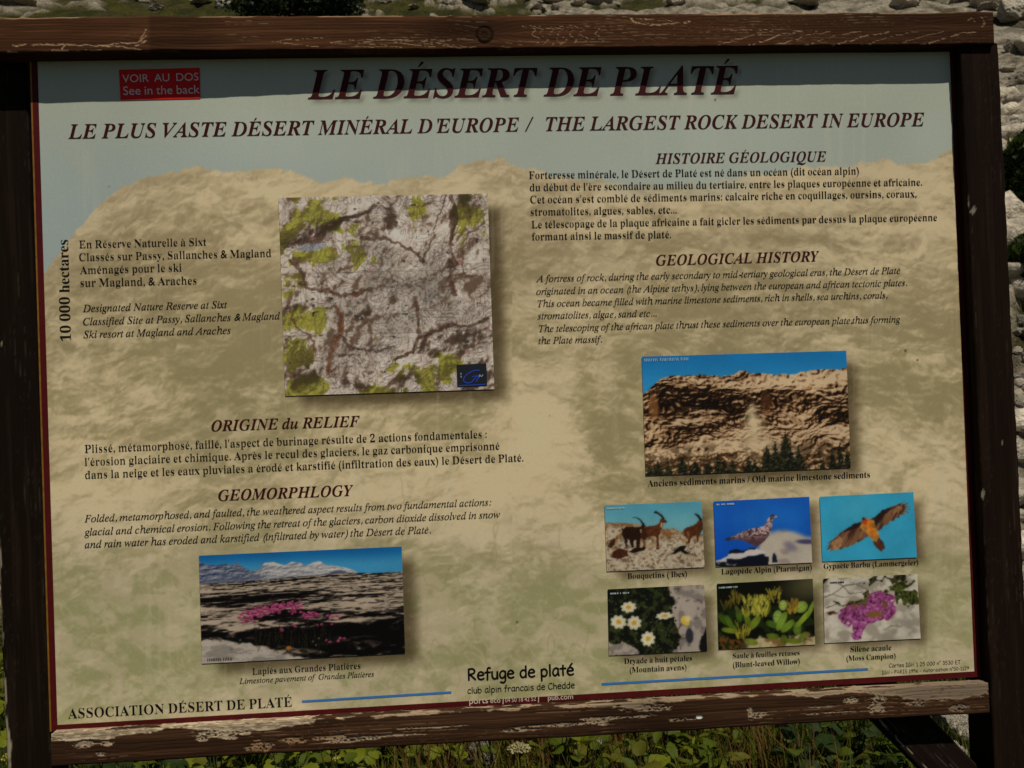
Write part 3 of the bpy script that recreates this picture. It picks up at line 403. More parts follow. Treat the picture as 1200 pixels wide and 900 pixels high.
        'H': (378, [[-25,0,0,12,14,0,11,3,9,6,7,9,7,14,6,20,57,211,3,13,1,13,-3,10,-6,7,-11,4,-15,2,0,12,156,0,0,-12,-14,-1,-12,-3,-9,-6,-6,-9,-6,-14,-6,-19,-23,-84,119,0,24,87,3,14,1,12,-3,10,-6,7,-11,4,-16,2,0,12,157,0,0,-12,-14,-1,-11,-3,-9,-5,-7,-8,-6,-14,-6,-18,-57,-214,-3,-15,-1,-10,2,-11,6,-7,11,-4,16,-2,0,-12,-157,0,0,12,14,0,11,3,9,6,8,9,6,14,6,20,27,101,-120,0,-27,-104,-3,-16,-1,-10,8,-17,27,-6,0,-12]]),
        'I': (186, [[-25,0,0,12,14,0,11,3,9,6,7,9,7,14,6,20,57,211,3,13,1,13,-9,16,-27,7,0,12,157,0,0,-12,-15,-2,-12,-3,-9,-6,-6,-8,-5,-13,-7,-20,-56,-211,-4,-15,-1,-11,9,-17,27,-6,0,-12]]),
        'K': (318, [[-25,0,0,12,14,0,11,3,9,6,7,9,7,14,6,20,57,211,3,13,1,11,-3,11,-5,7,-11,4,-16,3,0,12,156,0,0,-12,-14,-1,-12,-3,-9,-6,-6,-9,-6,-14,-6,-19,-25,-92,0,-1,1,-1,5,2,88,81,21,20,13,16,5,11,-7,11,-20,6,0,11,103,0,0,-12,-4,0,-8,-2,-11,-6,-13,-10,-16,-14,-100,-93,73,-157,7,-13,7,-8,10,-6,13,-2,0,-13,-140,0,0,13,8,0,11,1,8,3,5,13,-3,11,-8,20,-47,100,-4,4,-3,-5,-26,-99,-3,-16,-1,-10,2,-10,6,-7,11,-4,16,-2,0,-12]]),
        'L': (316, [[-25,0,0,12,14,0,11,3,9,6,7,9,7,14,6,20,57,211,3,13,1,11,-3,11,-6,7,-11,5,-16,2,0,12,157,0,0,-12,-14,-2,-12,-3,-9,-6,-7,-9,-6,-14,-6,-18,-55,-210,-5,-20,-1,-10,10,-11,14,-2,20,-1,31,2,27,6,24,11,21,16,18,21,16,26,16,0,-32,-100]]),
        'M': (437, [[140,-8,-33,278,-56,-209,-3,-15,-1,-11,2,-10,6,-7,11,-4,16,-2,0,-12,-108,0,0,12,14,0,11,3,9,6,8,9,6,14,6,20,57,211,3,13,1,12,-3,10,-6,8,-11,4,-15,2,0,12,113,0,29,-238,154,238,113,0,0,-12,-14,-1,-12,-3,-9,-6,-7,-9,-6,-14,-6,-19,-56,-211,-3,-13,-1,-13,8,-17,27,-6,0,-12,-157,0,0,12,15,1,12,3,8,6,7,8,5,13,7,21,57,215,-184,-287]]),
        'N': (348, [[231,-8,-127,270,-53,-201,-4,-16,-1,-10,9,-17,27,-6,0,-12,-108,0,0,12,14,0,11,3,9,6,8,9,6,14,6,20,53,200,4,19,2,12,-3,12,-6,9,-12,5,-18,3,0,12,99,0,105,-233,47,172,4,14,1,10,-2,11,-6,7,-11,5,-16,2,0,12,107,0,0,-12,-14,-1,-11,-3,-9,-6,-7,-9,-7,-14,-6,-19,-76,-280]]),
        'O': (356, [[133,-9,-34,4,-29,11,-24,18,-18,25,-10,30,-4,36,2,24,4,25,8,24,11,25,13,23,15,22,17,20,19,18,20,16,32,18,33,11,35,4,34,-4,30,-11,24,-18,18,-24,10,-30,4,-34,-1,-25,-5,-25,-7,-25,-11,-25,-12,-23,-15,-22,-18,-21,-19,-18,-20,-16,-33,-18,-34,-11], [137,10,22,3,20,12,20,20,18,27,16,34,16,41,11,42,8,38,2,34,-3,28,-10,21,-17,13,-21,4,-19,-3,-18,-11,-18,-16,-16,-22,-12,-18,-11,-21,-9,-22,-9,-24,-7,-24,-6,-23,-5,-24,-2,-22,-1,-20,3,-30,10,-20,16,-13]]),
        'P': (305, [[-25,0,0,12,14,0,11,3,9,6,7,9,7,14,6,20,57,211,3,13,1,13,-3,9,-6,7,-11,4,-15,3,0,12,138,0,62,-9,38,-26,12,-43,-4,-27,-13,-24,-21,-20,-26,-15,-24,-7,-32,-4,-39,-1,-18,0,-27,-99,-3,-16,-1,-10,2,-10,6,-7,11,-4,16,-2,0,-12], [148,177,25,3,21,8,17,14,12,18,7,23,2,27,-5,27,-15,16,-24,6,-17,-6,-4,-8,-4,-13,-30,-114,8,-1]]),
        'Q': (356, [[193,-104,-18,1,-20,4,-24,7,-33,9,-23,3,-18,-1,-15,-5,-12,-4,-6,-1,-6,2,-2,5,4,6,10,11,70,62,-27,12,-22,14,-16,18,-12,20,-7,25,-2,29,1,23,4,23,7,22,8,22,11,21,12,21,14,18,16,18,17,15,18,14,19,12,20,9,20,7,20,5,21,1,36,-3,29,-11,24,-17,17,-24,10,-29,4,-36,-2,-23,-4,-23,-6,-23,-9,-22,-10,-21,-13,-20,-14,-18,-15,-18,-17,-15,-17,-14,-19,-11,-18,-9,-29,-10,-29,-3,-15,-3,-9,-7,-16,-18,10,0,14,0,16,-2,19,-4,21,-5,25,-7,20,-4,14,-1,29,5,26,13,23,23,10,-11,-18,-24,-19,-19,-21,-15,-23,-11,-25,-6], [135,10,24,5,23,14,14,14,13,17,12,20,11,23,10,25,9,27,11,40,6,36,2,31,-6,36,-17,22,-28,7,-22,-4,-20,-12,-19,-20,-19,-27,-16,-35,-15,-41,-12,-42,-8,-38,-2,-33,5,-36,17,-22]]),
        'R': (320, [[-25,0,0,12,14,0,11,3,9,6,7,9,7,14,6,20,57,211,3,13,1,11,-3,11,-5,7,-11,4,-16,3,0,12,134,0,37,-3,31,-6,23,-10,16,-14,10,-19,3,-23,-3,-21,-8,-18,-13,-16,-19,-15,-24,-11,-29,-8,42,-126,7,-16,9,-9,12,-6,15,-2,0,-13,-100,0,-53,166,-16,0,-28,-105,-3,-15,-1,-11,2,-10,6,-7,11,-4,16,-2,0,-12], [147,183,25,2,21,8,17,14,13,18,7,21,3,25,-5,27,-15,16,-24,6,-16,-4,-4,-7,-4,-12,-31,-114,6,0]]),
        'S': (274, [[115,-9,-21,2,-24,6,-27,9,-14,3,-11,-4,-11,-13,-14,0,27,114,14,0,0,-4,2,-29,6,-23,11,-19,14,-13,19,-8,22,-2,16,2,15,7,13,10,9,13,6,15,3,16,-2,14,-5,13,-9,13,-13,14,-35,33,-19,17,-14,15,-10,14,-6,14,-4,14,-1,17,3,25,11,23,15,19,21,14,25,9,28,4,14,-1,16,-3,17,-4,18,-5,13,-3,11,4,11,10,13,0,-24,-103,-14,0,0,6,0,5,-2,21,-6,19,-10,15,-13,11,-15,8,-17,2,-20,-4,-17,-11,-12,-17,-4,-21,2,-14,7,-14,11,-13,13,-13,16,-16,18,-15,21,-21,16,-23,11,-24,3,-27,-3,-30,-11,-25,-17,-20,-23,-15,-29,-9]]),
        'T': (300, [[33,0,0,13,18,2,13,5,9,10,7,15,73,273,-8,0,-29,-5,-27,-14,-16,-14,-14,-18,-11,-21,-13,0,19,90,272,0,-15,-96,-14,0,-10,43,-21,26,-34,9,-4,0,-73,-271,-2,-13,2,-10,6,-6,10,-3,17,-2,0,-13]]),
        'U': (356, [[144,-9,-33,3,-28,8,-22,14,-16,18,-10,22,-3,25,2,22,8,30,40,148,3,11,1,8,-3,12,-6,7,-11,4,-16,2,0,11,154,0,0,-12,-14,-1,-11,-2,-9,-5,-6,-8,-5,-12,-5,-16,-46,-166,-5,-22,-1,-19,4,-21,12,-17,18,-11,24,-3,24,2,20,9,18,14,16,24,10,20,10,25,10,30,27,93,8,33,3,22,-10,21,-30,10,0,12,103,0,0,-13,-15,-4,-11,-9,-10,-18,-10,-32,-42,-141,-10,-30,-11,-25,-11,-21,-21,-24,-23,-16,-18,-6,-20,-4]]),
        'V': (297, [[50,-8,13,282,-2,21,-8,15,-13,9,-19,5,0,12,150,0,0,-13,-15,-2,-11,-3,-10,-13,-2,-13,-2,-20,-9,-180,141,175,15,20,5,9,1,11,-8,11,-23,5,0,13,104,0,0,-14,-2,0,-15,-3,-12,-7,-11,-12,-14,-15,-237,-293]]),
        'Y': (260, [[17,0,0,13,19,2,13,5,9,10,7,15,27,102,1,5,0,5,0,6,-2,5,-41,122,-6,16,-6,10,-8,4,-12,3,0,13,135,0,0,-12,-16,-2,-10,-2,-7,-15,0,-5,2,-7,34,-114,61,83,14,22,4,18,-7,16,-22,6,-5,0,0,12,108,0,0,-12,-12,-3,-11,-6,-12,-11,-12,-14,-97,-134,-27,-103,-3,-17,2,-12,6,-6,12,-4,18,-1,0,-13]]),
        'd': (249, [[41,-7,-22,4,-16,14,-11,21,-4,29,3,24,6,25,11,25,14,25,16,23,20,20,21,15,22,9,21,4,19,-3,18,-9,18,65,3,13,1,10,-7,12,-9,2,-12,1,0,14,49,6,53,8,-78,-288,-4,-17,-2,-9,6,-5,13,8,20,27,11,-8,-14,-20,-12,-16,-12,-12,-17,-13,-18,-4,-23,8,-8,25,1,15,4,16,-13,-20,-12,-16,-13,-12,-20,-12], [72,31,11,3,12,9,11,14,10,17,9,20,9,20,7,21,5,20,3,17,1,14,-4,19,-14,6,-10,-3,-11,-8,-11,-12,-11,-16,-10,-18,-9,-19,-9,-21,-6,-20,-4,-19,-1,-16,1,-12,5,-9,6,-5]]),
        'u': (266, [[35,-7,-29,9,-10,29,1,10,3,15,11,41,17,60,5,20,2,12,-6,11,-15,3,-4,0,-1,13,46,6,54,9,-49,-172,-3,-11,0,-8,9,-10,18,6,19,18,21,31,20,39,17,47,15,53,59,0,-48,-181,2,-7,6,-3,14,9,8,10,11,16,11,-8,-14,-20,-13,-17,-13,-13,-19,-13,-20,-4,-14,2,-11,8,-7,11,-2,16,9,47,-17,-26,-17,-21,-16,-16,-25,-16]]),
    },
    'S': {
        '&': (312, [[248,170,-10,-19,-13,-20,-14,-16,-48,55,36,30,20,29,7,32,-11,37,-29,27,-42,10,-47,-10,-30,-28,-11,-41,6,-29,14,-27,19,-23,-42,-29,-29,-33,-10,-38,12,-42,31,-29,43,-11,32,5,36,16,40,31,39,-47,63,0,-69,80,24,30,19,30,13,30], [178,81,-24,-21,-24,-14,-25,-5,-29,10,-13,26,7,24,20,21,33,23], [104,261,11,23,26,9,28,-10,11,-25,-3,-17,-14,-18,-27,-20,-15,16,-12,20]]),
        '(': (162, [[84,116,4,65,13,60,23,55,32,51,-27,0,-40,-49,-31,-57,-19,-62,-7,-63,7,-63,19,-62,31,-57,40,-49,27,0,-32,51,-23,55,-13,60]]),
        ')': (162, [[78,116,-4,-65,-14,-60,-22,-55,-32,-51,27,0,40,49,30,57,20,62,7,63,-7,63,-20,62,-30,57,-40,49,-27,0,32,-51,22,-55,14,-60]]),
        ',': (110, [[30,-59,32,17,20,26,6,29,-4,26,-13,16,-18,7,-22,-9,-8,-20,7,-20,18,-8,-2,-30,-16,-25]]),
        '-': (162, [[142,134,-122,0,0,-47,122,0]]),
        '.': (110, [[55,56,-22,-9,-8,-21,8,-22,22,-9,21,9,9,22,-9,21]]),
        '/': (140, [[4,-5,35,0,98,351,-35,0]]),
        '0': (250, [[235,171,-8,71,-22,55,-35,36,-45,13,-45,-13,-35,-36,-22,-55,-8,-71,8,-72,22,-55,35,-36,45,-13,45,13,35,36,22,55], [186,171,-7,-69,-21,-44,-33,-16,-33,16,-21,44,-7,69,7,68,21,44,33,16,33,-16,21,-44]]),
        '1': (250, [[150,341,-49,0,0,-341,49,0]]),
        '2': (250, [[233,47,-130,0,48,60,33,49,19,42,6,41,-14,56,-36,37,-54,14,-27,-4,-27,-11,-27,-18,0,-61,27,27,25,14,25,5,30,-9,21,-22,8,-33,-3,-26,-8,-23,-13,-24,-26,-40,-31,-41,-32,-40,-30,-36,0,-4,216,0]]),
        '4': (250, [[199,346,-21,0,-172,-211,0,-23,144,0,0,-112,49,0,0,112,37,0,0,44,-37,0], [149,253,1,0,0,-97,-79,0]]),
        '5': (250, [[202,341,-151,0,0,-177,64,2,41,-24,14,-38,-10,-31,-25,-22,-35,-9,-25,3,-25,8,-25,14,0,-51,28,-12,27,-6,28,-3,44,9,35,22,24,35,8,44,-9,43,-24,35,-39,23,-52,6,0,85,107,0]]),
        '8': (250, [[234,92,-5,33,-16,28,-26,21,23,22,14,25,5,26,-13,50,-36,35,-52,14,-53,-13,-37,-35,-14,-50,5,-28,14,-25,22,-21,-28,-22,-16,-27,-5,-32,15,-50,39,-34,56,-14,55,13,39,35], [180,248,-7,-26,-20,-18,-26,-7,-27,7,-20,19,-7,26,7,26,19,18,29,6,27,-7,18,-18], [185,96,-7,-27,-20,-19,-33,-8,-31,7,-21,19,-8,28,8,28,21,19,32,7,31,-7,20,-19]]),
        ':': (110, [[55,229,-22,-9,-8,-21,8,-21,22,-9,21,9,9,21,-9,21], [55,56,-22,-9,-8,-21,8,-22,22,-9,21,9,9,22,-9,21]]),
        'A': (334, [[181,343,-34,0,-147,-343,50,0,43,101,145,0,46,-101,50,0], [163,268,55,-123,-106,0]]),
        'D': (375, [[38,0,133,0,76,14,57,38,36,55,12,64,-11,60,-32,55,-57,40,-81,15,-133,0], [87,297,76,0,62,-10,43,-28,25,-40,9,-48,-6,-38,-21,-41,-42,-34,-68,-14,-78,0]]),
        'I': (125, [[87,341,-49,0,0,-341,49,0]]),
        'O': (412, [[23,171,12,-67,37,-56,57,-38,76,-15,77,15,58,39,36,55,13,67,-13,67,-37,56,-57,38,-76,14,-76,-15,-57,-38,-37,-55], [73,171,10,51,28,42,42,27,53,10,53,-10,42,-27,27,-42,11,-51,-11,-52,-27,-41,-42,-28,-53,-9,-53,9,-42,28,-28,41]]),
        'R': (302, [[39,341,0,-341,49,0,0,148,20,0,25,-5,28,-22,38,-51,45,-70,58,0,-19,27,-14,20,-13,21,-25,38,-24,32,-27,24,31,19,19,29,7,36,-14,50,-39,33,-59,12], [88,299,31,0,38,-6,22,-18,7,-27,-5,-28,-21,-20,-41,-8,-31,0]]),
        'S': (229, [[200,322,-25,13,-26,8,-25,3,-55,-12,-36,-31,-13,-48,23,-57,51,-38,50,-34,24,-43,-6,-20,-19,-17,-31,-6,-33,5,-30,17,-27,27,0,-62,29,-18,32,-10,35,-4,49,13,33,32,13,48,-23,64,-51,39,-50,31,-23,39,7,21,19,14,28,6,24,-4,27,-11,29,-21]]),
        'U': (354, [[324,341,-49,0,0,-198,-2,-30,-6,-25,-13,-20,-20,-14,-27,-10,-33,-3,-28,3,-25,9,-21,17,-12,16,-7,22,-1,32,0,201,-49,0,0,-212,12,-60,32,-42,45,-24,53,-8,66,10,47,28,29,44,9,57]]),
        'V': (302, [[302,341,-48,0,-102,-239,-103,239,-49,0,148,-344,10,0]]),
        'a': (214, [[206,40,-14,-9,-10,-3,-8,12,0,115,-12,42,-29,24,-41,8,-30,-3,-25,-10,-19,-17,0,-49,22,21,24,12,25,4,30,-9,10,-30,0,-12,-39,-14,-36,-15,-29,-21,-12,-35,7,-28,19,-20,29,-8,20,3,21,8,19,13,12,-18,23,-6,19,4,24,14], [129,46,-19,-14,-20,-5,-23,9,-9,23,10,22,26,17,35,13]]),
        'b': (250, [[74,341,-44,0,0,-328,24,-10,29,-5,30,-3,50,9,38,24,24,38,8,51,-13,58,-34,39,-50,15,-22,-2,-20,-7,-20,-11], [74,166,26,18,25,5,33,-10,22,-27,8,-41,-9,-38,-24,-26,-36,-9,-22,1,-23,6]]),
        'c': (219, [[197,214,-21,8,-21,5,-23,2,-47,-8,-34,-25,-23,-38,-7,-50,8,-45,23,-36,36,-23,47,-9,24,2,24,5,19,7,0,44,-22,-9,-19,-5,-19,-1,-40,8,-27,26,-9,40,9,40,24,26,36,10,19,-2,19,-7,24,-13]]),
        'e': (240, [[219,65,-26,-15,-26,-9,-26,-3,-38,8,-25,22,-13,38,158,0,-7,54,-19,38,-31,23,-40,8,-43,-8,-33,-23,-22,-36,-7,-47,7,-45,21,-38,34,-27,47,-10,34,3,28,9,27,15], [66,135,11,30,20,19,30,7,27,-7,18,-19,7,-30]]),
        'h': (250, [[75,341,-44,0,0,-341,44,0,0,161,20,19,17,10,19,4,23,-7,16,-19,5,-29,0,-139,45,0,0,138,-11,51,-27,30,-39,10,-25,-4,-23,-12,-19,-18,-1,0]]),
        'i': (110, [[77,225,-44,0,0,-225,44,0], [82,293,-8,18,-19,8,-19,-8,-7,-18,7,-19,19,-8,19,8]]),
        'k': (240, [[230,225,-53,0,-99,-110,112,-115,60,0,-116,115], [76,341,-45,0,0,-341,45,0]]),
        'm': (385, [[30,225,0,-225,44,0,0,163,18,17,18,9,20,3,20,-6,15,-17,6,-29,0,-140,44,0,0,163,26,20,24,9,23,-7,17,-17,7,-29,0,-139,44,0,0,141,-9,46,-26,31,-39,11,-30,-6,-24,-14,-21,-20,-18,22,-23,13,-26,5,-22,-4,-21,-11,-23,-19,0,30]]),
        'n': (250, [[75,225,-44,0,0,-225,44,0,0,161,20,19,17,10,19,4,23,-7,16,-19,5,-29,0,-139,45,0,0,139,-11,50,-27,30,-39,10,-25,-4,-23,-12,-19,-18,-1,0]]),
        'o': (276, [[137,229,-47,-9,-38,-24,-25,-36,-9,-45,9,-48,24,-38,38,-25,48,-9,49,9,38,24,25,38,9,49,-9,45,-25,37,-39,23], [136,189,40,-10,27,-26,10,-39,-10,-42,-26,-27,-41,-9,-38,9,-25,28,-9,42,9,38,26,26]]),
        'p': (250, [[73,6,23,-8,22,-3,46,9,36,24,24,36,8,47,-8,49,-24,35,-40,22,-54,8,-77,0,0,-340,44,0], [73,185,41,0,40,-9,24,-25,9,-40,-10,-39,-25,-27,-37,-9,-21,2,-21,8]]),
        'r': (198, [[35,225,0,-225,44,0,0,118,7,35,20,24,28,10,19,-7,22,-15,24,38,-27,20,-27,6,-21,-6,-22,-18,-22,-32,-1,0,0,52]]),
        's': (193, [[162,211,-23,10,-22,6,-21,2,-39,-7,-26,-21,-9,-33,16,-38,37,-27,36,-22,16,-21,-10,-18,-23,-7,-21,3,-25,9,-27,17,0,-48,26,-12,26,-7,26,-2,38,9,26,23,10,35,-5,21,-16,19,-30,23,-32,19,-17,15,-5,11,8,14,21,6,19,-2,22,-8,24,-13]]),
        't': (167, [[84,271,-84,-81,0,-5,39,0,0,-119,8,-36,25,-25,40,-10,27,5,27,11,0,41,-26,-12,-24,-4,-21,7,-11,27,0,115,71,0,0,40,-71,0]]),
        'u': (250, [[219,0,0,225,-45,0,0,-161,-16,-17,-18,-11,-19,-3,-26,5,-15,17,-5,27,0,143,-45,0,0,-140,10,-49,27,-30,41,-11,22,5,23,11,21,18,0,-29]]),
        '|': (130, [[46,-115,38,0,0,456,-38,0]]),
    },
}
# ------------------------------------------------------------------ lettering
# GLYPHS: per style (B bold serif, I italic, J bold italic, S sans) and character: advance and closed outlines,
# in five-hundredths of an em: first point, then steps from point to point
_OC = {}
for _st, _d in GLYPHS.items():
    for _c, (_a, _ls) in _d.items():
        _OC[_st, _c] = (_a / 500.0, [np.cumsum(np.array(_l, float).reshape(-1, 2), 0) / 500.0 for _l in _ls])


def source_glyph(st, ch):
    return _OC.get((st, ch))


ACC = {'é': ('e', 1), 'è': ('e', -1), 'à': ('a', -1), 'É': ('E', 1)}


def _box(x0, y0, x1, y1):
    return np.array([(x0, y0), (x1, y0), (x1, y1), (x0, y1)])


_GC = {}


def glyph(st, ch, thin):
    """-> advance, contours, triangles (index list over the stacked contours)"""
    key = (st, ch, thin)
    if key in _GC:
        return _GC[key]
    slant = 0.27 if st in 'IJ' else 0.0
    if ch == ' ':
        r = (0.235, [], [])
        _GC[key] = r
        return r
    if ch in ACC:
        base, sg = ACC[ch]
        adv, cons, tris = glyph(st, base, thin)
        cons = list(cons)
        nb = sum(len(c) for c in cons)
        allp = np.concatenate(cons)
        top = allp[:, 1].max()
        mx = (allp[:, 0].min() + allp[:, 0].max()) / 2 + slant * 0.18
        w_ = 0.035 if st in 'BJ' else 0.026
        y0, y1 = top + 0.045, top + 0.185
        if sg > 0:
            pl = [(mx - .045, y0), (mx - .015, y0), (mx + .075 + w_, y1 - .03), (mx + .05, y1)]
        else:
            pl = [(mx + .045, y0), (mx + .015, y0), (mx - .075 - w_, y1 - .03), (mx - .05, y1)]
        cons.append(np.array(pl))
        r = (adv, cons, tris + [(nb, nb + 1, nb + 2), (nb, nb + 2, nb + 3)])
        _GC[key] = r
        return r
    elif ch in '’\'':
        adv = 0.2
        cons = [np.array([(0.06, 0.45), (0.135, 0.55), (0.155, 0.68), (0.06, 0.68)])]
        cons[0][:, 0] += slant * .6
    elif source_glyph(st, ch):
        adv, cons = source_glyph(st, ch)
        cons = [c.copy() for c in cons]
        tx, ty = thin
        if tx or ty:
            big = max(cons, key=lambda c: abs(np.sum(c[:, 0] * np.roll(c[:, 1], -1) - c[:, 1] * np.roll(c[:, 0], -1))))
            sg = np.sign(np.sum(big[:, 0] * np.roll(big[:, 1], -1) - big[:, 1] * np.roll(big[:, 0], -1)))
            out = []
            for c in cons:
                e = np.roll(c, -1, 0) - c
                L = np.hypot(e[:, 0], e[:, 1])[:, None] + 1e-9
                n = np.stack([e[:, 1], -e[:, 0]], 1) / L * sg
                nn = n + np.roll(n, 1, 0)
                nn /= np.maximum(np.hypot(nn[:, 0], nn[:, 1])[:, None], 0.35)
                out.append(c - nn * np.array([tx, ty]))
            cons = out
    else:
        adv, cons = source_glyph('B', ch) or source_glyph('S', ch)
        cons = [c.copy() for c in cons]
        for c in cons:
            c[:, 0] += slant * c[:, 1]
    # every outer outline is filled together with its own holes
    area = [np.sum(c[:, 0] * np.roll(c[:, 1], -1) - c[:, 1] * np.roll(c[:, 0], -1)) for c in cons]
    sg = np.sign(area[int(np.argmax(np.abs(area)))])
    cons = [c for c, a in zip(cons, area) if a * sg > 0] + [c for c, a in zip(cons, area) if a * sg <= 0]
    no = sum(1 for a in area if a * sg > 0)
    offs = np.cumsum([0] + [len(c) for c in cons])
    tris = []
    for i in range(no):
        ids = [i] + [j for j in range(no, len(cons)) if inpoly(np.array([cons[j][:, 0].mean()]), np.array([cons[j][:, 1].mean()]), cons[i].tolist())[0]]
        idx = [k for j in ids for k in range(offs[j], offs[j + 1])]
        for t in tessellate_polygon([[Vector((p[0], p[1], 0)) for p in cons[j]] for j in ids]):
            tris.append(tuple(idx[k] for k in t))
    r = (adv, cons, tris)
    _GC[key] = r
    return r


def lay(text, st, thin, track=0.0):
    x = 0
    out = []
    for ch in text:
        a, cons, tris = glyph(st, ch, thin)
        out.append((x, cons, tris))
        x += a + track
    lo = min((np.concatenate(c)[:, 0].min() + x0 for x0, c, t in out if c), default=0)
    hi = max((np.concatenate(c)[:, 0].max() + x0 for x0, c, t in out if c), default=1)
    return out, lo, hi


TEXT_DY = 0.0005
PLACED = []


def lettering(name, lines, parent, m, inv, dy=TEXT_DY, depth=0.0):
    """lines: (text, style, (px,py) left, (px,py) right of the baseline, thin, height factor[, vertical])
    one mesh per block of print; inv: subtract this origin (parent's location)"""
    V, F = [], []
    for k_, L in enumerate(lines):
        text, st, a, b, thin, hf = L[:6]
        A, B = np.array(unproj(*a)), np.array(unproj(*b))
        glyphs, lo, hi = lay(text, st, thin)
        d = B - A
        s = np.hypot(*d) / (hi - lo)
        ux = d / np.hypot(*d)
        # letters stand upright on the panel: the line rises or falls, the stems stay vertical
        up = np.array([-ux[1], ux[0]]) if abs(ux[0]) > .5 else np.array([-ux[1], ux[0]])
        for x0, cons, tris in glyphs:
            if not cons:
                continue
            P = np.concatenate(cons)
            q = A + np.outer((P[:, 0] + x0 - lo) * s, ux) + np.outer(P[:, 1] * s * hf, up)
            n0 = len(V)
            for p in q:
                V.append((p[0] - inv[0], -dy - inv[1], p[1] + Z0 - inv[2]))
            F += [(t[0] + n0, t[1] + n0, t[2] + n0) for t in tris]
            PLACED.append((name, [A + np.outer((c[:, 0] + x0 - lo) * s, ux) + np.outer(c[:, 1] * s * hf, up) for c in cons]))
    me = mesh_np(name, V, F)
    o = link(name, me, parent, m)
    return o
# ------------------------------------------------------------------ the board: wood
def timber(name, parent, length, height, depth, colfn, seed, nu, nv=40, relief=0.0005, bev=0.003, bow=None):
    """a squared timber, axis along +x from 0..length, section height (z, from 0) x depth (y from 0 back to +depth);
    front face looks to -y.  colfn(u, s, z, face) -> colours, relief"""
    # section profile, counter-clockwise seen from +x: start at bottom front, up the front, back over the top, down the rear
    r = bev
    prof = []
    for t in np.linspace(0, 1, nv):
        prof.append((0.0, r + (height - 2 * r) * t, 0))
    for a in (30, 60):
        prof.append((r - r * math.cos(math.radians(a)), height - r + r * math.sin(math.radians(a)), 0))
    n2 = max(6, int(nv * depth / height))
    for t in np.linspace(0, 1, n2):
        prof.append((r + (depth - 2 * r) * t, height, 1))
    prof.append((depth, height - r, 2))
    prof.append((depth, r, 2))
    for t in np.linspace(1, 0, n2):
        prof.append((r + (depth - 2 * r) * t, 0.0, 3))
    for a in (60, 30):
        prof.append((r - r * math.cos(math.radians(a)), r - r * math.sin(math.radians(a)), 3))
    prof = np.array(prof)
    u = np.linspace(0, length, nu)
    U, Y = np.meshgrid(u, prof[:, 0], indexing='ij')
    Zp = np.meshgrid(u, prof[:, 1], indexing='ij')[1]
    face = np.meshgrid(u, prof[:, 2], indexing='ij')[1]
    col, rel = colfn(U, Y, Zp, face)
    # uneven edges: the timber is not perfectly straight
    wob = (fbm(U * 9, U * 0 + seed, 3, seed) - .5) * 0.0016
    nz = (Zp - height / 2) / (height / 2)
    ny = (Y - depth / 2) / (depth / 2)
    edge = (fbm(U * 70, Zp * 50 + Y * 50, 3, seed + 5) - .5) * 0.0022 * sm(np.abs(nz) + np.abs(ny), 1.75, 2.0)
    front = face == 0
    Y2 = Y + np.where(front, -rel * relief, 0)
    if bow is not None:
        Y2 = Y2 + bow(U)
    Z2 = Zp + wob + np.where(face == 1, rel * relief, 0) - edge * np.sign(nz)
    V = np.stack([U, Y2, Z2], -1).reshape(-1, 3)
    F = gridfaces(nu, len(prof), wrap=True)
    F = F[:, ::-1]
    # end caps (fans)
    np_ = len(prof)
    c0, c1 = len(V), len(V) + 1
    V = np.vstack([V, [[-0.0005, depth / 2, height / 2], [length + 0.0005, depth / 2, height / 2]]])
    j = np.arange(np_)
    cap0 = np.stack([np.full(np_, c0), j, (j + 1) % np_, (j + 1) % np_], -1)
    cap1 = np.stack([np.full(np_, c1), (nu - 1) * np_ + (j + 1) % np_, (nu - 1) * np_ + j, (nu - 1) * np_ + j], -1)
    ccol = np.vstack([col.reshape(-1, 3), col.reshape(-1, 3)[:1] * .8, col.reshape(-1, 3)[-1:] * .8])
    me = bpy.data.meshes.new(name)
    tri = np.vstack([cap0[:, :3], cap1[:, :3]])
    me.vertices.add(len(V))
    me.vertices.foreach_set('co', V.astype(np.float32).ravel())
    me.loops.add(F.size + tri.size)
    me.loops.foreach_set('vertex_index', np.concatenate([F.ravel(), tri.ravel()]).astype(np.int32))
    me.polygons.add(len(F) + len(tri))
    me.polygons.foreach_set('loop_start', np.concatenate([np.arange(0, F.size, 4), F.size + np.arange(0, tri.size, 3)]).astype(np.int32))
    me.update(calc_edges=True)
    a = me.attributes.new('col', 'FLOAT_COLOR', 'POINT')
    c4 = np.ones((len(V), 4), np.float32)
    c4[:, :3] = ccol
    a.data.foreach_set('color', c4.ravel())
    return link(name, me, parent, M_WOOD)


def grain(U, Zz, seed, knots=(), sp=0.0042, arch=()):
    """growth-ring field of a flat-sawn board: returns ring phase"""
    f = Zz + (fbm(U * 3.0, Zz * 6, 3, seed) - .5) * 0.010 + (fbm(U * 22, Zz * 60, 2, seed + 3) - .5) * 0.0022
    for (ku, kz, kr, amp) in knots:
        d = np.hypot((U - ku) / 2.2, Zz - kz)
        f = f + np.sign(Zz - kz + 1e-9) * amp * np.exp(-(d / (kr * 1.6)) ** 2)
    for (au, az, span, ht) in arch:          # cathedral arches pointing left, centred on line az
        q = np.exp(-((U - au) / span) ** 2)
        f = f * (1 - q * .85) + q * ((U - au) * ht + 6.0 * (Zz - az) ** 2 / 0.02 * ht * 1.0)
    return f / sp


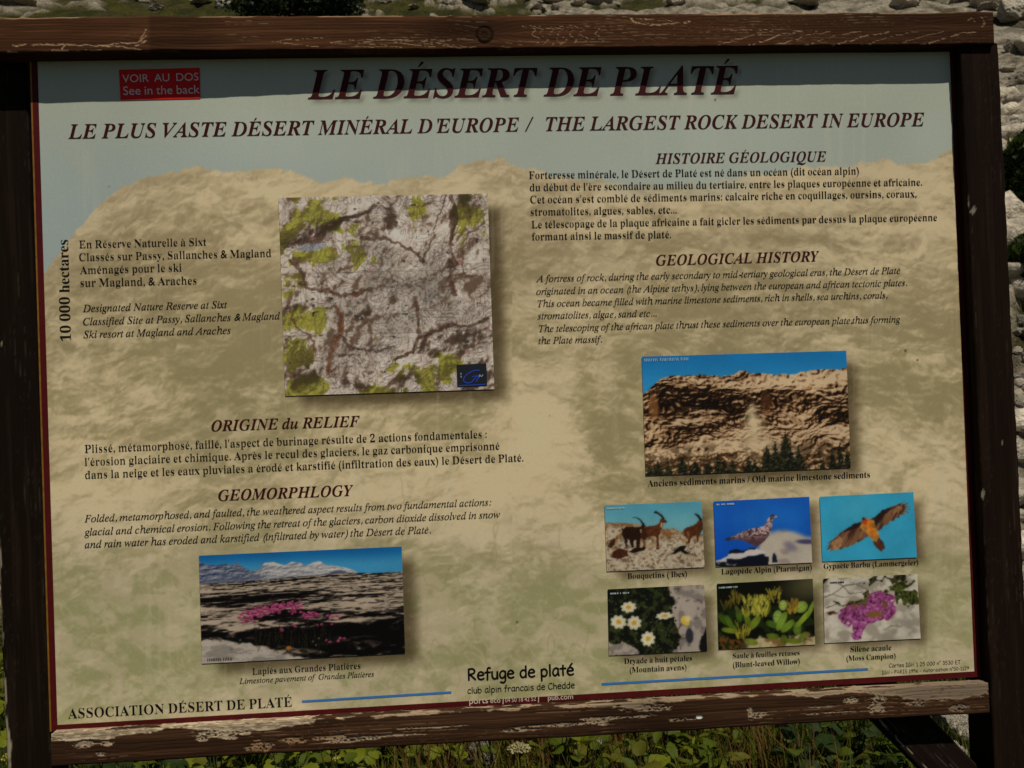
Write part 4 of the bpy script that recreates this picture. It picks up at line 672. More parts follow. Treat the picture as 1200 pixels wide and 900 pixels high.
def wood_front(dark, pale, seed, knots=(), arch=(), flecks=1.0, sp=0.0042, bare=None, marks=(), tone=None):
    def fn(U, Y, Zz, face):
        ZZ = np.where(face == 1, Zz + Y * .8, np.where(face == 3, -Y, Zz))
        g = grain(U, ZZ, seed, knots, sp, arch)
        ph = g - np.floor(g)
        line = np.exp(-((ph - .5) / .10) ** 2)
        fib = fbm(U * 26, ZZ * 1500, 3, seed + 11)
        tn = 0.72 + 0.5 * fbm(U * 5, ZZ * 40, 4, seed + 21) + 0.25 * (fib - .5)
        col = alb(dark)[None, None, :] * tn[..., None]
        # paler streaks along the fibre where the stain has thinned
        thin = sm(fbm(U * 7, ZZ * 200, 4, seed + 31), .52, .72)
        col = mix(col, alb(np.array(dark) * 1.35 + 6), thin * .6)
        # dark growth lines
        col = mix(col, alb(np.array(dark) * .55), line * .45)
        rel = (fib - .5) * .6 - line * .5
        # fine pale flecks in the open grain
        fl = sm(noise(U * 260, ZZ * 1500, seed + 41), .80, .93) * sm(fbm(U * 6, ZZ * 45, 3, seed + 45), .42, .62) * flecks
        col = mix(col, alb(np.array(pale) * .72), np.clip(fl, 0, 1) * .75)
        # peeled ridges following the growth lines
        pl = np.exp(-((ph - .5) / .075) ** 2) * sm(fbm(U * 11, ZZ * 55, 4, seed + 51), .56, .66) * sm(noise(U * 190, ZZ * 500, seed + 55), .25, .5) * flecks
        col = mix(col, alb(pale), np.clip(pl, 0, 1) * .85)
        for (ku, kz, kr, amp) in knots:
            if amp <= 0.004:
                continue
            d = np.hypot(U - ku, Zz - kz) + (fbm(U * 300, Zz * 300, 2, seed) - .5) * .0012
            rg = .5 + .5 * np.cos(d / kr * 11)
            inn = sm(d, kr * 1.08, kr * .9)
            col = mix(col, alb(np.array(dark) * .8) * (0.7 + .6 * rg[..., None]), inn * (face == 0))
            ringm = np.exp(-((d - kr) / (kr * .12)) ** 2) * (face == 0)
            col = mix(col, alb(np.array(dark) * .35), ringm * .8)
            rel = rel - ringm * 2 + inn * rg
        if bare is not None:
            bm, bc = bare(U, Y, Zz, face)
            grainy = .80 + .35 * fib + .12 * (ph - .5)
            col = mix(col, bc * grainy[..., None], bm)
            rel = rel - 1.6 * bm
        col = np.where((face == 3)[..., None], col * .55, col)          # shade painted into the colour of the underside face
        if tone is not None:
            col = col * tone(U, Zz)[..., None]
        return np.clip(col, 0.001, .85), rel
    return fn


def P3(px, py, y):
    x, z = unproj(px, py, y)
    return x, z + Z0


BOARD = empty('information_board', (0.6, 0.0, 0.0))
tag(BOARD, 'outdoor information panel about a limestone plateau in a dark brown weathered timber frame', 'information board')
INV = (0.6, 0.0, 0.0)


def pose(o, p, q):
    """lay a timber (axis +x) from p to q = (x, z), keeping y"""
    o.rotation_euler = (0, -math.atan2(q[1] - p[1], q[0] - p[0]), 0)


# top rail -------------------------------------------------------------
yF = -0.030
a0, a1 = P3(-70, 63.0, yF), P3(1168, 50.2, yF)
t0, t1 = P3(-70, 19.5, yF), P3(1168, 11.5, yF)
Lr = math.hypot(a1[0] - a0[0], a1[1] - a0[1])
Hr = ((t0[1] - a0[1]) + (t1[1] - a1[1])) / 2


def tu(px):           # pixel column -> distance along the top rail
    return P3(px, 45, yF)[0] - a0[0]


def tz(py, px=600):
    b = 63.0 + (50.2 - 63.0) * (px + 70) / 1238
    return (b - py) / 920.0


top_knots = [(tu(568), tz(39), .0105, .010), (tu(165), tz(50, 165), .006, .0038), (tu(1090), tz(25, 1090), .006, .0038), (tu(760), tz(24, 760), .012, .004)]
PALE = (142, 114, 86)


def top_bare(U, Y, Zz, face):
    m = np.zeros(U.shape)
    jx = (fbm(U * 140, Zz * 140, 3, 901) - .5) * .006
    jz = (fbm(U * 120, Zz * 120, 3, 907) - .5) * .0035

    def pth(pts, wd, brk=.42, s=1.0):
        q = [(tu(x), tz(y, x)) for x, y in pts]
        d = segd(U + jx, Zz + jz, q)
        return sm(d, wd * 1.15, wd * .4) * sm(noise(U * 330, Zz * 900, 913), brk - .05, brk + .22) * s * .9
    # long split under the left end, forked branch, and loops of raised grain
    for pts, wd in [([(14, 53), (30, 52), (75, 52)], .0012), ([(72, 57), (78, 52), (110, 53), (160, 50), (172, 34)], .0010), ([(110, 53), (135, 54), (165, 58)], .0009),
                    ([(160, 50), (172, 41)], .0009), ([(160, 54), (166, 50), (172, 47)], .0016), ([(60, 58), (90, 59), (122, 59)], .0006), ([(8, 60), (20, 60)], .0010)]:
        m = np.maximum(m, pth(pts, wd, .2))
    for cx in (320, 386, 420, 462, 488, 506):       # pointed arches left of the knot
        hh = 5 + (cx % 7) * .5
        m = np.maximum(m, pth([(cx + 58, 46 - hh * .4), (cx + 26, 47 - hh * .25), (cx, 48), (cx + 20, 50.5), (cx + 52, 54)], .00065, .38))
    for k, cx in enumerate((624, 634, 645, 655, 668, 680, 700)):      # wavy arcs right of the knot
        m = np.maximum(m, pth([(cx - 12, 28), (cx + 6, 32), (cx - 1, 38), (cx + 10, 44), (cx + 3, 50)], .0006, .46))
    m = np.maximum(m, pth([(741, 18), (747, 24), (765, 27), (790, 24), (812, 22)], .0016, .3))
    m = np.maximum(m, pth([(741, 18), (760, 20), (790, 21)], .0008, .4))
    for k in range(8):                                   # slanted flame grain near the right end
        cx = 862 + k * 34
        m = np.maximum(m, pth([(cx - 20, 51), (cx, 45), (cx + 22, 38), (cx + 46, 34)], .0006 + .0006 * (k % 3 == 1), .38))
    m = np.maximum(m, pth([(845, 33), (900, 32), (960, 34)], .0005, .5))
    m = np.maximum(m, pth([(1153, 16), (1157, 24), (1155, 28)], .0016, .35))
    m = np.maximum(m, pth([(1138, 20), (1142, 17), (1146, 22)], .0008, .35))
    # worn upper arris and lower arris
    tp = np.where(face == 0, sm(Zz, Hr - .0022, Hr - .0006), 0) + (face == 1) * .8
    m = np.maximum(m, tp * sm(fbm(U * 24, Zz * 90 + Y * 60, 4, 931), .50, .60))
    bt = np.where(face == 0, sm(Zz, .0030, .0012), 0)
    m = np.maximum(m, bt * sm(fbm(U * 20, Zz * 200, 4, 937), .56, .64) * .9)
    return m, alb(PALE)


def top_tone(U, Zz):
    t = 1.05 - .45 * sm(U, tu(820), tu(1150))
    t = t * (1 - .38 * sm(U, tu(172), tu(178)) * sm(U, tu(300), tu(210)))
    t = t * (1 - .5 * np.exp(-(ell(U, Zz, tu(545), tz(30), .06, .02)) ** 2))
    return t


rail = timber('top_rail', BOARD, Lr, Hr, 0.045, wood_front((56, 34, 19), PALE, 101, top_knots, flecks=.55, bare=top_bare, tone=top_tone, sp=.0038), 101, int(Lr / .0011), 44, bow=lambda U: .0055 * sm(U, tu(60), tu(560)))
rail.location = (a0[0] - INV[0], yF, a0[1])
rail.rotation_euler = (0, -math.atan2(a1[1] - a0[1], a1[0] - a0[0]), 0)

# bottom rail ----------------------------------------------------------
yB = -0.020
b0, b1 = P3(60.5, 898.5, yB), P3(1160, 836.0, yB)
c0, c1 = P3(60.5, 861.0, yB), P3(1160, 798.5, yB)
Lb = math.hypot(b1[0] - b0[0], b1[1] - b0[1])
Hb = ((c0[1] - b0[1]) + (c1[1] - b1[1])) / 2


def bu(px):
    return P3(px, 850, yB)[0] - b0[0]


def bz(dy):          # pixels below the top edge
    return Hb - dy / 920.0


bot_knots = [(bu(580), bz(26), .008, .0039), (bu(990), bz(14), .007, .0039), (bu(1032), bz(12), .009, .0039), (bu(150), bz(26), .006, .004)]


def bot_bare(U, Y, Zz, face):
    n1 = fbm(U * 42, (Zz + Y * .9) * 150, 5, 951)
    n2 = fbm(U * 130, (Zz + Y * .9) * 420, 3, 957)
    # depth to which the paint has gone, along the rail
    dep = np.interp(U, [bu(x) for x in (60, 75, 120, 150, 205, 225, 260, 290, 320, 345, 400, 560, 700, 740, 760, 800, 900, 960, 1000, 1040, 1060, 1100, 1125, 1160)],
                    [8, 6, 9, 4, 3, 8, 10, 11, 10, 5, 1, 0, 2, 6, 4, 0, 0, 3, 3, 8, 12, 16, 18, 10]) / 920.0
    m = sm(Zz + (n1 - .5) * .016, Hb - dep - .0006, Hb - dep + .0006)
    m = np.where(face == 1, sm(n1 + n2 * .2 - .62 + dep * 16, -.05, .05), m)
    # loose chips lower down
    chips = np.zeros(U.shape)
    for (px, dy, rx, ry) in [(92, 14, 16, 5), (125, 15, 7, 3.5), (80, 8, 20, 2), (118, 26, 5, 2.5), (255, 12, 30, 4.5), (238, 15, 10, 4), (305, 27, 22, 6), (345, 24, 26, 5), (380, 22, 22, 4),
                             (400, 27, 40, 2), (455, 24, 40, 1.5), (505, 17, 40, 1.2), (655, 22, 55, 2.0), (610, 26, 30, 1.6), (710, 17, 22, 3.2), (708, 24, 10, 1.5), (755, 9, 28, 5), (752, 17, 16, 3.0),
                             (800, 24, 24, 2.2), (890, 24, 14, 4.5), (1000, 13, 9, 4), (1033, 12, 9, 8), (1030, 24, 10, 5), (1075, 20, 18, 6), (1100, 12, 26, 7), (1125, 28, 14, 5), (960, 18, 22, 1.2),
                             (1150, 10, 10, 8), (980, 26, 40, 1.2), (880, 21, 4, 9)]:
        q = ell(U, Zz, bu(px), bz(dy), rx / 920., ry / 920.) + (n1 - .5) * 1.9 + (n2 - .5) * .9
        chips = np.maximum(chips, sm(q, 1.0, .82))
    m = np.maximum(m, chips * (face == 0) * sm(noise(U * 420, Zz * 900, 959), .18, .34))
    orange = sm(U, bu(270), bu(300)) * sm(U, bu(420), bu(360)) * sm(Zz, bz(18), bz(21))
    c = alb((124, 107, 85)) * np.ones(U.shape + (1,))
    c = mix(c, alb((162, 148, 122)), sm(n2, .5, .62) * sm(U, bu(480), bu(380)) * .8)
    c = mix(c, alb((118, 92, 66)), orange)
    rt = sm(U, bu(1000), bu(1080))
    c = mix(c, alb((98, 84, 68)), rt * .85)
    crk = sm(np.abs(fbm(U * 14, (Zz + Y) * 260, 3, 961) - .5), .020, .0)
    c = mix(c, alb((45, 32, 24)), crk * .8)
    nail = ell(U, Zz, bu(820), bz(22), 4 / 920., 2.6 / 920.)
    m = np.maximum(m, sm(nail, 1.1, .9))
    c = mix(c, alb((190, 185, 170)), sm(nail, 1.1, .9))
    return np.clip(m, 0, 1), c


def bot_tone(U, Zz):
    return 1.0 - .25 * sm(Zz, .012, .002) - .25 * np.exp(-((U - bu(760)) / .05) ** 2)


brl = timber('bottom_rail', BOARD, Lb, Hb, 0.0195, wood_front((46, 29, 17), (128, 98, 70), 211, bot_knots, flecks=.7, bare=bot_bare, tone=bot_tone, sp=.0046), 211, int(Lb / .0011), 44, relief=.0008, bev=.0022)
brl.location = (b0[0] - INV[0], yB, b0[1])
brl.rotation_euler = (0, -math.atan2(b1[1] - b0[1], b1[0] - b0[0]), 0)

# posts ----------------------------------------------------------------


def post(name, xb_in, xt_in, width, z_top, y_front, depth, side, seed, colr, bare=None):
    """timber standing upright; x of the inner front edge at the bottom rail and the top"""
    zb = -0.30
    slope = (xt_in[0] - xb_in[0]) / (xt_in[1] - xb_in[1])
    L = z_top - zb
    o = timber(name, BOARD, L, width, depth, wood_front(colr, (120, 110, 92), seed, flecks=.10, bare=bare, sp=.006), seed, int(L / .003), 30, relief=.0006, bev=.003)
    xin = xb_in[0] + slope * (zb - xb_in[1])
    # axis +x -> up, section z -> -x
    ang = math.atan(slope)
    o.rotation_euler = (0, -math.pi / 2 + ang, 0)
    x = xin + (width if side > 0 else 0)
    o.location = (x - INV[0], y_front, zb)
    return o


def peel_left(U, Y, Zz, face):
    # section z runs to -x: z = width is the outer (left) edge
    n = fbm(U * 30, Zz * 90, 4, 971)
    wv = np.interp(U, [0.9, 1.08, 1.12, 1.2, 1.26, 1.33, 1.45], [.010, .008, .002, .005, .002, .0, .0])
    m = sm(Zz + (n - .5) * .006, .056 - wv, .0568 - wv) * sm(n, .30, .42)
    sp_ = sm(noise(U * 90, Zz * 90, 977), .975, .99) * (face == 0)
    return np.clip(m + sp_, 0, 1), alb((128, 118, 96))


def peel_right(U, Y, Zz, face):
    m = np.zeros(U.shape)
    n = fbm(U * 160, Zz * 160, 3, 981)
    W_ = .054
    for (px, py, ru, rz) in [(1135, 238, .010, .0018), (1140, 246, .006, .005), (1133, 258, .014, .001), (1142, 440, .014, .0005), (1160, 575, .006, .0010), (1175, 518, .004, .001), (1152, 580, .007, .002)]:
        x, z = P3(px, py, -.018)
        uu = z + .30
        xin = unproj(1125 + (py - 52) * .0471, py, -.018)[0]
        zz = W_ - (x - xin)
        q = np.hypot((U - uu) / ru, (Zz - zz) / rz) + (n - .5) * 1.6
        m = np.maximum(m, sm(q, 1, .75) * (face == 0))
    return m, alb((105, 96, 84))


lb_in, lt_in = P3(62, 855, 0.004), P3(30.5, 63, 0.004)
pl = post('post', lb_in, lt_in, .0585, P3(30, 60, 0.004)[1], 0.004, .045, -1, 311, (18, 11, 6), peel_left)
rb_in, rt_in = P3(1160.5, 800, -.018), P3(1125, 52, -.018)
pr = post('post', rb_in, rt_in, .054, P3(1150, 50.8, -.018)[1], -.018, .062, 1, 331, (20, 11, 6), peel_right)

# thin batten that closes the gap between the panel and the right post
bt_b, bt_t = P3(1149, 797, -.001), P3(1118.5, 62, -.001)

# diagonal brace behind the bottom rail --------------------------------
yD = 0.006
d0, d1 = P3(1030, 815, yD), P3(1150, 938, yD)


def brace_bare(U, Y, Zz, face):
    n = fbm(U * 60, Zz * 160, 4, 991)
    d = np.abs(Zz - .007 - (n - .5) * .004)
    m = sm(d, .0012, .0004) * sm(noise(U * 120, Zz * 500, 993), .45, .62) * (face == 0)
    return m, alb((110, 102, 88))


LD = math.hypot(d1[0] - d0[0], d1[1] - d0[1]) + .12
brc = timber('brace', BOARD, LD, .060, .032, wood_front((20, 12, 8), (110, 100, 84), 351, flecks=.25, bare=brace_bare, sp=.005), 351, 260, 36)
angd = math.atan2(d1[1] - d0[1], d1[0] - d0[0])
brc.rotation_euler = (0, -angd, 0)
nx, nz_ = -math.sin(angd), math.cos(angd)
brc.location = (d0[0] - nx * .030 - math.cos(angd) * .05 - INV[0], yD, d0[1] - nz_ * .030 - math.sin(angd) * .05)
for i, (px, py) in enumerate([(22, 40), (1146, 36)]):
    pass
# ------------------------------------------------------------------ the board: printed panel
# all prints are laid out in panel coordinates (metres on the plane y=0)
def pxg(X, Z):
    """panel (x, z) -> approximate picture pixel (used only as the artwork's own coordinate grid)"""
    wv = np.stack([X - CX, Z - CZ, np.full(X.shape, -CD)], -1)
    c = wv @ RM.T
    return 600 - FPX * c[..., 0] / c[..., 2], 450 + FPX * c[..., 1] / c[..., 2]


PX0, PX1, PZ0, PZ1 = -0.0005, 1.2005, -0.0002, 0.862
STEP = 0.00165
nx_, nz2 = int((PX1 - PX0) / STEP), int((PZ1 - PZ0) / STEP)
gx, gz = np.meshgrid(np.linspace(PX0, PX1, nx_), np.linspace(PZ0, PZ1, nz2), indexing='ij')
IX, IY = pxg(gx, gz)

TITLE = [("LE DÉSERT DE PLATÉ", 'J', (361, 115.8), (866, 109.6), (-.003, -.003), 1.0)]
PIC = {'map': [(326.6, 232), (571.4, 227), (579.2, 456), (334.5, 464)],
       'pavement': [(233.3, 651), (470.8, 640.3), (474.8, 765.3), (236.8, 777.5)],
       'cliff': [(752, 418), (991.3, 411), (996.6, 548), (756.5, 557.5)],
       'ibex': [(708.3, 592), (822, 587.5), (825.5, 664.5), (711, 669.5)],
       'ptarmigan': [(836, 587.5), (948, 582), (951.5, 659), (838.7, 664)],
       'vulture': [(960.3, 582), (1070, 576.5), (1074, 653), (963.5, 658)],
       'avens': [(712, 690.5), (825, 685), (828.5, 762.5), (713.5, 768)],
       'willow': [(840, 684), (952, 678), (955, 755), (842, 761)],
       'campion': [(964.5, 678), (1074.5, 672.5), (1078.5, 748), (966, 753.5)]}


def panel_art():
    x, y = IX, IY
    sky_c = np.array((146, 152, 140.))
    sky = mix(np.ones(x.shape + (3,)) * sky_c, (132, 144, 142), sm(x, 900, 100) * sm(y, 120, 260) * .7)
    sky = mix(sky, (150, 150, 128), sm(y, 160, 120) * .3)
    # ---- faded mountain
    wx = (fbm(x / 60, y / 60, 4, 2) - .5) * 46
    wy = (fbm(x / 60, y / 60, 4, 3) - .5) * 30
    wz = (fbm(x / 18, y / 18, 3, 4) - .5) * 10
    tilt = np.where(x < 600, .22, -.10)

    def height(dx, dy):
        X, Y = x + dx + wz, y + dy + wy * .7 + wz + x * tilt
        return fbm(X / 75, Y / 26, 4, 7, .62) + .75 * fbm(X / 24, Y / 11, 4, 13, .66) + .35 * fbm(X / 7, Y / 6, 2, 17, .6)
    rel = np.clip((height(0, 0) - height(-1.6, -3.6)) * 3.4, -1.2, 1.2)
    n1 = fbm((x + wx) / 80, (y + wy) / 55, 4, 1, .5)
    leafy_ = np.clip(1 - np.abs(fbm((x + wx) / 16, (y + wy) / 30, 3, 19, .6) - .5) * 7, -1, 1)
    sun_b = [(200, 235, 95, 30, .16), (360, 225, 120, 18, .2), (560, 215, 95, 28, .32), (440, 215, 90, 14, .2), (700, 240, 90, 20, .15), (800, 300, 250, 45, .10), (1000, 200, 130, 18, .3),
             (1090, 230, 50, 45, .2), (800, 235, 260, 12, .2), (720, 265, 300, 8, .14), (1060, 270, 70, 8, .18),
             (620, 430, 55, 90, .30), (640, 500, 60, 60, .34), (600, 560, 120, 40, .3), (500, 590, 220, 45, .22), (130, 590, 90, 50, .30), (85, 520, 30, 70, .22), (90, 440, 22, 90, .16),
             (230, 460, 120, 12, .16), (170, 490, 90, 8, .16), (1070, 530, 90, 45, .36), (1050, 590, 110, 40, .22), (1060, 420, 60, 7, .2), (640, 640, 150, 40, .2), (300, 620, 150, 30, .1), (900, 390, 90, 30, .1), (220, 268, 60, 10, .15), (290, 274, 60, 9, .1),
             (660, 380, 40, 40, .12), (900, 620, 220, 30, .12)]
    shd_b = [(210, 215, 40, 8, .2), (300, 250, 70, 22, .16), (230, 350, 190, 50, .14), (200, 430, 140, 26, .20), (430, 380, 200, 70, .05), (610, 290, 34, 70, .24), (590, 450, 40, 60, .12),
             (1060, 460, 90, 34, .30), (1080, 370, 50, 22, .14), (760, 400, 120, 30, .16), (860, 340, 200, 14, .06), (560, 660, 34, 22, .26), (520, 700, 22, 20, .2), (610, 690, 34, 26, .16),
             (700, 560, 60, 14, .12), (740, 530, 50, 10, .1), (930, 280, 90, 8, .12), (1000, 245, 60, 6, .1), (200, 740, 150, 60, .12), (640, 740, 160, 60, .16), (1100, 690, 40, 90, .14), (85, 470, 12, 50, .2), (690, 500, 30, 30, .1)]
    low = sm(y, 560, 680)
    patch = sm(fbm((x + wx) / 34, (y + wy + x * tilt) / 15, 5, 21, .62), .42, .58)
    patch2 = sm(fbm((x + wx) / 15, (y + wy) / 11, 4, 25, .62), .44, .60)
    v = .43 + (n1 - .5) * .65 + rel * (.17 - .07 * low) + (patch - .5) * .20 + (patch2 - .5) * .16 + leafy_ * .07 * low
    for cx, cy, rx, ry, a in sun_b:
        v = v + a * np.exp(-ell(x + wx * .6, y + wy * .6, cx, cy, rx, ry) ** 2)
    for cx, cy, rx, ry, a in shd_b:
        v = v - a * np.exp(-ell(x + wx * .6, y + wy * .6, cx, cy, rx, ry) ** 2)
    v = sm(v, .10, .92)
    hi = mix(np.ones(x.shape + (3,)) * np.array((190, 171, 136.)), (183, 168, 139), sm(y, 560, 700))
    lo = mix(np.ones(x.shape + (3,)) * np.array((134, 118, 87.)), (131, 119, 84), sm(y, 250, 500))
    lo = mix(lo, (133, 129, 90), sm(y, 600, 710))
    m = lo * (1 - v[..., None]) + hi * v[..., None]
    # pinkish blooms low down
    pk = sm(fbm(x / 34, y / 22, 4, 37), .52, .66) * sm(y, 590, 690)
    m = mix(m, (172, 156, 130), pk * .55)
    st = sm(np.abs(fbm((x + y * .9) / 70, (y - x * .9) / 24, 3, 41) - .5), .035, .005) * sm(y, 650, 720)
    m = mix(m, (170, 158, 124), st * .45)
    fs = sm(np.abs(fbm(x / 26, y / 80, 3, 43) - .5), .03, .0) * sm(y, 560, 640) * sm(ell(x, y, 560, 700, 230, 110), 1.2, .6)
    m = mix(m, (120, 110, 72), fs * .35)
    m = mix(m, (140, 132, 96), .10)
    # ---- skyline
    rx_ = [40, 70, 92, 105, 125, 150, 180, 205, 232, 258, 275, 295, 330, 360, 378, 400, 430, 455, 470, 500, 525, 535, 550, 575, 588, 600, 612, 640, 690, 760, 830, 865, 885, 900, 930, 960, 985, 1010, 1040, 1062, 1080, 1100, 1125, 1160]
    ry_ = [330, 296, 268, 250, 232, 215, 205, 200, 196, 200, 203, 198, 199, 206, 213, 208, 213, 214, 209, 206, 204, 195, 190, 189, 181, 190, 194, 204, 210, 216, 216, 205, 202, 205, 196, 196, 198, 190, 188, 192, 192, 183, 172, 168]
    yl = np.interp(x, rx_, ry_) + (fbm(x / 9, x * 0, 3, 51) - .5) * 9
    mk = sm(y - yl, -1.5, 2.5)
    hz = np.exp(-np.maximum(y - yl, 0) / 16) * .35
    m = mix(m, (176, 158, 128), hz)
    mk = mk * (1 - .55 * sm(x, 690, 740) * sm(x, 900, 850) * sm(y, 240, 212))
    col = mix(sky, m, mk)
    # ---- soft drop shadows printed under the pictures and the title
    sh = np.zeros(x.shape)
    for k, q in PIC.items():
        off = {'map': (15, 12), 'pavement': (15, 11), 'cliff': (11, 9)}.get(k, (9, 7))
        s_ = {'map': .95, 'pavement': .9}.get(k, .85)
        sh = np.maximum(sh, inpoly(x, y, [(a + off[0] + (4 if i in (0, 3) else 0), b + off[1] + (4 if i < 2 else 0)) for i, (a, b) in enumerate(q)]) * s_)
    sh = blur(sh, 3)
    m_ = (130 / 255., 112 / 255., 74 / 255.)
    col = mix(col, (52, 40, 22), sh * .78)
    lay_, lo_, hi_ = lay(TITLE[0][0], 'J', TITLE[0][4])
    A, B = np.array(unproj(*TITLE[0][2])), np.array(unproj(*TITLE[0][3]))
    d = B - A
    s = np.hypot(*d) / (hi_ - lo_)
    ux = d / np.hypot(*d)
    up = np.array([-ux[1], ux[0]])
    j0 = int((0.765 - PZ0) / STEP)
    ts = np.zeros(x.shape, bool)
    for x0, cons, tris in lay_:
        for c in cons:
            p = A + np.outer((c[:, 0] + x0 - lo_) * s, ux) + np.outer(c[:, 1] * s, up) + np.array([.0042, -.0048])
            i0, i1 = int((p[:, 0].min() - PX0) / STEP) - 2, int((p[:, 0].max() - PX0) / STEP) + 3
            ts[i0:i1, j0:] ^= inpoly(gx[i0:i1, j0:], gz[i0:i1, j0:], p.tolist())
    col = mix(col, (96, 92, 78), blur(ts.astype(float), 1) * .75)
    # uneven fading, dust and run marks left by rain
    col = col * (1 + .05 * (fbm(x / 130, y / 170, 3, 63) - .5) * 2)[..., None]
    runs = sm(fbm(x / 5.5, y / 190, 3, 64), .60, .74) * sm(fbm(x / 90, y / 120, 2, 65), .45, .6)
    col = mix(col, (172, 164, 142), runs * .16)
    dust = sm(noise(x / 1.6, y / 1.6, 66), .80, .98) * .16
    col = mix(col, (178, 172, 150), dust)
    # small specks of dirt and scratches in the laminate
    sp_ = sm(noise(x / 2.3, y / 2.3, 61), .985, .998) * sm(fbm(x / 60, y / 60, 2, 62), .5, .6)
    col = mix(col, (90, 80, 60), sp_ * .5)
    for (a, b, c_, d_) in [(499, 655, 501, 790), (470, 560, 479, 640), (838, 116, 839, 121), (730, 157, 734, 158)]:
        col = mix(col, (150, 136, 104), sm(segd(x, y, [(a, b), (c_, d_)]), 1.1, .4) * .5)
    for (a, b) in [(606, 729), (1061, 411), (1075, 422), (838, 117)]:
        col = mix(col, (50, 40, 30), sm(np.hypot(x - a, y - b), 1.8, .8) * .7)
    return alb(np.clip(col, 0, 255))


cc = panel_art()
Vp = np.stack([gx - INV[0], np.zeros(gx.shape), gz + Z0], -1).reshape(-1, 3)
Fp = gridfaces(nx_, nz2)
panel = link('panel', mesh_np('panel', Vp, Fp, cc.reshape(-1, 3)), BOARD, M_PRINT)
# sheet that carries the print: edges and back
x0_, x1_ = -0.0095, 1.2095


def slab(name, x0, x1, z0, z1, y0, y1, parent, m, bevel=0.0):
    bm = bmesh.new()
    bmesh.ops.create_cube(bm, size=1)
    for v in bm.verts:
        v.co = Vector((x0 + (v.co.x + .5) * (x1 - x0) - INV[0], y0 + (v.co.y + .5) * (y1 - y0), z0 + (v.co.z + .5) * (z1 - z0) + Z0))
    if bevel:
        bmesh.ops.bevel(bm, geom=bm.edges[:], offset=bevel, segments=2, affect='EDGES')
    me = bpy.data.meshes.new(name)
    bm.to_mesh(me)
    bm.free()
    return link(name, me, parent, m)


slab('backing_sheet', x0_, x1_, -0.0085, 0.864, 0.0012, 0.0038, panel, M_ALU)


def quad(name, pts, parent, m, dy, label=None, sub=1):
    """flat strip given by four pixel corners on the panel plane"""
    P = [unproj(*p) for p in pts]
    V = [(p[0] - INV[0], -dy, p[1] + Z0) for p in P]
    o = link(name, mesh_np(name, V, [(0, 1, 2, 3)]), parent, m)
    if label:
        o['label'] = label
    return o


def strip(name, x0, x1, z0, z1, m, dy=.0004):
    V = [(x0 - INV[0], -dy, z0 + Z0), (x1 - INV[0], -dy, z0 + Z0), (x1 - INV[0], -dy, z1 + Z0), (x0 - INV[0], -dy, z1 + Z0)]
    return link(name, mesh_np(name, V, [(0, 1, 2, 3)]), panel, m)


strip('border_strip', -0.0078, -0.0003, -0.0075, 0.862, M_BORDER)
strip('border_strip', -0.0003, 1.2003, -0.0075, -0.0001, M_BORDER)
strip('border_strip', 1.2003, 1.2085, -0.0075, 0.862, M_BORDER)
strip('edge_line', -0.0098, -0.0078, -0.0080, 0.862, M_GOLD)

# blue rules
quad('blue_rule', [(354, 823.2), (529, 812.4), (529, 809.8), (354, 820.6)], panel, M_BLUE, .0005)
quad('blue_rule', [(705, 802.8), (1017, 785.3), (1017, 782.6), (705, 800.2)], panel, M_BLUE, .0005)

# ------------------------------------------------------------------ lettering on the panel
R_ = (.015, .001)
I_ = (-.006, -.004)
J_ = (.0, .0)
lettering('title_lettering', TITLE, panel, M_MAROON, INV, .0007)
lettering('subtitle_lettering', [("LE PLUS VASTE DÉSERT MINÉRAL D’EUROPE /", 'J', (80, 162.5), (626, 153.6), J_, 1.0),
                                 ("THE LARGEST ROCK DESERT IN EUROPE", 'J', (640, 153.4), (1083.5, 147.6), J_, 1.0)], panel, M_MAROON, INV)
for t, a, b in [("HISTOIRE GÉOLOGIQUE", (768, 191.8), (968.5, 189)), ("GEOLOGICAL HISTORY", (769, 311), (960.5, 306)),
                ("ORIGINE du RELIEF", (248, 505.3), (422, 499.5)), ("GEOMORPHLOGY", (256, 586.8), (414.5, 580.6))]:
    lettering('heading_lettering', [(t, 'J', a, b, J_, 1.0)], panel, M_MAROON, INV)
lettering('paragraph_lettering', [
    ("Forteresse minérale, le Désert de Platé est né dans un océan (dit océan alpin)", 'B', (620, 209.5), (1006.5, 204.3), R_, 1.06),
    ("du début de l’ère secondaire au milieu du tertiaire, entre les plaques européenne et africaine.", 'B', (621, 223.8), (1080.5, 217.3), R_, 1.06),
    ("Cet océan s’est comblé de sédiments marins: calcaire riche en coquillages, oursins, coraux,", 'B', (621.5, 238.2), (1074, 231), R_, 1.06),
    ("stromatolites, algues, sables, etc...", 'B', (622, 252.5), (793, 249.8), R_, 1.06),
    ("Le télescopage de la plaque africaine a fait gicler les sédiments par dessus la plaque européenne", 'B', (623, 267.3), (1098, 258.6), R_, 1.06),
    ("formant ainsi le massif de platé.", 'B', (623.5, 281.5), (786.5, 278.7), R_, 1.06)], panel, M_INK, INV)
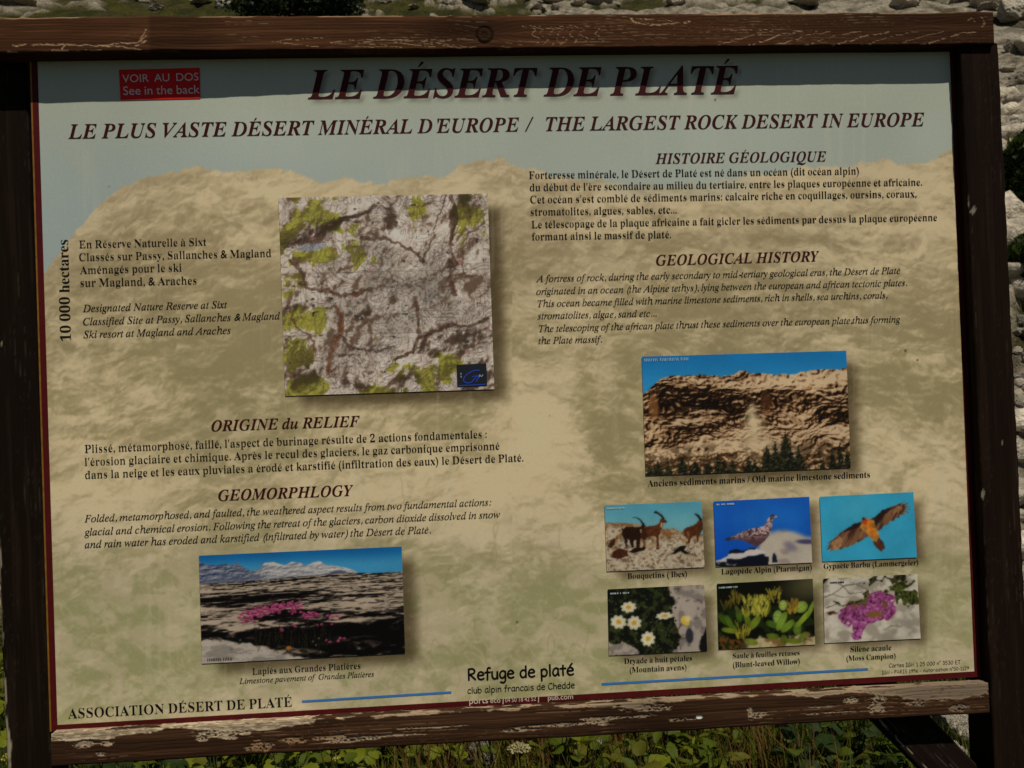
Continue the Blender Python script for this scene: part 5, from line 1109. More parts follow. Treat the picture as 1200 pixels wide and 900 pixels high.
lettering('paragraph_lettering', [
    ("A fortress of rock, during the early secondary to mid-tertiary geological eras, the Désert de Platé", 'I', (628, 330.5), (1055, 320.6), I_, 1.0),
    ("originated in an ocean (the Alpine tethys), lying between the european and african tectonic plates.", 'I', (628.5, 345.3), (1063, 334.8), I_, 1.0),
    ("This ocean became filled with marine limestone sediments, rich in shells, sea urchins, corals,", 'I', (630, 359.7), (1040, 349.3), I_, 1.0),
    ("stromatolites, algae, sand etc...", 'I', (630, 374), (769.5, 370.7), I_, 1.0),
    ("The telescoping of the african plate thrust these sediments over the european plate,thus forming", 'I', (631.5, 389), (1055, 377.5), I_, 1.0),
    ("the Platé massif.", 'I', (631, 403), (705.5, 401), I_, 1.0)], panel, M_INK, INV)
lettering('paragraph_lettering', [
    ("En Réserve Naturelle à Sixt", 'B', (93, 290.8), (242, 287.6), R_, 1.06),
    ("Classés sur Passy, Sallanches & Magland", 'B', (93, 305.8), (318, 300.8), R_, 1.06),
    ("Aménagés pour le ski", 'B', (94, 321), (213, 317.8), R_, 1.06),
    ("sur Magland, & Araches", 'B', (94.5, 336), (230.5, 333), R_, 1.06)], panel, M_INK, INV)
lettering('paragraph_lettering', [
    ("Designated Nature Reserve at Sixt", 'I', (97, 365.5), (266.5, 360.6), I_, 1.0),
    ("Classified Site at Passy, Sallanches & Magland", 'I', (97.5, 381), (328.5, 373.9), I_, 1.0),
    ("Ski resort at Magland and Araches", 'I', (98, 396), (270.5, 390.8), I_, 1.0)], panel, M_INK, INV)
lettering('area_lettering', [("10 000 hectares", 'B', (83.5, 399), (80, 281), (.014, .004), 1.0)], panel, M_INK, INV)
lettering('paragraph_lettering', [
    ("Plissé, métamorphosé, faillé, l’aspect de burinage résulte de 2 actions fondamentales :", 'B', (99.5, 530.6), (570.5, 512.8), R_, 1.06),
    ("l’érosion glaciaire et chimique. Après le recul des glaciers, le gaz carbonique emprisonné", 'B', (99.5, 545.8), (585.5, 526.6), R_, 1.06),
    ("dans la neige et les eaux pluviales a érodé et karstifié (infiltration des eaux) le Désert de Platé.", 'B', (100, 561), (613.5, 540.4), R_, 1.06)], panel, M_INK, INV)
lettering('paragraph_lettering', [
    ("Folded, metamorphosed, and faulted, the weathered aspect results from two fundamental actions:", 'I', (99, 611.9), (576, 592), I_, 1.0),
    ("glacial and chemical erosion. Following the retreat of the glaciers, carbon dioxide dissolved in snow", 'I', (99, 627.5), (586, 606.4), I_, 1.0),
    ("and rain water has eroded and karstified (infiltrated by water) the Désert de Platé.", 'I', (99.5, 642.2), (505, 624.6), I_, 1.0)], panel, M_INK, INV)
BOD = (.007, .009)
lettering('association_lettering', [("ASSOCIATION DÉSERT DE PLATÉ", 'B', (80, 842), (342.5, 827.7), (.009, .007), 1.05)], panel, M_BLACK, INV)
lettering('footer_lettering', [("ports", 'S', (550, 824.8), (572, 823.7), (-.008, -.004), 1.0), ("eco", 'S', (574.5, 823.6), (586.5, 823), (-.008, -.004), 1.0), ("|", 'S', (589, 823), (590, 823), (0, 0), .7),
                               ("04 50 18 42 52", 'S', (592, 822.8), (628, 821), (.004, .0), 1.15), ("|", 'S', (630.5, 821), (631.5, 821), (0, 0), .7),
                               ("pub.com", 'S', (642, 820.4), (671.5, 818.8), (-.008, -.004), 1.0)], panel, M_FTXT, INV, .0008)

# rounded hand lettering, drawn with a round pen
COMIC = {
    'R': (.62, ["0.10,0 .10,.72", ".10,.70 .34,.72 .48,.60 .42,.44 .12,.34", ".18,.36 .36,.18 .52,.02"]),
    'e': (.52, [".08,.27 .42,.29 .40,.42 .26,.50 .12,.42 .06,.25 .12,.07 .28,.0 .45,.06"]),
    'f': (.40, [".36,.70 .24,.74 .17,.60 .17,.30 .16,-.04", ".02,.44 .36,.45"]),
    'u': (.50, [".08,.48 .07,.22 .14,.04 .26,.0 .38,.12 .41,.46", ".41,.46 .42,.0"]),
    'g': (.52, [".42,.42 .28,.50 .12,.40 .07,.22 .14,.06 .28,.04 .41,.20", ".43,.46 .43,.10 .41,-.16 .28,-.27 .10,-.22"]),
    'd': (.54, [".42,.40 .28,.48 .12,.40 .07,.22 .14,.04 .28,.0 .42,.14", ".43,.74 .43,.0"]),
    'p': (.53, [".08,.46 .09,-.28", ".09,.34 .22,.47 .38,.42 .45,.25 .38,.06 .24,.0 .10,.08"]),
    'l': (.24, [".11,.74 .11,.0"]),
    'a': (.51, [".40,.44 .26,.50 .12,.40 .06,.20 .14,.03 .26,.02 .38,.18", ".41,.47 .41,.15 .46,.0"]),
    't': (.44, [".22,.66 .21,.28 .22,.0", ".03,.44 .40,.45"]),
    'c': (.48, [".42,.40 .32,.49 .18,.45 .08,.28 .10,.10 .22,.01 .42,.06"]),
    'b': (.54, [".08,.74 .08,.02", ".08,.26 .20,.44 .36,.42 .45,.24 .38,.05 .22,.0 .09,.08"]),
    'i': (.24, [".11,.46 .11,.0", ".11,.62 .111,.625"]),
    'n': (.51, [".08,.48 .09,.0", ".09,.28 .22,.46 .36,.44 .41,.28 .42,.0"]),
    'r': (.44, [".08,.46 .09,.0", ".09,.26 .20,.44 .38,.42"]),
    's': (.47, [".38,.42 .26,.50 .11,.42 .12,.30 .34,.22 .38,.10 .26,.0 .06,.05"]),
    'C': (.60, [".52,.58 .40,.72 .22,.66 .08,.42 .08,.18 .22,.0 .42,.02 .52,.10"]),
    'h': (.53, [".09,.74 .09,.0", ".09,.24 .22,.44 .36,.42 .42,.26 .43,.0"]),
    'é': (.52, [".08,.27 .42,.29 .40,.42 .26,.50 .12,.42 .06,.25 .12,.07 .28,.0 .45,.06", ".24,.60 .38,.74"]),
    ' ': (.30, []),
    'G': (.64, [".50,.60 .36,.72 .16,.60 .07,.34 .12,.08 .30,.0 .52,.10 .55,.32 .34,.32"]),
    'I': (.42, [".05,.72 .37,.72", ".21,.72 .21,.0", ".03,.0 .39,.0"]), 'N': (.66, [".10,.0 .10,.72 .54,.02 .55,.74"]),
    'P': (.52, [".10,.0 .10,.70", ".10,.70 .36,.70 .45,.54 .34,.38 .12,.36"]), 'A': (.64, [".05,.0 .32,.74 .57,.0", ".14,.24 .50,.26"]),
    'S': (.60, [".50,.62 .34,.72 .14,.62 .16,.44 .44,.30 .48,.12 .30,.0 .08,.06"]), 'E': (.56, [".48,.72 .10,.72 .10,.02 .50,.0", ".10,.38 .44,.38"]),
    'T': (.58, [".03,.70 .55,.71", ".29,.70 .28,.0"]), 'o': (.52, [".26,.49 .10,.40 .07,.20 .20,.01 .36,.06 .45,.24 .38,.44 .26,.49"]),
    'º': (.30, [".14,.74 .06,.66 .14,.58 .22,.66 .14,.74"]), '-': (.38, [".06,.28 .32,.28"]), ':': (.28, [".12,.42 .121,.425", ".12,.08 .121,.085"]),
    '0': (.56, [".28,.70 .11,.54 .08,.26 .24,.0 .42,.12 .48,.42 .38,.64 .28,.70"]), '1': (.44, [".10,.58 .24,.70 .24,.0", ".10,.0 .38,.0"]),
    '2': (.54, [".08,.58 .26,.72 .42,.56 .32,.30 .08,.02 .48,.02"]), '3': (.54, [".10,.66 .34,.70 .42,.54 .24,.40 .42,.28 .40,.06 .08,.02"]),
    '5': (.54, [".46,.70 .16,.70 .12,.40 .36,.42 .46,.20 .30,.0 .08,.06"]), '6': (.54, [".40,.70 .14,.42 .10,.14 .28,.0 .45,.14 .38,.34 .14,.28"]),
    '9': (.54, [".44,.50 .28,.70 .10,.56 .18,.36 .42,.46", ".45,.60 .42,.28 .20,.0"])}


def catmull(p, n=4):
    p = np.array(p)
    if len(p) < 3:
        return p
    q = np.vstack([2 * p[0] - p[1], p, 2 * p[-1] - p[-2]])
    out = []
    for i in range(1, len(q) - 2):
        for t in np.arange(n) / n:
            out.append(.5 * (2 * q[i] + (q[i + 1] - q[i - 1]) * t + (2 * q[i - 1] - 5 * q[i] + 4 * q[i + 1] - q[i + 2]) * t * t + (3 * q[i] - q[i - 1] - 3 * q[i + 1] + q[i + 2]) * t ** 3))
    out.append(q[-2])
    return np.array(out)


def pen_lettering(name, lines, parent, m):
    """strokes laid down as slightly raised ink: half-round ribs along every stroke"""
    V, F = [], []
    for text, a, b, pen, smooth in lines:
        A, B = np.array(unproj(*a)), np.array(unproj(*b))
        tot = sum(COMIC[c][0] for c in text) - .08
        d = B - A
        s = np.hypot(*d) / tot
        ux = d / np.hypot(*d)
        up = np.array([-ux[1], ux[0]])
        x = -.04
        for ci, ch in enumerate(text):
            adv, strokes = COMIC[ch]
            for si, st in enumerate(strokes):
                pts = [tuple(float(k) for k in q.split(',')) for q in st.split(' ')]
                pts = catmull(pts, 4) if (smooth and ch not in 'NATEI1') else np.array(pts)
                W = A + np.outer((pts[:, 0] + x) * s, ux) + np.outer(pts[:, 1] * s, up)
                r = pen * s
                t = np.gradient(W, axis=0)
                t /= np.hypot(t[:, 0], t[:, 1])[:, None] + 1e-12
                W = np.vstack([W[0] - t[0] * r * .7, W, W[-1] + t[-1] * r * .7])
                t = np.vstack([t[0], t, t[-1]])
                rr = np.ones(len(W))
                rr[0] = rr[-1] = .62
                nrm = np.stack([-t[:, 1], t[:, 0]], 1)
                n0 = len(V)
                hb = .00040 + .00003 * si
                for k in range(len(W)):
                    for q, hgt in ((-1, 0), (0, .00016), (1, 0)):
                        p = W[k] + nrm[k] * r * q * rr[k]
                        V.append((p[0] - INV[0], -hb - hgt, p[1] + Z0))
                for k in range(len(W) - 1):
                    for q in range(2):
                        F.append((n0 + k * 3 + q, n0 + k * 3 + q + 1, n0 + (k + 1) * 3 + q + 1, n0 + (k + 1) * 3 + q))
            x += adv
    return link(name, mesh_np(name, V, F), parent, m)


pen_lettering('refuge_lettering', [("Refuge de platé", (548.5, 797), (672.5, 790.6), .060, True), ("club alpin francais de Chedde", (548, 812.6), (673.5, 806), .046, True)], panel, M_BLACK)
pen_lettering('source_lettering', [("Cartes IGN 1:25 000 nº 3530 ET", (1042, 782), (1125.5, 777.8), .036, True), ("IGN - PARIS 1996 - Autorisation nº50-1129", (1033.5, 790), (1135.5, 784.6), .034, True)], panel, M_BLACK)

# ------------------------------------------------------------------ red sticker
stk = quad('sticker', [(141.5, 117.6), (235.2, 115.4), (234.2, 79.6), (139.6, 82)], BOARD, M_RED, .0009, 'red rectangular sticker with pale lettering in the upper left corner')
lettering('sticker_lettering', [("VOIR  AU  DOS", 'S', (144, 97), (233, 94.6), (0, 0), 1.0), ("See in the back", 'S', (145, 111.7), (234.5, 109.8), (0, 0), 1.0)], stk, M_STXT, INV, .0013)
# ------------------------------------------------------------------ printed pictures
def full(u, c):
    return np.ones(u.shape + (3,)) * np.array(c, float)


def art_map(u, v, a):
    """relief map: pinkish rock with hachures, green at the margins, brown escarpments"""
    x, y = u * 1.0, v * .95
    w1 = fbm(x * 7, y * 7, 4, 301) - .5
    w2 = fbm(x * 7, y * 7, 4, 311) - .5
    X, Y = x + w1 * .07, y + w2 * .07

    def hf(d):
        A, B = X + d, Y + d
        rg = 1 - np.abs(fbm(A * 4, B * 4, 4, 323, .5) - .5) * 4
        return fbm(A * 3, B * 3, 3, 321) * 1.2 + rg * .30 + .4 * fbm(A * 9, B * 9, 3, 325) + .40 * fbm(A * 16, B * 16, 4, 327, .6)
    sh = np.clip((hf(.009) - hf(0)) * 13, -1, 1)
    col = full(u, (176, 162, 148))
    col = mix(col, (194, 182, 170), sm(sh, 0, .9))
    col = mix(col, (92, 70, 54), sm(-sh, .1, 1.0) * .9)
    gr = 0
    for cx, cy, rx, ry, s in [(.70, .44, .12, .10, 1), (.50, .42, .12, .12, .6), (.55, .60, .12, .08, .8), (.36, .52, .10, .08, .5), (.44, .27, .10, .06, .6), (.8, .56, .12, .05, .6), (.3, .76, .1, .08, .6), (.74, .30, .06, .08, .6), (.42, .72, .1, .05, .6)]:
        gr = np.maximum(gr, s * np.exp(-ell(X, Y, cx, cy, rx, ry) ** 3))
    col = mix(col, (100, 92, 82), gr * .45)
    dk = 0
    for cx, cy, rx, ry, s, an in [(.52, .10, .04, .10, 1, .1), (.20, .17, .22, .03, .9, -.25), (.08, .22, .10, .02, .8, -.1), (.82, .20, .018, .24, .9, .06), (.90, .04, .08, .05, .7, 0),
                                  (.34, .90, .12, .05, .9, 0), (.86, .72, .16, .06, 1, .0), (.66, .76, .09, .07, 1, .5), (.58, .91, .10, .05, .8, 0), (.10, .86, .08, .08, .9, 0), (.2, .44, .2, .016, .7, .1), (.05, .30, .06, .02, .6, 0),
                                  (.45, .54, .16, .014, .6, -.4), (.70, .60, .03, .10, .5, .2), (.35, .76, .14, .012, .7, .1), (.05, .52, .05, .03, .7, 0), (.92, .90, .1, .08, 1, 0), (.68, .28, .02, .08, .6, 0), (.36, .10, .10, .02, .8, -.3), (.05, .70, .05, .03, .6, 0)]:
        dk = np.maximum(dk, s * np.exp(-ell(X, Y, cx, cy, rx, ry, an) ** 2))
    rough_ = fbm(X * 18, Y * 18, 4, 329, .65)
    g = np.zeros(u.shape) - .8
    for cx, cy, rx, ry, s in [(.16, .09, .12, .09, 1), (.04, .18, .05, .10, .8), (.66, .05, .04, .10, 1), (.93, .09, .07, .08, 1), (.23, .28, .11, .04, 1), (.38, .30, .04, .05, .9), (.10, .29, .07, .02, .8), (.33, .17, .06, .02, .6),
                              (.03, .44, .06, .05, .8), (.14, .61, .07, .05, 1), (.05, .60, .05, .05, .8), (.06, .76, .08, .09, 1), (.12, .92, .11, .06, 1), (.42, .93, .10, .05, .9), (.56, .84, .05, .06, 1), (.70, .91, .09, .08, 1),
                              (.78, .82, .06, .04, .9), (.57, .95, .05, .04, .8), (.88, .18, .03, .07, .7), (.02, .93, .05, .1, .9), (.64, .97, .1, .03, .8), (.83, .22, .02, .04, .5)]:
        g = np.maximum(g, s * (1.25 - ell(X, Y, cx, cy, rx, ry)))
    gm = sm(g + (rough_ - .5) * 3.6 - .24, .12, .26)
    gcol = mix(full(u, (138, 134, 42)), (98, 92, 36), sm(-sh, -.2, .6))
    col = mix(col, (60, 44, 32), sm(dk + (rough_ - .5) * 1.6 - sh * .3, .40, .95) * .85)
    col = col * (1 - gm[..., None] * .88) + gcol * gm[..., None] * .88
    col = mix(col, (44, 36, 22), gm * sm(dk + (rough_ - .5) * 1.2, .35, .85) * .75)
    col = mix(col, (138, 142, 152), sm(ell(X, Y, .15, .245, .075, .015, -.15) + (rough_ - .5), 1.1, .8) * .9)
    for pts, wd, c in [([(.25, .56), (.275, .60), (.27, .64), (.265, .70), (.24, .72), (.22, .80), (.215, .88)], .013, (92, 46, 20)), ([(.05, .33), (.08, .35), (.11, .40), (.12, .46), (.18, .475), (.22, .48), (.28, .51), (.34, .50), (.42, .48)], .008, (74, 42, 26)),
                       ([(.82, .0), (.825, .06), (.81, .12), (.82, .18), (.81, .24), (.84, .34), (.81, .44), (.82, .52)], .008, (74, 44, 30)), ([(.38, .22), (.44, .225), (.50, .22), (.56, .24), (.60, .26), (.64, .29), (.66, .31), (.67, .34)], .006, (74, 46, 32)),
                       ([(.67, .34), (.69, .28), (.72, .22), (.73, .16), (.76, .10), (.80, .0)], .003, (90, 62, 46)), ([(.98, .64), (.94, .66), (.90, .68), (.80, .665), (.76, .68), (.72, .70), (.64, .72), (.60, .80), (.52, .84)], .008, (58, 32, 20)),
                       ([(.63, .54), (.645, .58), (.64, .62), (.64, .70)], .006, (78, 40, 24)), ([(.03, .25), (.09, .235), (.14, .22), (.20, .18), (.26, .15), (.32, .12), (.38, .10), (.46, .05)], .008, (56, 40, 32)), ([(.52, .76), (.42, .78), (.30, .76), (.27, .70)], .004, (70, 46, 32)),
                       ([(.98, .16), (.90, .20), (.87, .32), (.88, .46)], .004, (120, 92, 66)), ([(.04, .56), (.06, .66), (.13, .70), (.15, .78)], .004, (104, 62, 42))]:
        dd = segd(X * .5 + x * .5 + (fbm(x * 50, y * 50, 2, 361) - .5) * .022, Y * .5 + y * .5 + (fbm(x * 50, y * 50, 2, 371) - .5) * .022, [(p[0], p[1] * .95) for p in pts])
        col = mix(col, c, sm(dd, wd * 1.2, wd * .4) * (.55 + .45 * noise(x * 90, y * 90, 377)))
        col = mix(col, (30, 20, 14), sm(np.abs(dd - wd), .0022, .0006) * .55)
    # contour lines, hachures, place-name dashes
    for sc_, fr, seed, c, al in [(6, 12, 381, (70, 50, 38), .42), (13, 9, 391, (50, 40, 34), .40), (26, 7, 397, (60, 50, 44), .30)]:
        f = fbm(X * sc_, Y * sc_, 3, seed, .45) * fr
        fx = np.gradient(f, axis=0)
        fy = np.gradient(f, axis=1)
        gl_ = np.hypot(fx, fy) + 1e-4
        dl = np.abs(f - np.round(f)) / gl_
        col = mix(col, c, sm(dl, 1.0, .2) * al * sm(noise(x * 14, y * 14, seed + 3), .25, .6))
    hat = sm(noise(x * 130, y * 130, 401), .55, .8) * np.clip(gr * 1.3 + .04, 0, 1)
    col = mix(col, (50, 46, 44), hat * .5)
    col = mix(col, (140, 84, 88), sm(noise(x * 60, y * 60, 403), .90, .96) * .6)
    dash = sm(noise(x * 34, y * 150, 405), .87, .93) * sm(noise(x * 200, y * 10, 407), .3, .5)
    col = mix(col, (30, 26, 26), dash * .8)
    for q in (.385, .70):
        col = mix(col, (84, 76, 72), sm(np.abs(y - q * .95), .003, .001) * .5)
    for q in (.17, .44, .71, .97):
        col = mix(col, (100, 88, 84), sm(np.abs(x - q), .003, .001) * .25)
    return col


def art_cliff(u, v, a):
    col = mix(full(u, (22, 100, 152)), (36, 118, 164), sm(v, .0, .3))
    sk = np.interp(u, [0, .03, .08, .13, .2, .3, .42, .47, .5, .53, .6, .68, .72, .76, .82, .9, .95, 1], [.32, .28, .20, .17, .17, .17, .19, .15, .14, .17, .18, .185, .195, .175, .16, .155, .155, .14])
    sk = sk + (fbm(u * 40, u * 0, 3, 501) - .5) * .022
    wp = (fbm(u * 3, v * 3, 4, 503) - .5) * .22
    wq = (fbm(u * 8, v * 8, 3, 505) - .5) * .05

    def hf(du, dv):
        U, W = u + du + wq, v + dv + wp * .9 + wq * 1.6
        return fbm(U * 7, W * 12, 3, 511, .6) + .9 * fbm(U * 18 + W * 5, W * 27, 4, 521, .68) + .6 * fbm(U * 60, W * 46, 2, 525, .6)
    h0, h1 = hf(0, 0), hf(-.006, -.014)
    sh = np.clip((h0 - h1) * 2.6, -1.2, 1.2)
    mac = np.zeros(u.shape) + .50
    for cx, cy, rx, ry, s, an in [(.22, .34, .20, .13, -.42, .1), (.10, .46, .09, .17, -.30, 0), (.38, .40, .14, .11, -.42, .25), (.46, .49, .11, .07, -.34, 0), (.23, .66, .17, .10, -.40, -.1), (.08, .74, .06, .06, -.2, 0),
                                  (.69, .40, .13, .08, -.36, .0), (.80, .41, .07, .06, -.2, 0), (.90, .56, .15, .065, -.62, -.1), (.96, .40, .10, .09, -.24, 0), (.61, .45, .05, .09, -.3, 0), (.66, .69, .08, .05, -.26, .2), (.86, .76, .05, .05, -.3, 0),
                                  (.50, .235, .45, .04, .30, .05), (.88, .24, .25, .06, .30, 0), (.74, .51, .13, .045, .34, .15), (.50, .78, .34, .09, .42, -.05), (.14, .86, .16, .05, .34, -.15), (.93, .68, .12, .05, .40, .1),
                                  (.24, .54, .15, .03, .34, -.25), (.40, .66, .1, .04, .3, -.3), (.04, .62, .05, .10, .16, 0), (.80, .62, .1, .03, .25, 0), (.05, .80, .06, .06, .3, 0), (.43, .30, .3, .02, .14, .05), (.30, .27, .3, .015, -.2, .1)]:
        mac = mac + s * (.66 if s < 0 else .9) * np.exp(-ell(u + wq * 2.4, v + wp * .22 + wq * 2, cx, cy, rx, ry, an) ** 2)
    lit = mac + .05 + sh * .50
    t = sm(lit, .08, .92)[..., None]
    rock = np.where(t < .35, np.array((16, 9, 4.)) + np.array((40, 24, 12.)) * t / .35,
                    np.where(t < .6, np.array((56, 33, 16.)) + np.array((72, 62, 48.)) * (t - .35) / .25,
                             np.array((128, 95, 64.)) + np.array((52, 60, 58.)) * (t - .6) / .4))
    rock = mix(rock, (124, 80, 42), sm(ell(u + wq, v, .05, .42, .032, .12), 1.2, .6) * .7)
    rock = mix(rock, (104, 60, 28), sm(ell(u + wq, v, .60, .42, .035, .11), 1.3, .4) * .45)
    # scrub at the foot of the cliff
    sc_ = sm(noise(u * 120, v * 78, 541), .40, .70)
    rock = mix(rock, (70, 50, 26), sc_ * sm(v + wp * .3, .76, .92) * .8)
    rock = mix(rock, (44, 28, 14), sm(fbm(u * 34, v * 26, 3, 543), .50, .62) * sm(v, .70, .82) * .55)
    fall = np.exp(-((u - .53 + wq * .5) / (.018 + .13 * np.clip(v - .42, 0, 1))) ** 2) * sm(v, .39, .48) * sm(v, .80, .62)
    rock = mix(rock, (182, 162, 126), fall * (.65 + .4 * noise(u * 30, v * 30, 547)))
    rock = mix(rock, (176, 156, 122), np.exp(-ell(u + wq, v + wq, .53, .74, .12, .06) ** 2) * .6)
    col = mix(col, rock, sm((v - sk) * 140, -.6, .6))
    m = np.zeros(u.shape)
    for cx, top, wd in [(.685, .66, .075), (.632, .75, .045), (.59, .78, .055), (.745, .80, .055), (.18, .84, .045), (.35, .82, .03), (.06, .88, .05), (.11, .90, .04), (.24, .89, .05), (.30, .89, .04), (.95, .78, .03), (.91, .83, .03), (.985, .80, .03), (.38, .88, .04),
                        (.50, .86, .04), (.53, .91, .04), (.02, .92, .04), (.86, .92, .03), (.42, .90, .035)]:
        h_ = (v - top) / (1.03 - top)
        tier = ((h_ * 8 + noise(u * 50, v * 0, 549) * .8) % 1)
        w_ = wd * h_ * (.55 + .45 * tier) + .0025 + (noise(u * 130, v * 90, int(cx * 990)) - .5) * .014
        m = np.maximum(m, sm(w_ - np.abs(u - cx), -.002, .005) * (h_ > 0) * (.82 + .18 * noise(u * 80, v * 60, 551)))
    fc = mix(full(u, (13, 14, 9)), (36, 42, 20), sm(noise(u * 120, v * 84, 551), .5, .8))
    fc = mix(fc, (110, 106, 84), sm(noise(u * 110 + v * 50, v * 70, 553), .84, .95) * .6)
    return mix(col, fc, m)


def art_pavement(u, v, a):
    col = mix(full(u, (14, 82, 134)), (50, 120, 156), sm(v, 0, .16))
    sk = np.interp(u, [0, .03, .08, .12, .15, .18, .22, .26, .29, .32, .36, .39, .42, .45, .49, .53, .56, .58, .61, .66, .71, .76, .79, .83, 1],
                   [.06, .085, .10, .085, .11, .08, .13, .17, .15, .095, .09, .115, .13, .10, .11, .135, .11, .095, .13, .15, .17, .20, .25, .235, .28])
    sk = sk + (fbm(u * 45, u * 0, 3, 601) - .5) * .018

    def mf(d):
        return fbm((u + d) * 22 + v * 10, (v + d) * 34 - u * 6, 5, 611, .62)
    sh = np.clip((mf(0) - mf(-.008)) * 5, -1, 1)
    fl_ = sm(u, .36, .24)
    t = np.clip(.78 + sh * .40 - fl_ * .44, 0, 1)[..., None]
    snow = np.array((34, 44, 70.)) * (1 - t) + np.array((172, 166, 158.)) * t
    snow = mix(snow, (44, 50, 70), sm(ell(u, v, .68, .235, .055, .045), 1.1, .7) * .8)
    snow = mix(snow, (58, 66, 88), sm(v, .20, .255) * .45)
    col = mix(col, snow, sm((v - sk) * 110, -.5, .5))
    hz = np.interp(u, [0, .2, .5, .75, .85, 1], [.26, .26, .235, .225, .235, .235])
    d = np.clip((v - hz) / (1 - hz), .001, 1)
    per = np.log(d + .07) * 5.2
    wq = (fbm(u * 5, per * 1.6, 3, 621) - .5)

    def pf(du, dv):
        U = u + du
        P_ = np.log(np.clip(d + dv, .0, 1.2) + .07) * 5.2 + wq * .9
        return fbm(U * (4 + 4 * (1 - d)), P_ * 1.5, 4, 623, .5) + .30 * fbm(U * 20, P_ * 4.5, 4, 631, .62)
    sh = np.clip((pf(0, 0) - pf(-.004, -.030 * (d + .1))) * 7.5, -1.1, 1.1)
    mac = np.zeros(u.shape) + .52
    for cx, cy, rx, ry, s, an in [(.38, .40, .28, .028, -.55, -.03), (.16, .44, .14, .04, -.6, .0), (.45, .47, .20, .05, -.5, .1), (.62, .44, .10, .025, -.4, 0), (.88, .62, .16, .05, -.25, .1), (.93, .82, .13, .16, -1.0, 0), (.58, .84, .24, .16, -1.0, 0),
                                  (.30, .78, .20, .05, -.8, .15), (.06, .72, .10, .035, -.5, .2), (.74, .76, .14, .05, -.6, 0), (.50, .60, .2, .05, -.6, 0), (.18, .575, .14, .035, .5, .03), (.68, .52, .17, .04, .5, .14), (.88, .56, .10, .03, .3, .1), (.90, .42, .2, .02, .3, 0),
                                  (.76, .67, .09, .022, .8, .03), (.18, .70, .07, .03, .6, 0), (.3, .34, .4, .02, .22, 0), (.75, .34, .3, .03, .25, .05), (.75, .25, .3, .010, -.5, 0), (.4, .27, .3, .01, -.3, 0), (.9, .36, .12, .01, -.3, 0)]:
        mac = mac + s * (.85 if s < 0 else 1) * np.exp(-ell(u + wq * .06, v + wq * .03, cx, cy, rx, ry, an) ** 2)
    t = sm(mac + .13 + sh * .45, .12, .95)[..., None]
    g = np.where(t < .45, np.array((6, 5, 5.)) + np.array((40, 33, 27.)) * t / .45, np.array((46, 38, 32.)) + np.array((104, 96, 84.)) * (t - .45) / .55)
    e_ = .745 + .42 * u + (fbm(u * 14, v * 3, 4, 641) - .5) * .12
    slab_ = sm((v - e_) * 30, 0, .6) * sm(u, .56, .48)
    sc_ = mix(full(u, (150, 140, 128)), (118, 110, 101), sm(fbm(u * 10, v * 22, 5, 651, .6), .42, .60))
    sc_ = mix(sc_, (66, 60, 56), sm(np.abs(fbm(u * 12, v * 20, 4, 655) - .5), .012, .0) * .5)
    g = mix(g, sc_, slab_)
    g = mix(g, (8, 8, 6), sm(ell(u, v, .20, .80, .09, .016, .25) + wq * 1.4, 1.1, .7))
    col = mix(col, g, sm((v - hz) * 120, -.5, .5))
    for k in range(70):
        rr = np.random.RandomState(700 + k)
        x0 = .27 + rr.rand() * .36
        y0 = rr.uniform(.80, .95)
        col = mix(col, np.array((40, 38, 16)) * rr.uniform(.6, 1.3), sm(segd(u, v / a, [(x0, y0 / a), (x0 + rr.uniform(-.02, .02), (y0 - rr.uniform(.08, .2)) / a)]), .0018, .0004) * .55)
    rr = np.random.RandomState(77)
    pts = []
    for k in range(170):
        q = rr.rand() ** .9
        cx = .195 + q * .30 + rr.normal() * .012
        arc = .60 - .105 * math.sin(min(1, q * 1.05 + .05) * 2.0)
        pts.append((cx, arc + rr.normal() * .020 + abs(rr.normal()) * .022))
    for k in range(22):
        pts.append((.50 + rr.rand() * .075, .575 + rr.rand() * .06))
    pts += [(.62, .615), (.632, .65), (.645, .62), (.665, .62), (.68, .635), (.61, .84), (.67, .855), (.68, .83), (.70, .835), (.63, .86), (.59, .695), (.57, .70), (.64, .695), (.395, .73), (.46, .70), (.45, .685), (.39, .715)]
    for cx, cy in pts:
        rx_, ry_ = .0085 * rr.uniform(.8, 1.2), .0125 * rr.uniform(.8, 1.2)
        m = sm(ell(u, v, cx, cy, rx_, ry_) + (noise(u * 240, v * 160, 661) - .5) * .7, 1.15, .5)
        base = np.array((132, 44, 80)) * rr.uniform(.7, 1.25)
        col = mix(col, base, m)
        col = mix(col, (176, 108, 132), m * sm(v - cy, .002, -.009) * .6)
        col = mix(col, (62, 14, 34), m * sm(v - cy, .001, .010) * .75)
    col = mix(col, (140, 82, 20), sm(ell(u, v, .425, .895, .013, .016) + (noise(u * 200, v * 150, 663) - .5) * .8, 1.1, .7))
    for cx, cy in [(.575, .82), (.52, .93), (.58, .95), (.19, .80), (.56, .88), (.545, .845)]:
        col = mix(col, (120, 112, 78), sm(ell(u, v, cx, cy, .005, .008), 1.1, .6) * .7)
    return col


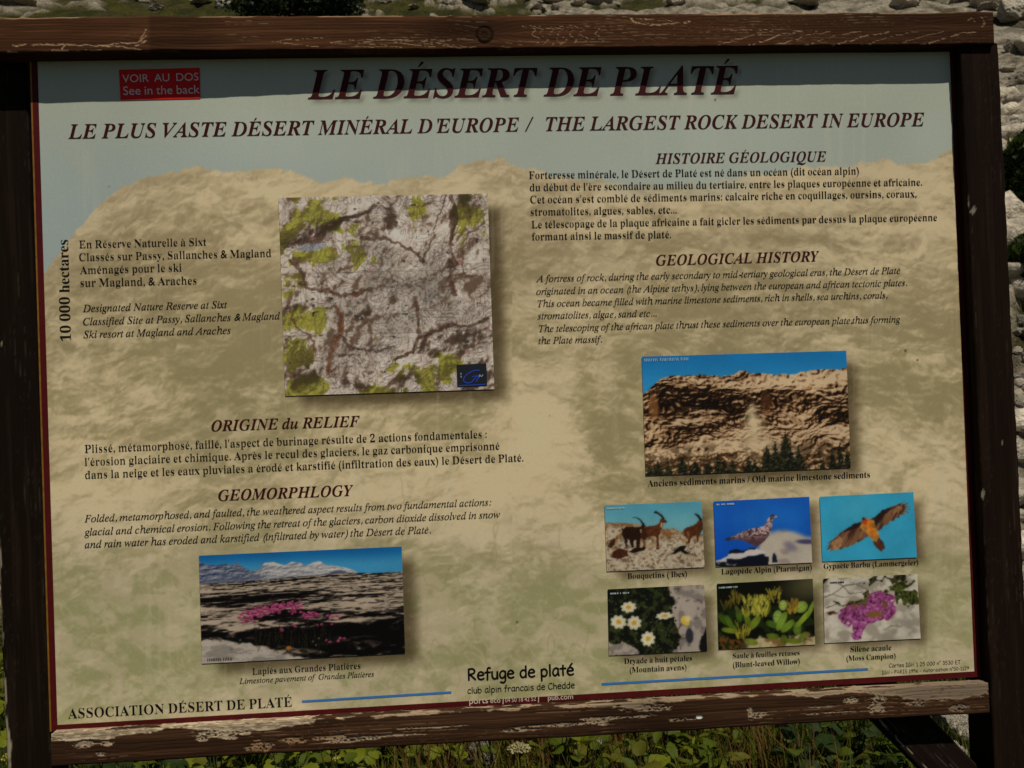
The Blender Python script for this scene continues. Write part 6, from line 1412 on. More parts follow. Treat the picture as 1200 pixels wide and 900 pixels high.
def art_ibex(u, v, a):
    col = mix(full(u, (70, 132, 150)), (90, 142, 150), sm(v, 0, .4))
    hl = np.interp(u, [0, .1, .2, .3, .4, .55, .62, .68, .74, .8, .9, 1], [.27, .27, .29, .29, .34, .40, .40, .39, .42, .46, .52, .50]) + (fbm(u * 30, u * 0, 3, 801) - .5) * .03
    n = fbm(u * 20, v * 17, 4, 811, .6)
    n2 = fbm(u * 46, v * 36, 3, 821, .6)
    g = mix(full(u, (158, 142, 118)), (120, 78, 38), sm(n, .48, .60) * sm(v, .75, .4))
    g = mix(g, (166, 154, 132), sm(n, .5, .40))
    g = mix(g, (58, 38, 24), sm(n2, .54, .68) * .65)
    g = mix(g, (60, 40, 28), sm(np.abs(fbm(u * 26, v * 26, 3, 831) - .5), .02, .0) * .6)
    g = mix(g, (110, 70, 34), sm(v - hl, .12, .0) * .5)
    col = mix(col, g, sm((v - hl) * 60, -.5, .5))
    Y = v

    def poly(pts, c):
        nonlocal col
        j = (noise(u * 60, v * 50, 841) - .5) * .012
        m = inpoly(u + j, Y + j, pts).astype(float)
        fur = .62 + .8 * fbm(u * 34 + Y * 8, Y * 22, 3, 843, .6)
        col = mix(col, np.array(c, float) * fur[..., None], m)
        return m
    DKB, BR = (30, 16, 8), (70, 36, 17)
    # cast shadows
    poly([(.22, .72), (.30, .66), (.42, .66), (.38, .70), (.28, .74)], (18, 12, 8))
    poly([(.66, .78), (.74, .67), (.82, .66), (.80, .73), (.86, .79), (.80, .79), (.76, .74), (.70, .78)], (14, 10, 8))
    # resting animal
    poly([(.01, .62), (.06, .52), (.10, .50), (.09, .58), (.06, .66)], (50, 28, 16))
    poly([(.05, .80), (.07, .70), (.14, .66), (.22, .70), (.22, .78), (.12, .82)], (54, 26, 14))
    # left animal
    poly([(.17, .38), (.22, .34), (.38, .35), (.44, .36), (.40, .50), (.36, .52), (.34, .66), (.31, .66), (.31, .54), (.29, .54), (.28, .66), (.26, .66), (.24, .54), (.22, .52), (.22, .64), (.20, .66), (.19, .52), (.17, .46)], DKB)
    poly([(.36, .36), (.38, .30), (.40, .32), (.39, .37)], DKB)
    poly([(.28, .205), (.32, .20), (.36, .23), (.40, .30), (.41, .34), (.385, .34), (.365, .27), (.33, .22)], (22, 14, 10))
    # middle animal
    poly([(.36, .37), (.42, .35), (.53, .33), (.56, .27), (.585, .22), (.615, .25), (.64, .29), (.62, .31), (.595, .29), (.585, .36), (.56, .44), (.545, .50), (.54, .66), (.55, .70), (.515, .70), (.52, .62), (.51, .50),
          (.44, .50), (.40, .55), (.40, .66), (.375, .66), (.385, .55), (.36, .52), (.355, .42)], BR)
    poly([(.355, .37), (.40, .36), (.43, .47), (.39, .54), (.36, .52)], (52, 26, 12))
    poly([(.49, .14), (.525, .12), (.56, .15), (.59, .19), (.61, .245), (.585, .25), (.57, .20), (.54, .165), (.51, .15)], (18, 12, 8))
    poly([(.57, .30), (.585, .30), (.58, .37), (.565, .37)], (150, 110, 72))
    poly([(.355, .40), (.37, .39), (.372, .44), (.36, .44)], (170, 150, 120))
    # right animal
    poly([(.79, .44), (.83, .39), (.92, .35), (.955, .29), (.985, .27), (1.0, .30), (1.0, .42), (.965, .50), (.955, .52), (.95, .60), (.93, .60), (.93, .52), (.89, .52), (.87, .56), (.86, .62), (.83, .64), (.84, .56), (.81, .52)], (70, 36, 16))
    poly([(.91, .18), (.94, .18), (.97, .21), (.995, .27), (.995, .31), (.965, .29), (.955, .24), (.93, .20)], (20, 13, 8))
    poly([(.83, .46), (.86, .44), (.86, .52), (.84, .54)], (112, 72, 40))
    return col


def art_ptarmigan(u, v, a):
    col = mix(full(u, (10, 62, 150)), (28, 96, 166), sm(v, .95, .2) * .4 + .3 * sm(ell(u, v, .6, .4, .5, .4), 1.2, .3))
    j = (fbm(u * 5, v * 5, 3, 901) - .5) * .12
    rock = full(u, (158, 148, 132))
    rock = mix(rock, (126, 108, 104), sm(fbm(u * 4, v * 5, 3, 911), .5, .65) * .8)
    rock = mix(rock, (60, 56, 84), sm(ell(u, v, .95, .68, .12, .04, .1), 1.3, .5))
    rock = mix(rock, (100, 92, 110), sm(ell(u, v, .78, .74, .06, .10, -.6), 1.4, .3) * .8)
    bl = inpoly(u + j * .2, v + j * .3, [(.42, 1.05), (.45, .72), (.52, .58), (.62, .50), (.74, .49), (.86, .54), (.94, .60), (1.05, .62), (1.05, 1.05)]).astype(float)
    col = mix(col, rock, blur(bl, 2))
    nr = full(u, (12, 14, 24))
    nr = mix(nr, (168, 160, 156), sm(fbm(u * 7 + v * 3, v * 14 - u * 4, 4, 921) + .35 * sm(ell(u, v, .42, .80, .24, .06, -.25), 1.2, .2) + .25 * sm(ell(u, v, .2, .86, .1, .07), 1.3, .4) - .42 * sm(ell(u, v, .38, .93, .16, .07, -.1), 1.2, .5), .56, .66))
    nm = inpoly(u + j * .1, v + j * .2, [(0, 1.02), (0, .92), (.06, .90), (.13, .84), (.15, .76), (.22, .74), (.28, .78), (.36, .74), (.42, .74), (.46, .78), (.52, .80), (.55, .88), (.55, 1.02)])
    col = mix(col, nr, nm.astype(float))
    col = mix(col, (20, 22, 42), inpoly(u, v, [(.58, .98), (.59, .86), (.61, .82), (.63, .88), (.64, .98)]).astype(float))
    body = inpoly(u, v, [(.10, .585), (.14, .56), (.20, .54), (.28, .49), (.36, .45), (.46, .43), (.52, .41), (.545, .33), (.575, .27), (.61, .245), (.64, .26), (.665, .285), (.635, .29), (.61, .31), (.60, .40), (.58, .52), (.53, .62), (.46, .70), (.43, .73),
                           (.40, .70), (.34, .66), (.28, .61), (.20, .60), (.12, .61)])
    sp_ = noise(u * 70, v * 60, 931)
    bc = full(u, (104, 78, 78))
    bc = mix(bc, (178, 152, 148), sm(sp_, .48, .62) * sm(v, .64, .5))
    bc = mix(bc, (48, 30, 34), sm(sp_, .36, .22))
    bc = mix(bc, (56, 34, 40), sm(v, .52, .66) * .7)
    bc = mix(bc, (40, 36, 50), sm(u, .20, .14))
    bc = mix(bc, (150, 136, 140), sm(ell(u, v, .565, .37, .025, .07), 1.2, .5) * .6)
    bc = mix(bc, (36, 30, 40), sm(ell(u, v, .60, .27, .04, .035), 1.2, .5) * .6)
    col = mix(col, bc, body.astype(float))
    return col


def art_vulture(u, v, a):
    col = mix(full(u, (44, 134, 164)), (66, 150, 168), sm(ell(u, v, .4, .2, .3, .3), 1.2, .1) * .4)

    def poly(pts, c, j=0.0):
        nonlocal col
        jj = (noise(u * 60, v * 50, 941) - .5) * j
        m = inpoly(u + jj, v + jj, pts).astype(float)
        barb = .65 + .75 * fbm(u * 30, v * 26, 3, 943, .6)
        col = mix(col, np.array(c, float) * barb[..., None], m)
        return m
    LW = [(.43, .42), (.36, .45), (.28, .50), (.20, .57), (.13, .66), (.055, .725), (.10, .715), (.035, .785), (.085, .765), (.045, .825), (.10, .80), (.075, .865), (.125, .825), (.15, .83), (.18, .815), (.20, .83), (.23, .80), (.27, .80), (.30, .775), (.34, .765), (.37, .73), (.42, .71), (.45, .67), (.50, .64), (.48, .50)]
    RW = [(.52, .40), (.58, .35), (.65, .27), (.72, .22), (.82, .18), (.91, .135), (.86, .175), (.96, .165), (.885, .205), (.97, .215), (.90, .24), (.965, .265), (.90, .27), (.94, .315), (.88, .30), (.90, .35), (.84, .335), (.84, .385), (.79, .38), (.78, .43), (.73, .43), (.71, .48), (.66, .49), (.64, .54), (.60, .565), (.56, .52)]
    dx = noise((u + v * .35) * 46, (v * .9 - u * .3) * 7, 951)
    wc = mix(full(u, (104, 70, 48)), (58, 34, 24), sm(dx, .3, .75))
    wc = mix(wc, (138, 104, 74), sm(noise((u + v * .35) * 60, v * 8, 953), .6, .85) * .6)
    for P_, cu in ((LW, 0), (RW, 1)):
        col = mix(col, wc, inpoly(u, v, P_).astype(float))
    poly([(.43, .42), (.36, .44), (.28, .50), (.22, .57), (.30, .54), (.40, .50), (.46, .50)], (34, 22, 20), .01)
    poly([(.52, .40), (.58, .34), (.66, .25), (.74, .22), (.80, .20), (.70, .30), (.62, .42), (.58, .50), (.56, .50)], (34, 22, 20), .01)
    poly([(.10, .72), (.18, .62), (.22, .66), (.20, .80), (.12, .82)], (128, 92, 62), .03)
    poly([(.74, .26), (.84, .20), (.88, .24), (.78, .34)], (112, 78, 52), .03)
    poly([(.54, .72), (.60, .66), (.66, .76), (.675, .85), (.62, .88), (.57, .82)], (62, 36, 26), .02)
    poly([(.41, .50), (.44, .40), (.50, .36), (.56, .40), (.58, .52), (.62, .64), (.58, .74), (.53, .70), (.47, .58)], (140, 96, 44), .01)
    poly([(.47, .44), (.53, .42), (.57, .54), (.57, .66), (.52, .62)], (170, 96, 24), .02)
    poly([(.43, .40), (.47, .35), (.50, .40), (.48, .48), (.45, .46)], (140, 50, 16))
    poly([(.435, .36), (.46, .345), (.47, .38), (.44, .40)], (30, 30, 30))
    return col


def flower(col, u, v, a, cx, cy, r, squash, ang, seed):
    du, dv = (u - cx), (v - cy) / a
    c, s = math.cos(ang), math.sin(ang)
    x, y = du * c + dv * s, (-du * s + dv * c) / squash
    th = np.arctan2(y, x)
    rad = np.hypot(x, y)
    lim = r * (.72 + .28 * np.abs(np.cos(th * 4 + seed)))
    m = sm(lim - rad, -.003, .004)
    pc = mix(full(u, (186, 180, 160)), (150, 140, 104), sm(rad, r * .4, r) * .4 + .3 * sm(np.abs(np.sin(th * 4 + seed)), .25, 0))
    col = mix(col, pc, m)
    return mix(col, (170, 128, 30), sm(rad + (noise(u * 140, v * 100, seed) - .5) * .02, r * .42, r * .25))


def art_avens(u, v, a):
    n = fbm(u * 22, v * 16, 4, 1001, .6)
    leaf = mix(full(u, (12, 14, 8)), (38, 44, 20), sm(n, .5, .62))
    leaf = mix(leaf, (120, 118, 92), sm(noise(u * 60, v * 44, 1003), .86, .95) * .6)
    rock = mix(full(u, (142, 130, 118)), (110, 100, 92), sm(fbm(u * 12, v * 9, 4, 1005), .48, .62))
    rock = mix(rock, (58, 46, 42), sm(noise(u * 26, v * 22, 1007), .84, .92) * .6)
    j = (fbm(u * 12, v * 9, 3, 1011) - .5) * .16
    lm = inpoly(u + j, v + j, [(-.1, -.1), (.62, -.1), (.66, .15), (.70, .30), (.68, .55), (.72, .80), (.70, .95), (.60, 1.1), (.30, 1.1), (.30, .94), (.22, .86), (.12, .78), (.04, .84), (-.1, .80)])
    col = mix(rock, leaf, lm.astype(float))
    col = mix(col, (38, 40, 44), sm(ell(u, v, .825, .76, .04, .12), 1.1, .85))
    col = mix(col, (14, 14, 16), sm(ell(u, v, 1.0, .86, .07, .2, .2) + (noise(u * 30, v * 25, 1013) - .5) * .5, 1.1, .9))
    col = mix(col, (60, 34, 26), sm(segd(u, v, [(.76, .54), (.72, .64), (.66, .72)]), .008, .003))
    col = mix(col, (60, 34, 26), sm(segd(u, v, [(.82, .76), (.77, .80), (.70, .80)]), .007, .003))
    for cx, cy, r, sq, an in [(.21, .285, .085, .72, 0), (.105, .50, .088, .85, .3), (.265, .525, .078, 1.0, 0), (.40, .775, .078, 1.05, .2), (.575, .44, .095, .42, -.05)]:
        col = flower(col, u, v, a, cx, cy, r, sq, an, int(cx * 90))
    col = mix(col, (176, 150, 60), sm(ell(u, v, .79, .53, .045, .075) + (noise(u * 40, v * 30, 1017) - .5) * .5, 1.1, .8))
    col = mix(col, (184, 172, 120), sm(ell(u, v, .815, .50, .035, .05), 1.1, .7) * .7)
    return col


def art_willow(u, v, a):
    col = mix(full(u, (10, 10, 5)), (62, 58, 36), sm(u, .55, 1.0) * sm(v, .5, .05) * .8 + sm(ell(u, v, .95, .15, .4, .25), 1.1, .3) * .3)
    n = fbm(u * 16, v * 12, 4, 1101)
    col = mix(col, (26, 38, 10), sm(n, .48, .6) * sm(v, .2, .5) * .8)
    ground = mix(full(u, (150, 138, 104)), (96, 66, 30), sm(fbm(u * 9, v * 9, 3, 1103), .45, .6) * .8)
    col = mix(col, ground, sm(v + (n - .5) * .3, .84, .90) * sm(u, .22, .34))
    col = mix(col, (84, 50, 20), sm(v + (n - .5) * .3, .80, .88) * sm(u, .30, .2) * sm(noise(u * 40, v * 30, 1105), .35, .55))

    def leaf_(cx, cy, rx, ry, an, c):
        nonlocal col
        d = ell(u, v / a * 1.0, cx, cy / a, rx, ry, an)
        m = sm(d, 1.05, .92)
        cc_ = mix(full(u, np.array(c)), np.array(c) * 1.3, sm(d, .9, .2) * .6)
        ce, se = math.cos(an), math.sin(an)
        mid = np.abs(-(u - cx) * se + (v / a - cy / a) * ce)
        cc_ = mix(cc_, np.array(c) * .65, sm(mid, .006, .001) * .6)
        col = mix(col, cc_, m)
    for q in [(.06, .55, .09, .035, .8, (44, 60, 14)), (.12, .60, .09, .03, 1.1, (58, 80, 18)), (.22, .50, .07, .035, 1.4, (54, 74, 20)), (.12, .72, .09, .028, .2, (88, 96, 24)), (.38, .62, .09, .04, -.9, (86, 100, 26)), (.30, .55, .07, .03, 1.2, (70, 90, 22)),
              (.56, .66, .07, .035, .5, (52, 74, 18)), (.62, .55, .05, .07, .1, (104, 124, 52)), (.66, .62, .11, .04, -1.1, (92, 114, 36)), (.72, .70, .09, .04, -.7, (84, 104, 30)), (.56, .84, .07, .03, .2, (70, 84, 20)), (.68, .90, .05, .04, 1.3, (66, 76, 20)),
              (.82, .74, .045, .075, .1, (68, 88, 24)), (.90, .58, .13, .03, -.8, (104, 122, 34)), (.68, .38, .045, .055, 0, (118, 132, 60)), (.87, .42, .07, .06, -.5, (100, 120, 44)), (.97, .45, .1, .022, -1.1, (96, 116, 34)), (.78, .93, .09, .03, .1, (84, 92, 24)),
              (.34, .91, .07, .035, .3, (92, 98, 28)), (.20, .40, .05, .02, 1.2, (60, 64, 22)), (.88, .86, .06, .03, -.6, (80, 92, 30))]:
        leaf_(*q)
    rr = np.random.RandomState(1111)

    def catkin(cx, cy, rx, ry, c, n_):
        nonlocal col
        for k in range(n_):
            px, py = cx + rr.uniform(-1, 1) * rx, cy + rr.uniform(-1, 1) * ry
            L_ = rr.uniform(.05, .10)
            an = (px - cx) / rx * .5 + rr.normal() * .15
            q = np.array(c) * rr.uniform(.6, 1.2)
            col = mix(col, q, sm(segd(u, v, [(px, py), (px + math.sin(an) * L_ * .6, py - L_)]), .009, .004) * .9)
    catkin(.38, .40, .12, .14, (138, 134, 46), 110)
    catkin(.46, .38, .07, .12, (146, 140, 50), 60)
    catkin(.19, .25, .04, .08, (96, 84, 24), 24)
    catkin(.10, .36, .05, .05, (76, 66, 20), 14)
    catkin(.59, .26, .05, .08, (120, 110, 34), 34)
    catkin(.78, .45, .05, .10, (130, 104, 34), 44)
    catkin(.25, .76, .06, .10, (128, 122, 32), 34)
    return col


def art_campion(u, v, a):
    n = fbm(u * 10, v * 8, 5, 1201)
    col = mix(full(u, (160, 152, 136)), (132, 122, 108), sm(n, .45, .62))
    col = mix(col, (176, 168, 152), sm(n, .45, .36) * .7)
    col = mix(col, (96, 86, 78), sm(fbm(u * 5, v * 6, 3, 1203), .5, .6) * sm(v, .42, .2) * sm(u, .6, .3) * .5)
    for pts in [[(0, .28), (.10, .22), (.22, .10), (.30, .12)], [(.18, .10), (.28, .26), (.40, .22)], [(0, .30), (.08, .24), (.16, .28), (.26, .30)], [(.30, .08), (.46, .20), (.44, .34)], [(.12, .06), (.2, .12), (.4, .1)], [(.02, .45), (.12, .40), (.2, .44)], [(.62, .84), (.70, .78), (.8, .8)]]:
        d = segd(u + (n - .5) * .05, v + (n - .5) * .05, pts)
        col = mix(col, (66, 56, 50), sm(d, .008, .003) * .8)

    def leaves(pts, c, seed, jj=.10):
        nonlocal col
        j = (noise(u * 26, v * 20, seed) - .5) * jj
        m = inpoly(u + j, v - j, pts).astype(float)
        cc_ = mix(full(u, np.array(c)), np.array(c) * .35, sm(noise(u * 60, v * 45, seed + 1), .45, .7))
        cc_ = mix(cc_, np.array(c) * 1.7, sm(noise(u * 70, v * 55, seed + 2), .7, .9) * .6)
        col = mix(col, cc_, m)
    leaves([(.44, .08), (.52, .02), (.66, .04), (.88, -.02), (.90, .06), (.82, .12), (.76, .10), (.70, .06), (.54, .08), (.48, .16)], (48, 46, 22), 1211)
    leaves([(.64, .22), (.72, .16), (.84, .08), (.96, .14), (.88, .20), (.82, .26), (1.02, .26), (1.02, .46), (.94, .50), (.82, .42), (.74, .32)], (58, 64, 24), 1213)
    leaves([(.20, .42), (.30, .36), (.44, .34), (.42, .24), (.48, .20), (.52, .32), (.64, .28), (.60, .44), (.40, .50), (.24, .48)], (76, 70, 34), 1215)
    leaves([(.0, .54), (.12, .50), (.16, .54), (.04, .58)], (104, 66, 50), 1217, .03)
    leaves([(.10, .34), (.16, .38), (.18, .44), (.12, .40)], (30, 26, 22), 1219, .02)
    j = (noise(u * 24, v * 20, 1221) - .5) * .07
    outl = [(.14, .62), (.16, .50), (.24, .44), (.34, .42), (.46, .44), (.46, .34), (.50, .24), (.58, .24), (.66, .30), (.73, .34), (.75, .48), (.74, .64), (.68, .68), (.56, .70), (.44, .76), (.40, .80), (.38, .92), (.36, .99), (.30, .98), (.29, .86), (.28, .74), (.18, .68)]
    m = inpoly(u + j, v - j, outl).astype(float)
    nn = fbm(u * 44, v * 34, 3, 1223, .65)
    pc = mix(full(u, (120, 54, 98)), (164, 98, 142), sm(nn, .55, .75))
    pc = mix(pc, (58, 20, 38), sm(nn, .44, .26))
    pc = mix(pc, (112, 66, 50), sm(ell(u, v, .33, .44, .16, .07), 1.2, .5) * sm(noise(u * 40, v * 30, 1225), .35, .6) * .8)
    pc = mix(pc, (104, 76, 26), sm(ell(u, v, .53, .59, .10, .045) + (nn - .5) * .4, 1.1, .8) * .9)
    pc = mix(pc, (90, 62, 34), sm(ell(u, v, .64, .46, .04, .07) + (nn - .5) * .6, 1.1, .7) * .7)
    col = mix(col, pc, m)
    col = mix(col, (30, 22, 20), inpoly(u, v, [(0, 0), (.06, 0), (.0, .09)]).astype(float))
    return col


ARTS = [('printed_map', 'map', art_map, .9, 'square relief map of a grey rock plateau with green margins'),
        ('printed_picture', 'pavement', art_pavement, .85, 'picture of pink flowers on limestone pavement below snowy mountains'),
        ('printed_picture', 'cliff', art_cliff, .85, 'picture of layered snowy cliffs above dark firs'),
        ('printed_picture', 'ibex', art_ibex, .75, 'picture of ibex standing on stony ground'),
        ('printed_picture', 'ptarmigan', art_ptarmigan, .75, 'picture of a speckled ptarmigan on a rock against deep blue sky'),
        ('printed_picture', 'vulture', art_vulture, .75, 'picture of a bearded vulture soaring in turquoise sky'),
        ('printed_picture', 'avens', art_avens, .75, 'picture of white flowers with yellow centres'),
        ('printed_picture', 'willow', art_willow, .75, 'picture of yellow green catkins and rounded leaves'),
        ('printed_picture', 'campion', art_campion, .75, 'picture of a pink flower cushion on pale rock')]
PO = {}
for nm, key, fn, stp, lab in ARTS:
    q = [np.array(unproj(*p)) for p in PIC[key]]
    wpx = math.dist(PIC[key][0], PIC[key][1])
    hpx = math.dist(PIC[key][0], PIC[key][3])
    nu, nv = int(wpx / stp), int(hpx / stp)
    u, v = np.meshgrid(np.linspace(0, 1, nu), np.linspace(0, 1, nv), indexing='ij')
    col = np.clip(fn(u, v, wpx / hpx), 0, 255)
    soft = np.stack([blur(col[..., i], 1) for i in range(3)], -1)
    tone = .92 + .16 * fbm(u * 6, v * 4, 4, 31)
    sf = .25 if key in ('map', 'cliff', 'pavement') else .5
    col = (col * (1 - sf) + soft * sf) * tone[..., None]
    gn = np.random.RandomState(5).normal(size=u.shape)[..., None]
    col = col * (1 + .012 * gn)
    P = (q[0] * ((1 - u) * (1 - v))[..., None] + q[1] * (u * (1 - v))[..., None] + q[2] * (u * v)[..., None] + q[3] * ((1 - u) * v)[..., None])
    V = np.stack([P[..., 0] - INV[0], np.full(u.shape, -.0010), P[..., 1] + Z0], -1).reshape(-1, 3)
    F = gridfaces(nu, nv)[:, ::-1]
    o = link(nm, mesh_np(nm, V, F, alb(np.clip(col, 0, 255)).reshape(-1, 3)), BOARD, M_PHOTO)
    o['label'] = lab
    PO[key] = o


def inpic(key, u, v):
    q = [np.array(p, float) for p in PIC[key]]
    return tuple(q[0] * (1 - u) * (1 - v) + q[1] * u * (1 - v) + q[2] * u * v + q[3] * (1 - u) * v)


# captions ride with their pictures
cB = (.006, .008)
for key, lines in {
        'pavement': [("Lapiés aux Grandes Platières", 'B', (296, 790.3), (422.5, 783.2), R_, 1.06), ("Limestone pavement of  Grandes Platières", 'I', (280.5, 801.2), (438.5, 792.6), I_, 1.0)],
        'cliff': [("Anciens sédiments marins / Old marine limestone sediments", 'B', (759, 570), (1019.5, 559.4), cB, 1.06)],
        'ibex': [("Bouquetins ( Ibex)", 'B', (735.5, 678.2), (805, 675.3), cB, 1.06)],
        'ptarmigan': [("Lagopède Alpin (Ptarmigan)", 'B', (845.3, 672.8), (951.3, 667.8), cB, 1.06)],
        'vulture': [("Gypaète Barbu (Lammergeier)", 'B', (965.3, 666.4), (1076, 661.8), cB, 1.06)],
        'avens': [("Dryade à huit pétales", 'B', (731.5, 777.8), (811, 773.8), cB, 1.06), ("(Mountain avens)", 'B', (738, 788), (804.5, 784.6), cB, 1.06)],
        'willow': [("Saule à feuilles rétuses", 'B', (858.7, 771.3), (937, 767.3), cB, 1.06), ("(Blunt-leaved Willow)", 'B', (859, 782), (937.3, 777.6), cB, 1.06)],
        'campion': [("Silène acaule", 'B', (996.7, 763.8), (1044.5, 761.5), cB, 1.06), ("(Moss Campion)", 'B', (992, 774.3), (1049.5, 771.2), cB, 1.06)]}.items():
    lettering('caption_lettering', lines, PO[key], M_BLACK, INV)

# map emblem: dark square, blue looped capital, small white letters, blue underline
em = [inpic('map', .858, .850), inpic('map', .997, .850), inpic('map', .997, .955), inpic('map', .858, .955)]
em = [(535, 427.5), (569.8, 425.8), (570.8, 452.2), (536, 453.6)]
emb = quad('map_emblem', em, PO['map'], mat('emblem_navy', alb((12, 16, 24)), rough=.5), .0014, 'small dark square emblem with a blue looped capital')
M_EB = mat('emblem_blue', alb((24, 52, 140)), rough=.5)
M_EW = mat('emblem_white', alb((120, 128, 140)), rough=.5)


def ribbon(name, strokes, parent, m, dy):
    V, F = [], []
    for pts, wd in strokes:
        W = np.array([unproj(*p) for p in catmull(np.array(pts, float), 6)])
        t = np.gradient(W, axis=0)
        t /= np.hypot(t[:, 0], t[:, 1])[:, None] + 1e-12
        nrm = np.stack([-t[:, 1], t[:, 0]], 1)
        n0 = len(V)
        for k in range(len(W)):
            for s in (-1, 1):
                p = W[k] + nrm[k] * s * wd / 2 / 920
                V.append((p[0] - INV[0], -dy, p[1] + Z0))
        for k in range(len(W) - 1):
            F.append((n0 + 2 * k, n0 + 2 * k + 1, n0 + 2 * k + 3, n0 + 2 * k + 2))
    return link(name, mesh_np(name, V, F), parent, m)


ribbon('emblem_capital', [([(562, 434), (555, 434.5), (547, 439), (543, 445), (546, 448.5), (552, 448), (557, 443), (560, 440.5)], 1.3), ([(553, 441.5), (561, 440.6), (558, 447.5)], 1.2), ([(537.5, 452), (553, 451.3), (569, 450.4)], 1.2)], PO['map'], M_EB, .0018)
ribbon('emblem_letter', [([(540, 437), (540.2, 439)], 1.2), ([(540.3, 440.3), (540.5, 442.5)], 1.2)], PO['map'], M_EW, .0020)
ribbon('emblem_letter', [([(561.5, 442), (562, 439.2), (564, 441.2), (566, 439)], 1.0)], PO['map'], M_EW, .0020)
# tiny photographers' credits printed inside the pictures, too small to read: rows of minute ticks
for key, u0, v0, wd, m in [('cliff', .012, .03, .22, M_FAINT), ('ibex', .02, .05, .18, M_FAINT), ('ptarmigan', .02, .05, .19, M_FAINT), ('pavement', .03, .965, .12, M_BLACK),
                           ('campion', .07, .065, .16, M_BLACK), ('willow', .02, .06, .2, M_FAINT), ('avens', .02, .065, .2, M_FAINT)]:
    rr = random.Random(key)
    st_ = []
    x = u0
    while x < u0 + wd:
        a_, b_ = inpic(key, x, v0 - .012), inpic(key, x + rr.uniform(-.002, .004), v0 + .012)
        if rr.random() > .18:
            st_.append(([a_, b_], rr.uniform(.5, .8)))
        x += .0085
    ribbon('credit_lettering', st_, PO[key], m, .0016)
# ------------------------------------------------------------------ the setting: alpine meadow, rubble slope
def hill(x, y):
    x = np.asarray(x, float)
    y = np.asarray(y, float)
    base = .02 * fbm(x * .8 + 50, y * .8 + 50, 3, 1301)
    rise = np.maximum(y - 4.2 + .5 * (noise(x * .5 + 40, x * 0, 1303) - .5), 0)
    h = rise * .56 + .9 * (1 - np.exp(-rise / 1.2)) * .25
    amp = sm(y, 3.0, 8.0)
    h = h + amp * ((fbm(x * .35 + 30, y * .35 + 30, 5, 1311) - .5) * 1.1 + (fbm(x * 1.6 + 30, y * 1.6 + 30, 4, 1321) - .5) * .28)
    return base + h


NXG, NYG = 420, 520
su = np.linspace(-1, 1, NXG)
gxs = 4 * su + 56 * np.sign(su) * np.abs(su) ** 3.2
sv = np.linspace(0, 1, NYG)
gys = -30 + 30.2 * sm(sv, -1, .08) * 1.0
gys = np.where(sv < .06, np.interp(sv, [0, .06], [-30, -1]), -1 + 11 * ((sv - .06) / .94) + 55 * ((sv - .06) / .94) ** 2.6)
TX, TY = np.meshgrid(gxs, gys, indexing='ij')
TZ = hill(TX, TY)
n_a = fbm(TX * .9 + 30, TY * .9 + 30, 5, 1331, .6)
rockm = sm(n_a + .16 * sm(TX, 1.5, 5.0) + .02 * sm(TY, 6, 12) - .26 * np.exp(-((TX + 6.0) / 4.2) ** 2) * sm(TY, 6, 9), .56, .62) * sm(TY, 2.8, 4.5)
TZ = TZ + rockm * (.10 + .16 * fbm(TX * 4 + 30, TY * 4 + 30, 4, 1341)) * sm(TY, 2.8, 4.5)
g1 = fbm(TX * 2.2 + 30, TY * 2.2 + 30, 4, 1351)
tc_ = mix(np.ones(TX.shape + (3,)) * np.array((.030, .032, .005)), (.062, .055, .008), sm(g1, .42, .62))
tc_ = mix(tc_, (.075, .050, .018), sm(fbm(TX * 1.3 + 9, TY * 1.3 + 9, 4, 1361), .56, .68) * .6)
rk_ = mix(np.ones(TX.shape + (3,)) * np.array((.38, .325, .235)), (.20, .165, .11), sm(fbm(TX * 7 + 30, TY * 7 + 30, 4, 1371), .45, .62))
tc_ = mix(tc_, (0, 0, 0), rockm) + (rk_ * (1 - .62 * sm(np.abs(fbm(TX * 3 + 30, TY * 3 + 30, 4, 1377) - .5), .03, .0))[..., None]) * rockm[..., None]
Vt = np.stack([TX, TY, TZ], -1).reshape(-1, 3)
M_TERR = mat('alpine_ground', attr='col', rough=.95, spec=.15, vary=(9, .35), bump=[((9, 9, 9), 1.0, .16), ((40, 40, 40), .9, .04)])
ter = link('ground', mesh_np('ground', Vt, gridfaces(NXG, NYG), tc_.reshape(-1, 3), smooth=True), None, M_TERR)
tag(ter, 'grassy mountainside with pale limestone outcrops rising behind the board', kind='structure')


def zat(x, y):
    i = np.clip(np.searchsorted(gxs, x) - 1, 0, NXG - 2)
    j = np.clip(np.searchsorted(gys, y) - 1, 0, NYG - 2)
    fx, fy = (x - gxs[i]) / (gxs[i + 1] - gxs[i]), (y - gys[j]) / (gys[j + 1] - gys[j])
    return float((TZ[i, j] * (1 - fx) + TZ[i + 1, j] * fx) * (1 - fy) + (TZ[i, j + 1] * (1 - fx) + TZ[i + 1, j + 1] * fx) * fy)


def ground_hit(px, py, tmax=60):
    d = ray(px, py)
    t = 1.3
    while t < tmax:
        p = CAM + d * t
        if p.z < zat(p.x, p.y):
            return p, t
        t += .02 + t * .004
    return CAM + d * tmax, tmax


# ---- boulders
M_ROCK = mat('pale_limestone', (.56, .485, .365), rough=.9, spec=.2, vary=(11, .45), bump=[((10, 10, 26), 1.0, .06), ((45, 45, 60), .9, .012)])
M_ROCK2 = mat('grey_limestone', (.42, .36, .27), rough=.9, spec=.2, vary=(12, .45), bump=[((10, 10, 26), 1.0, .06), ((50, 50, 70), .9, .012)])


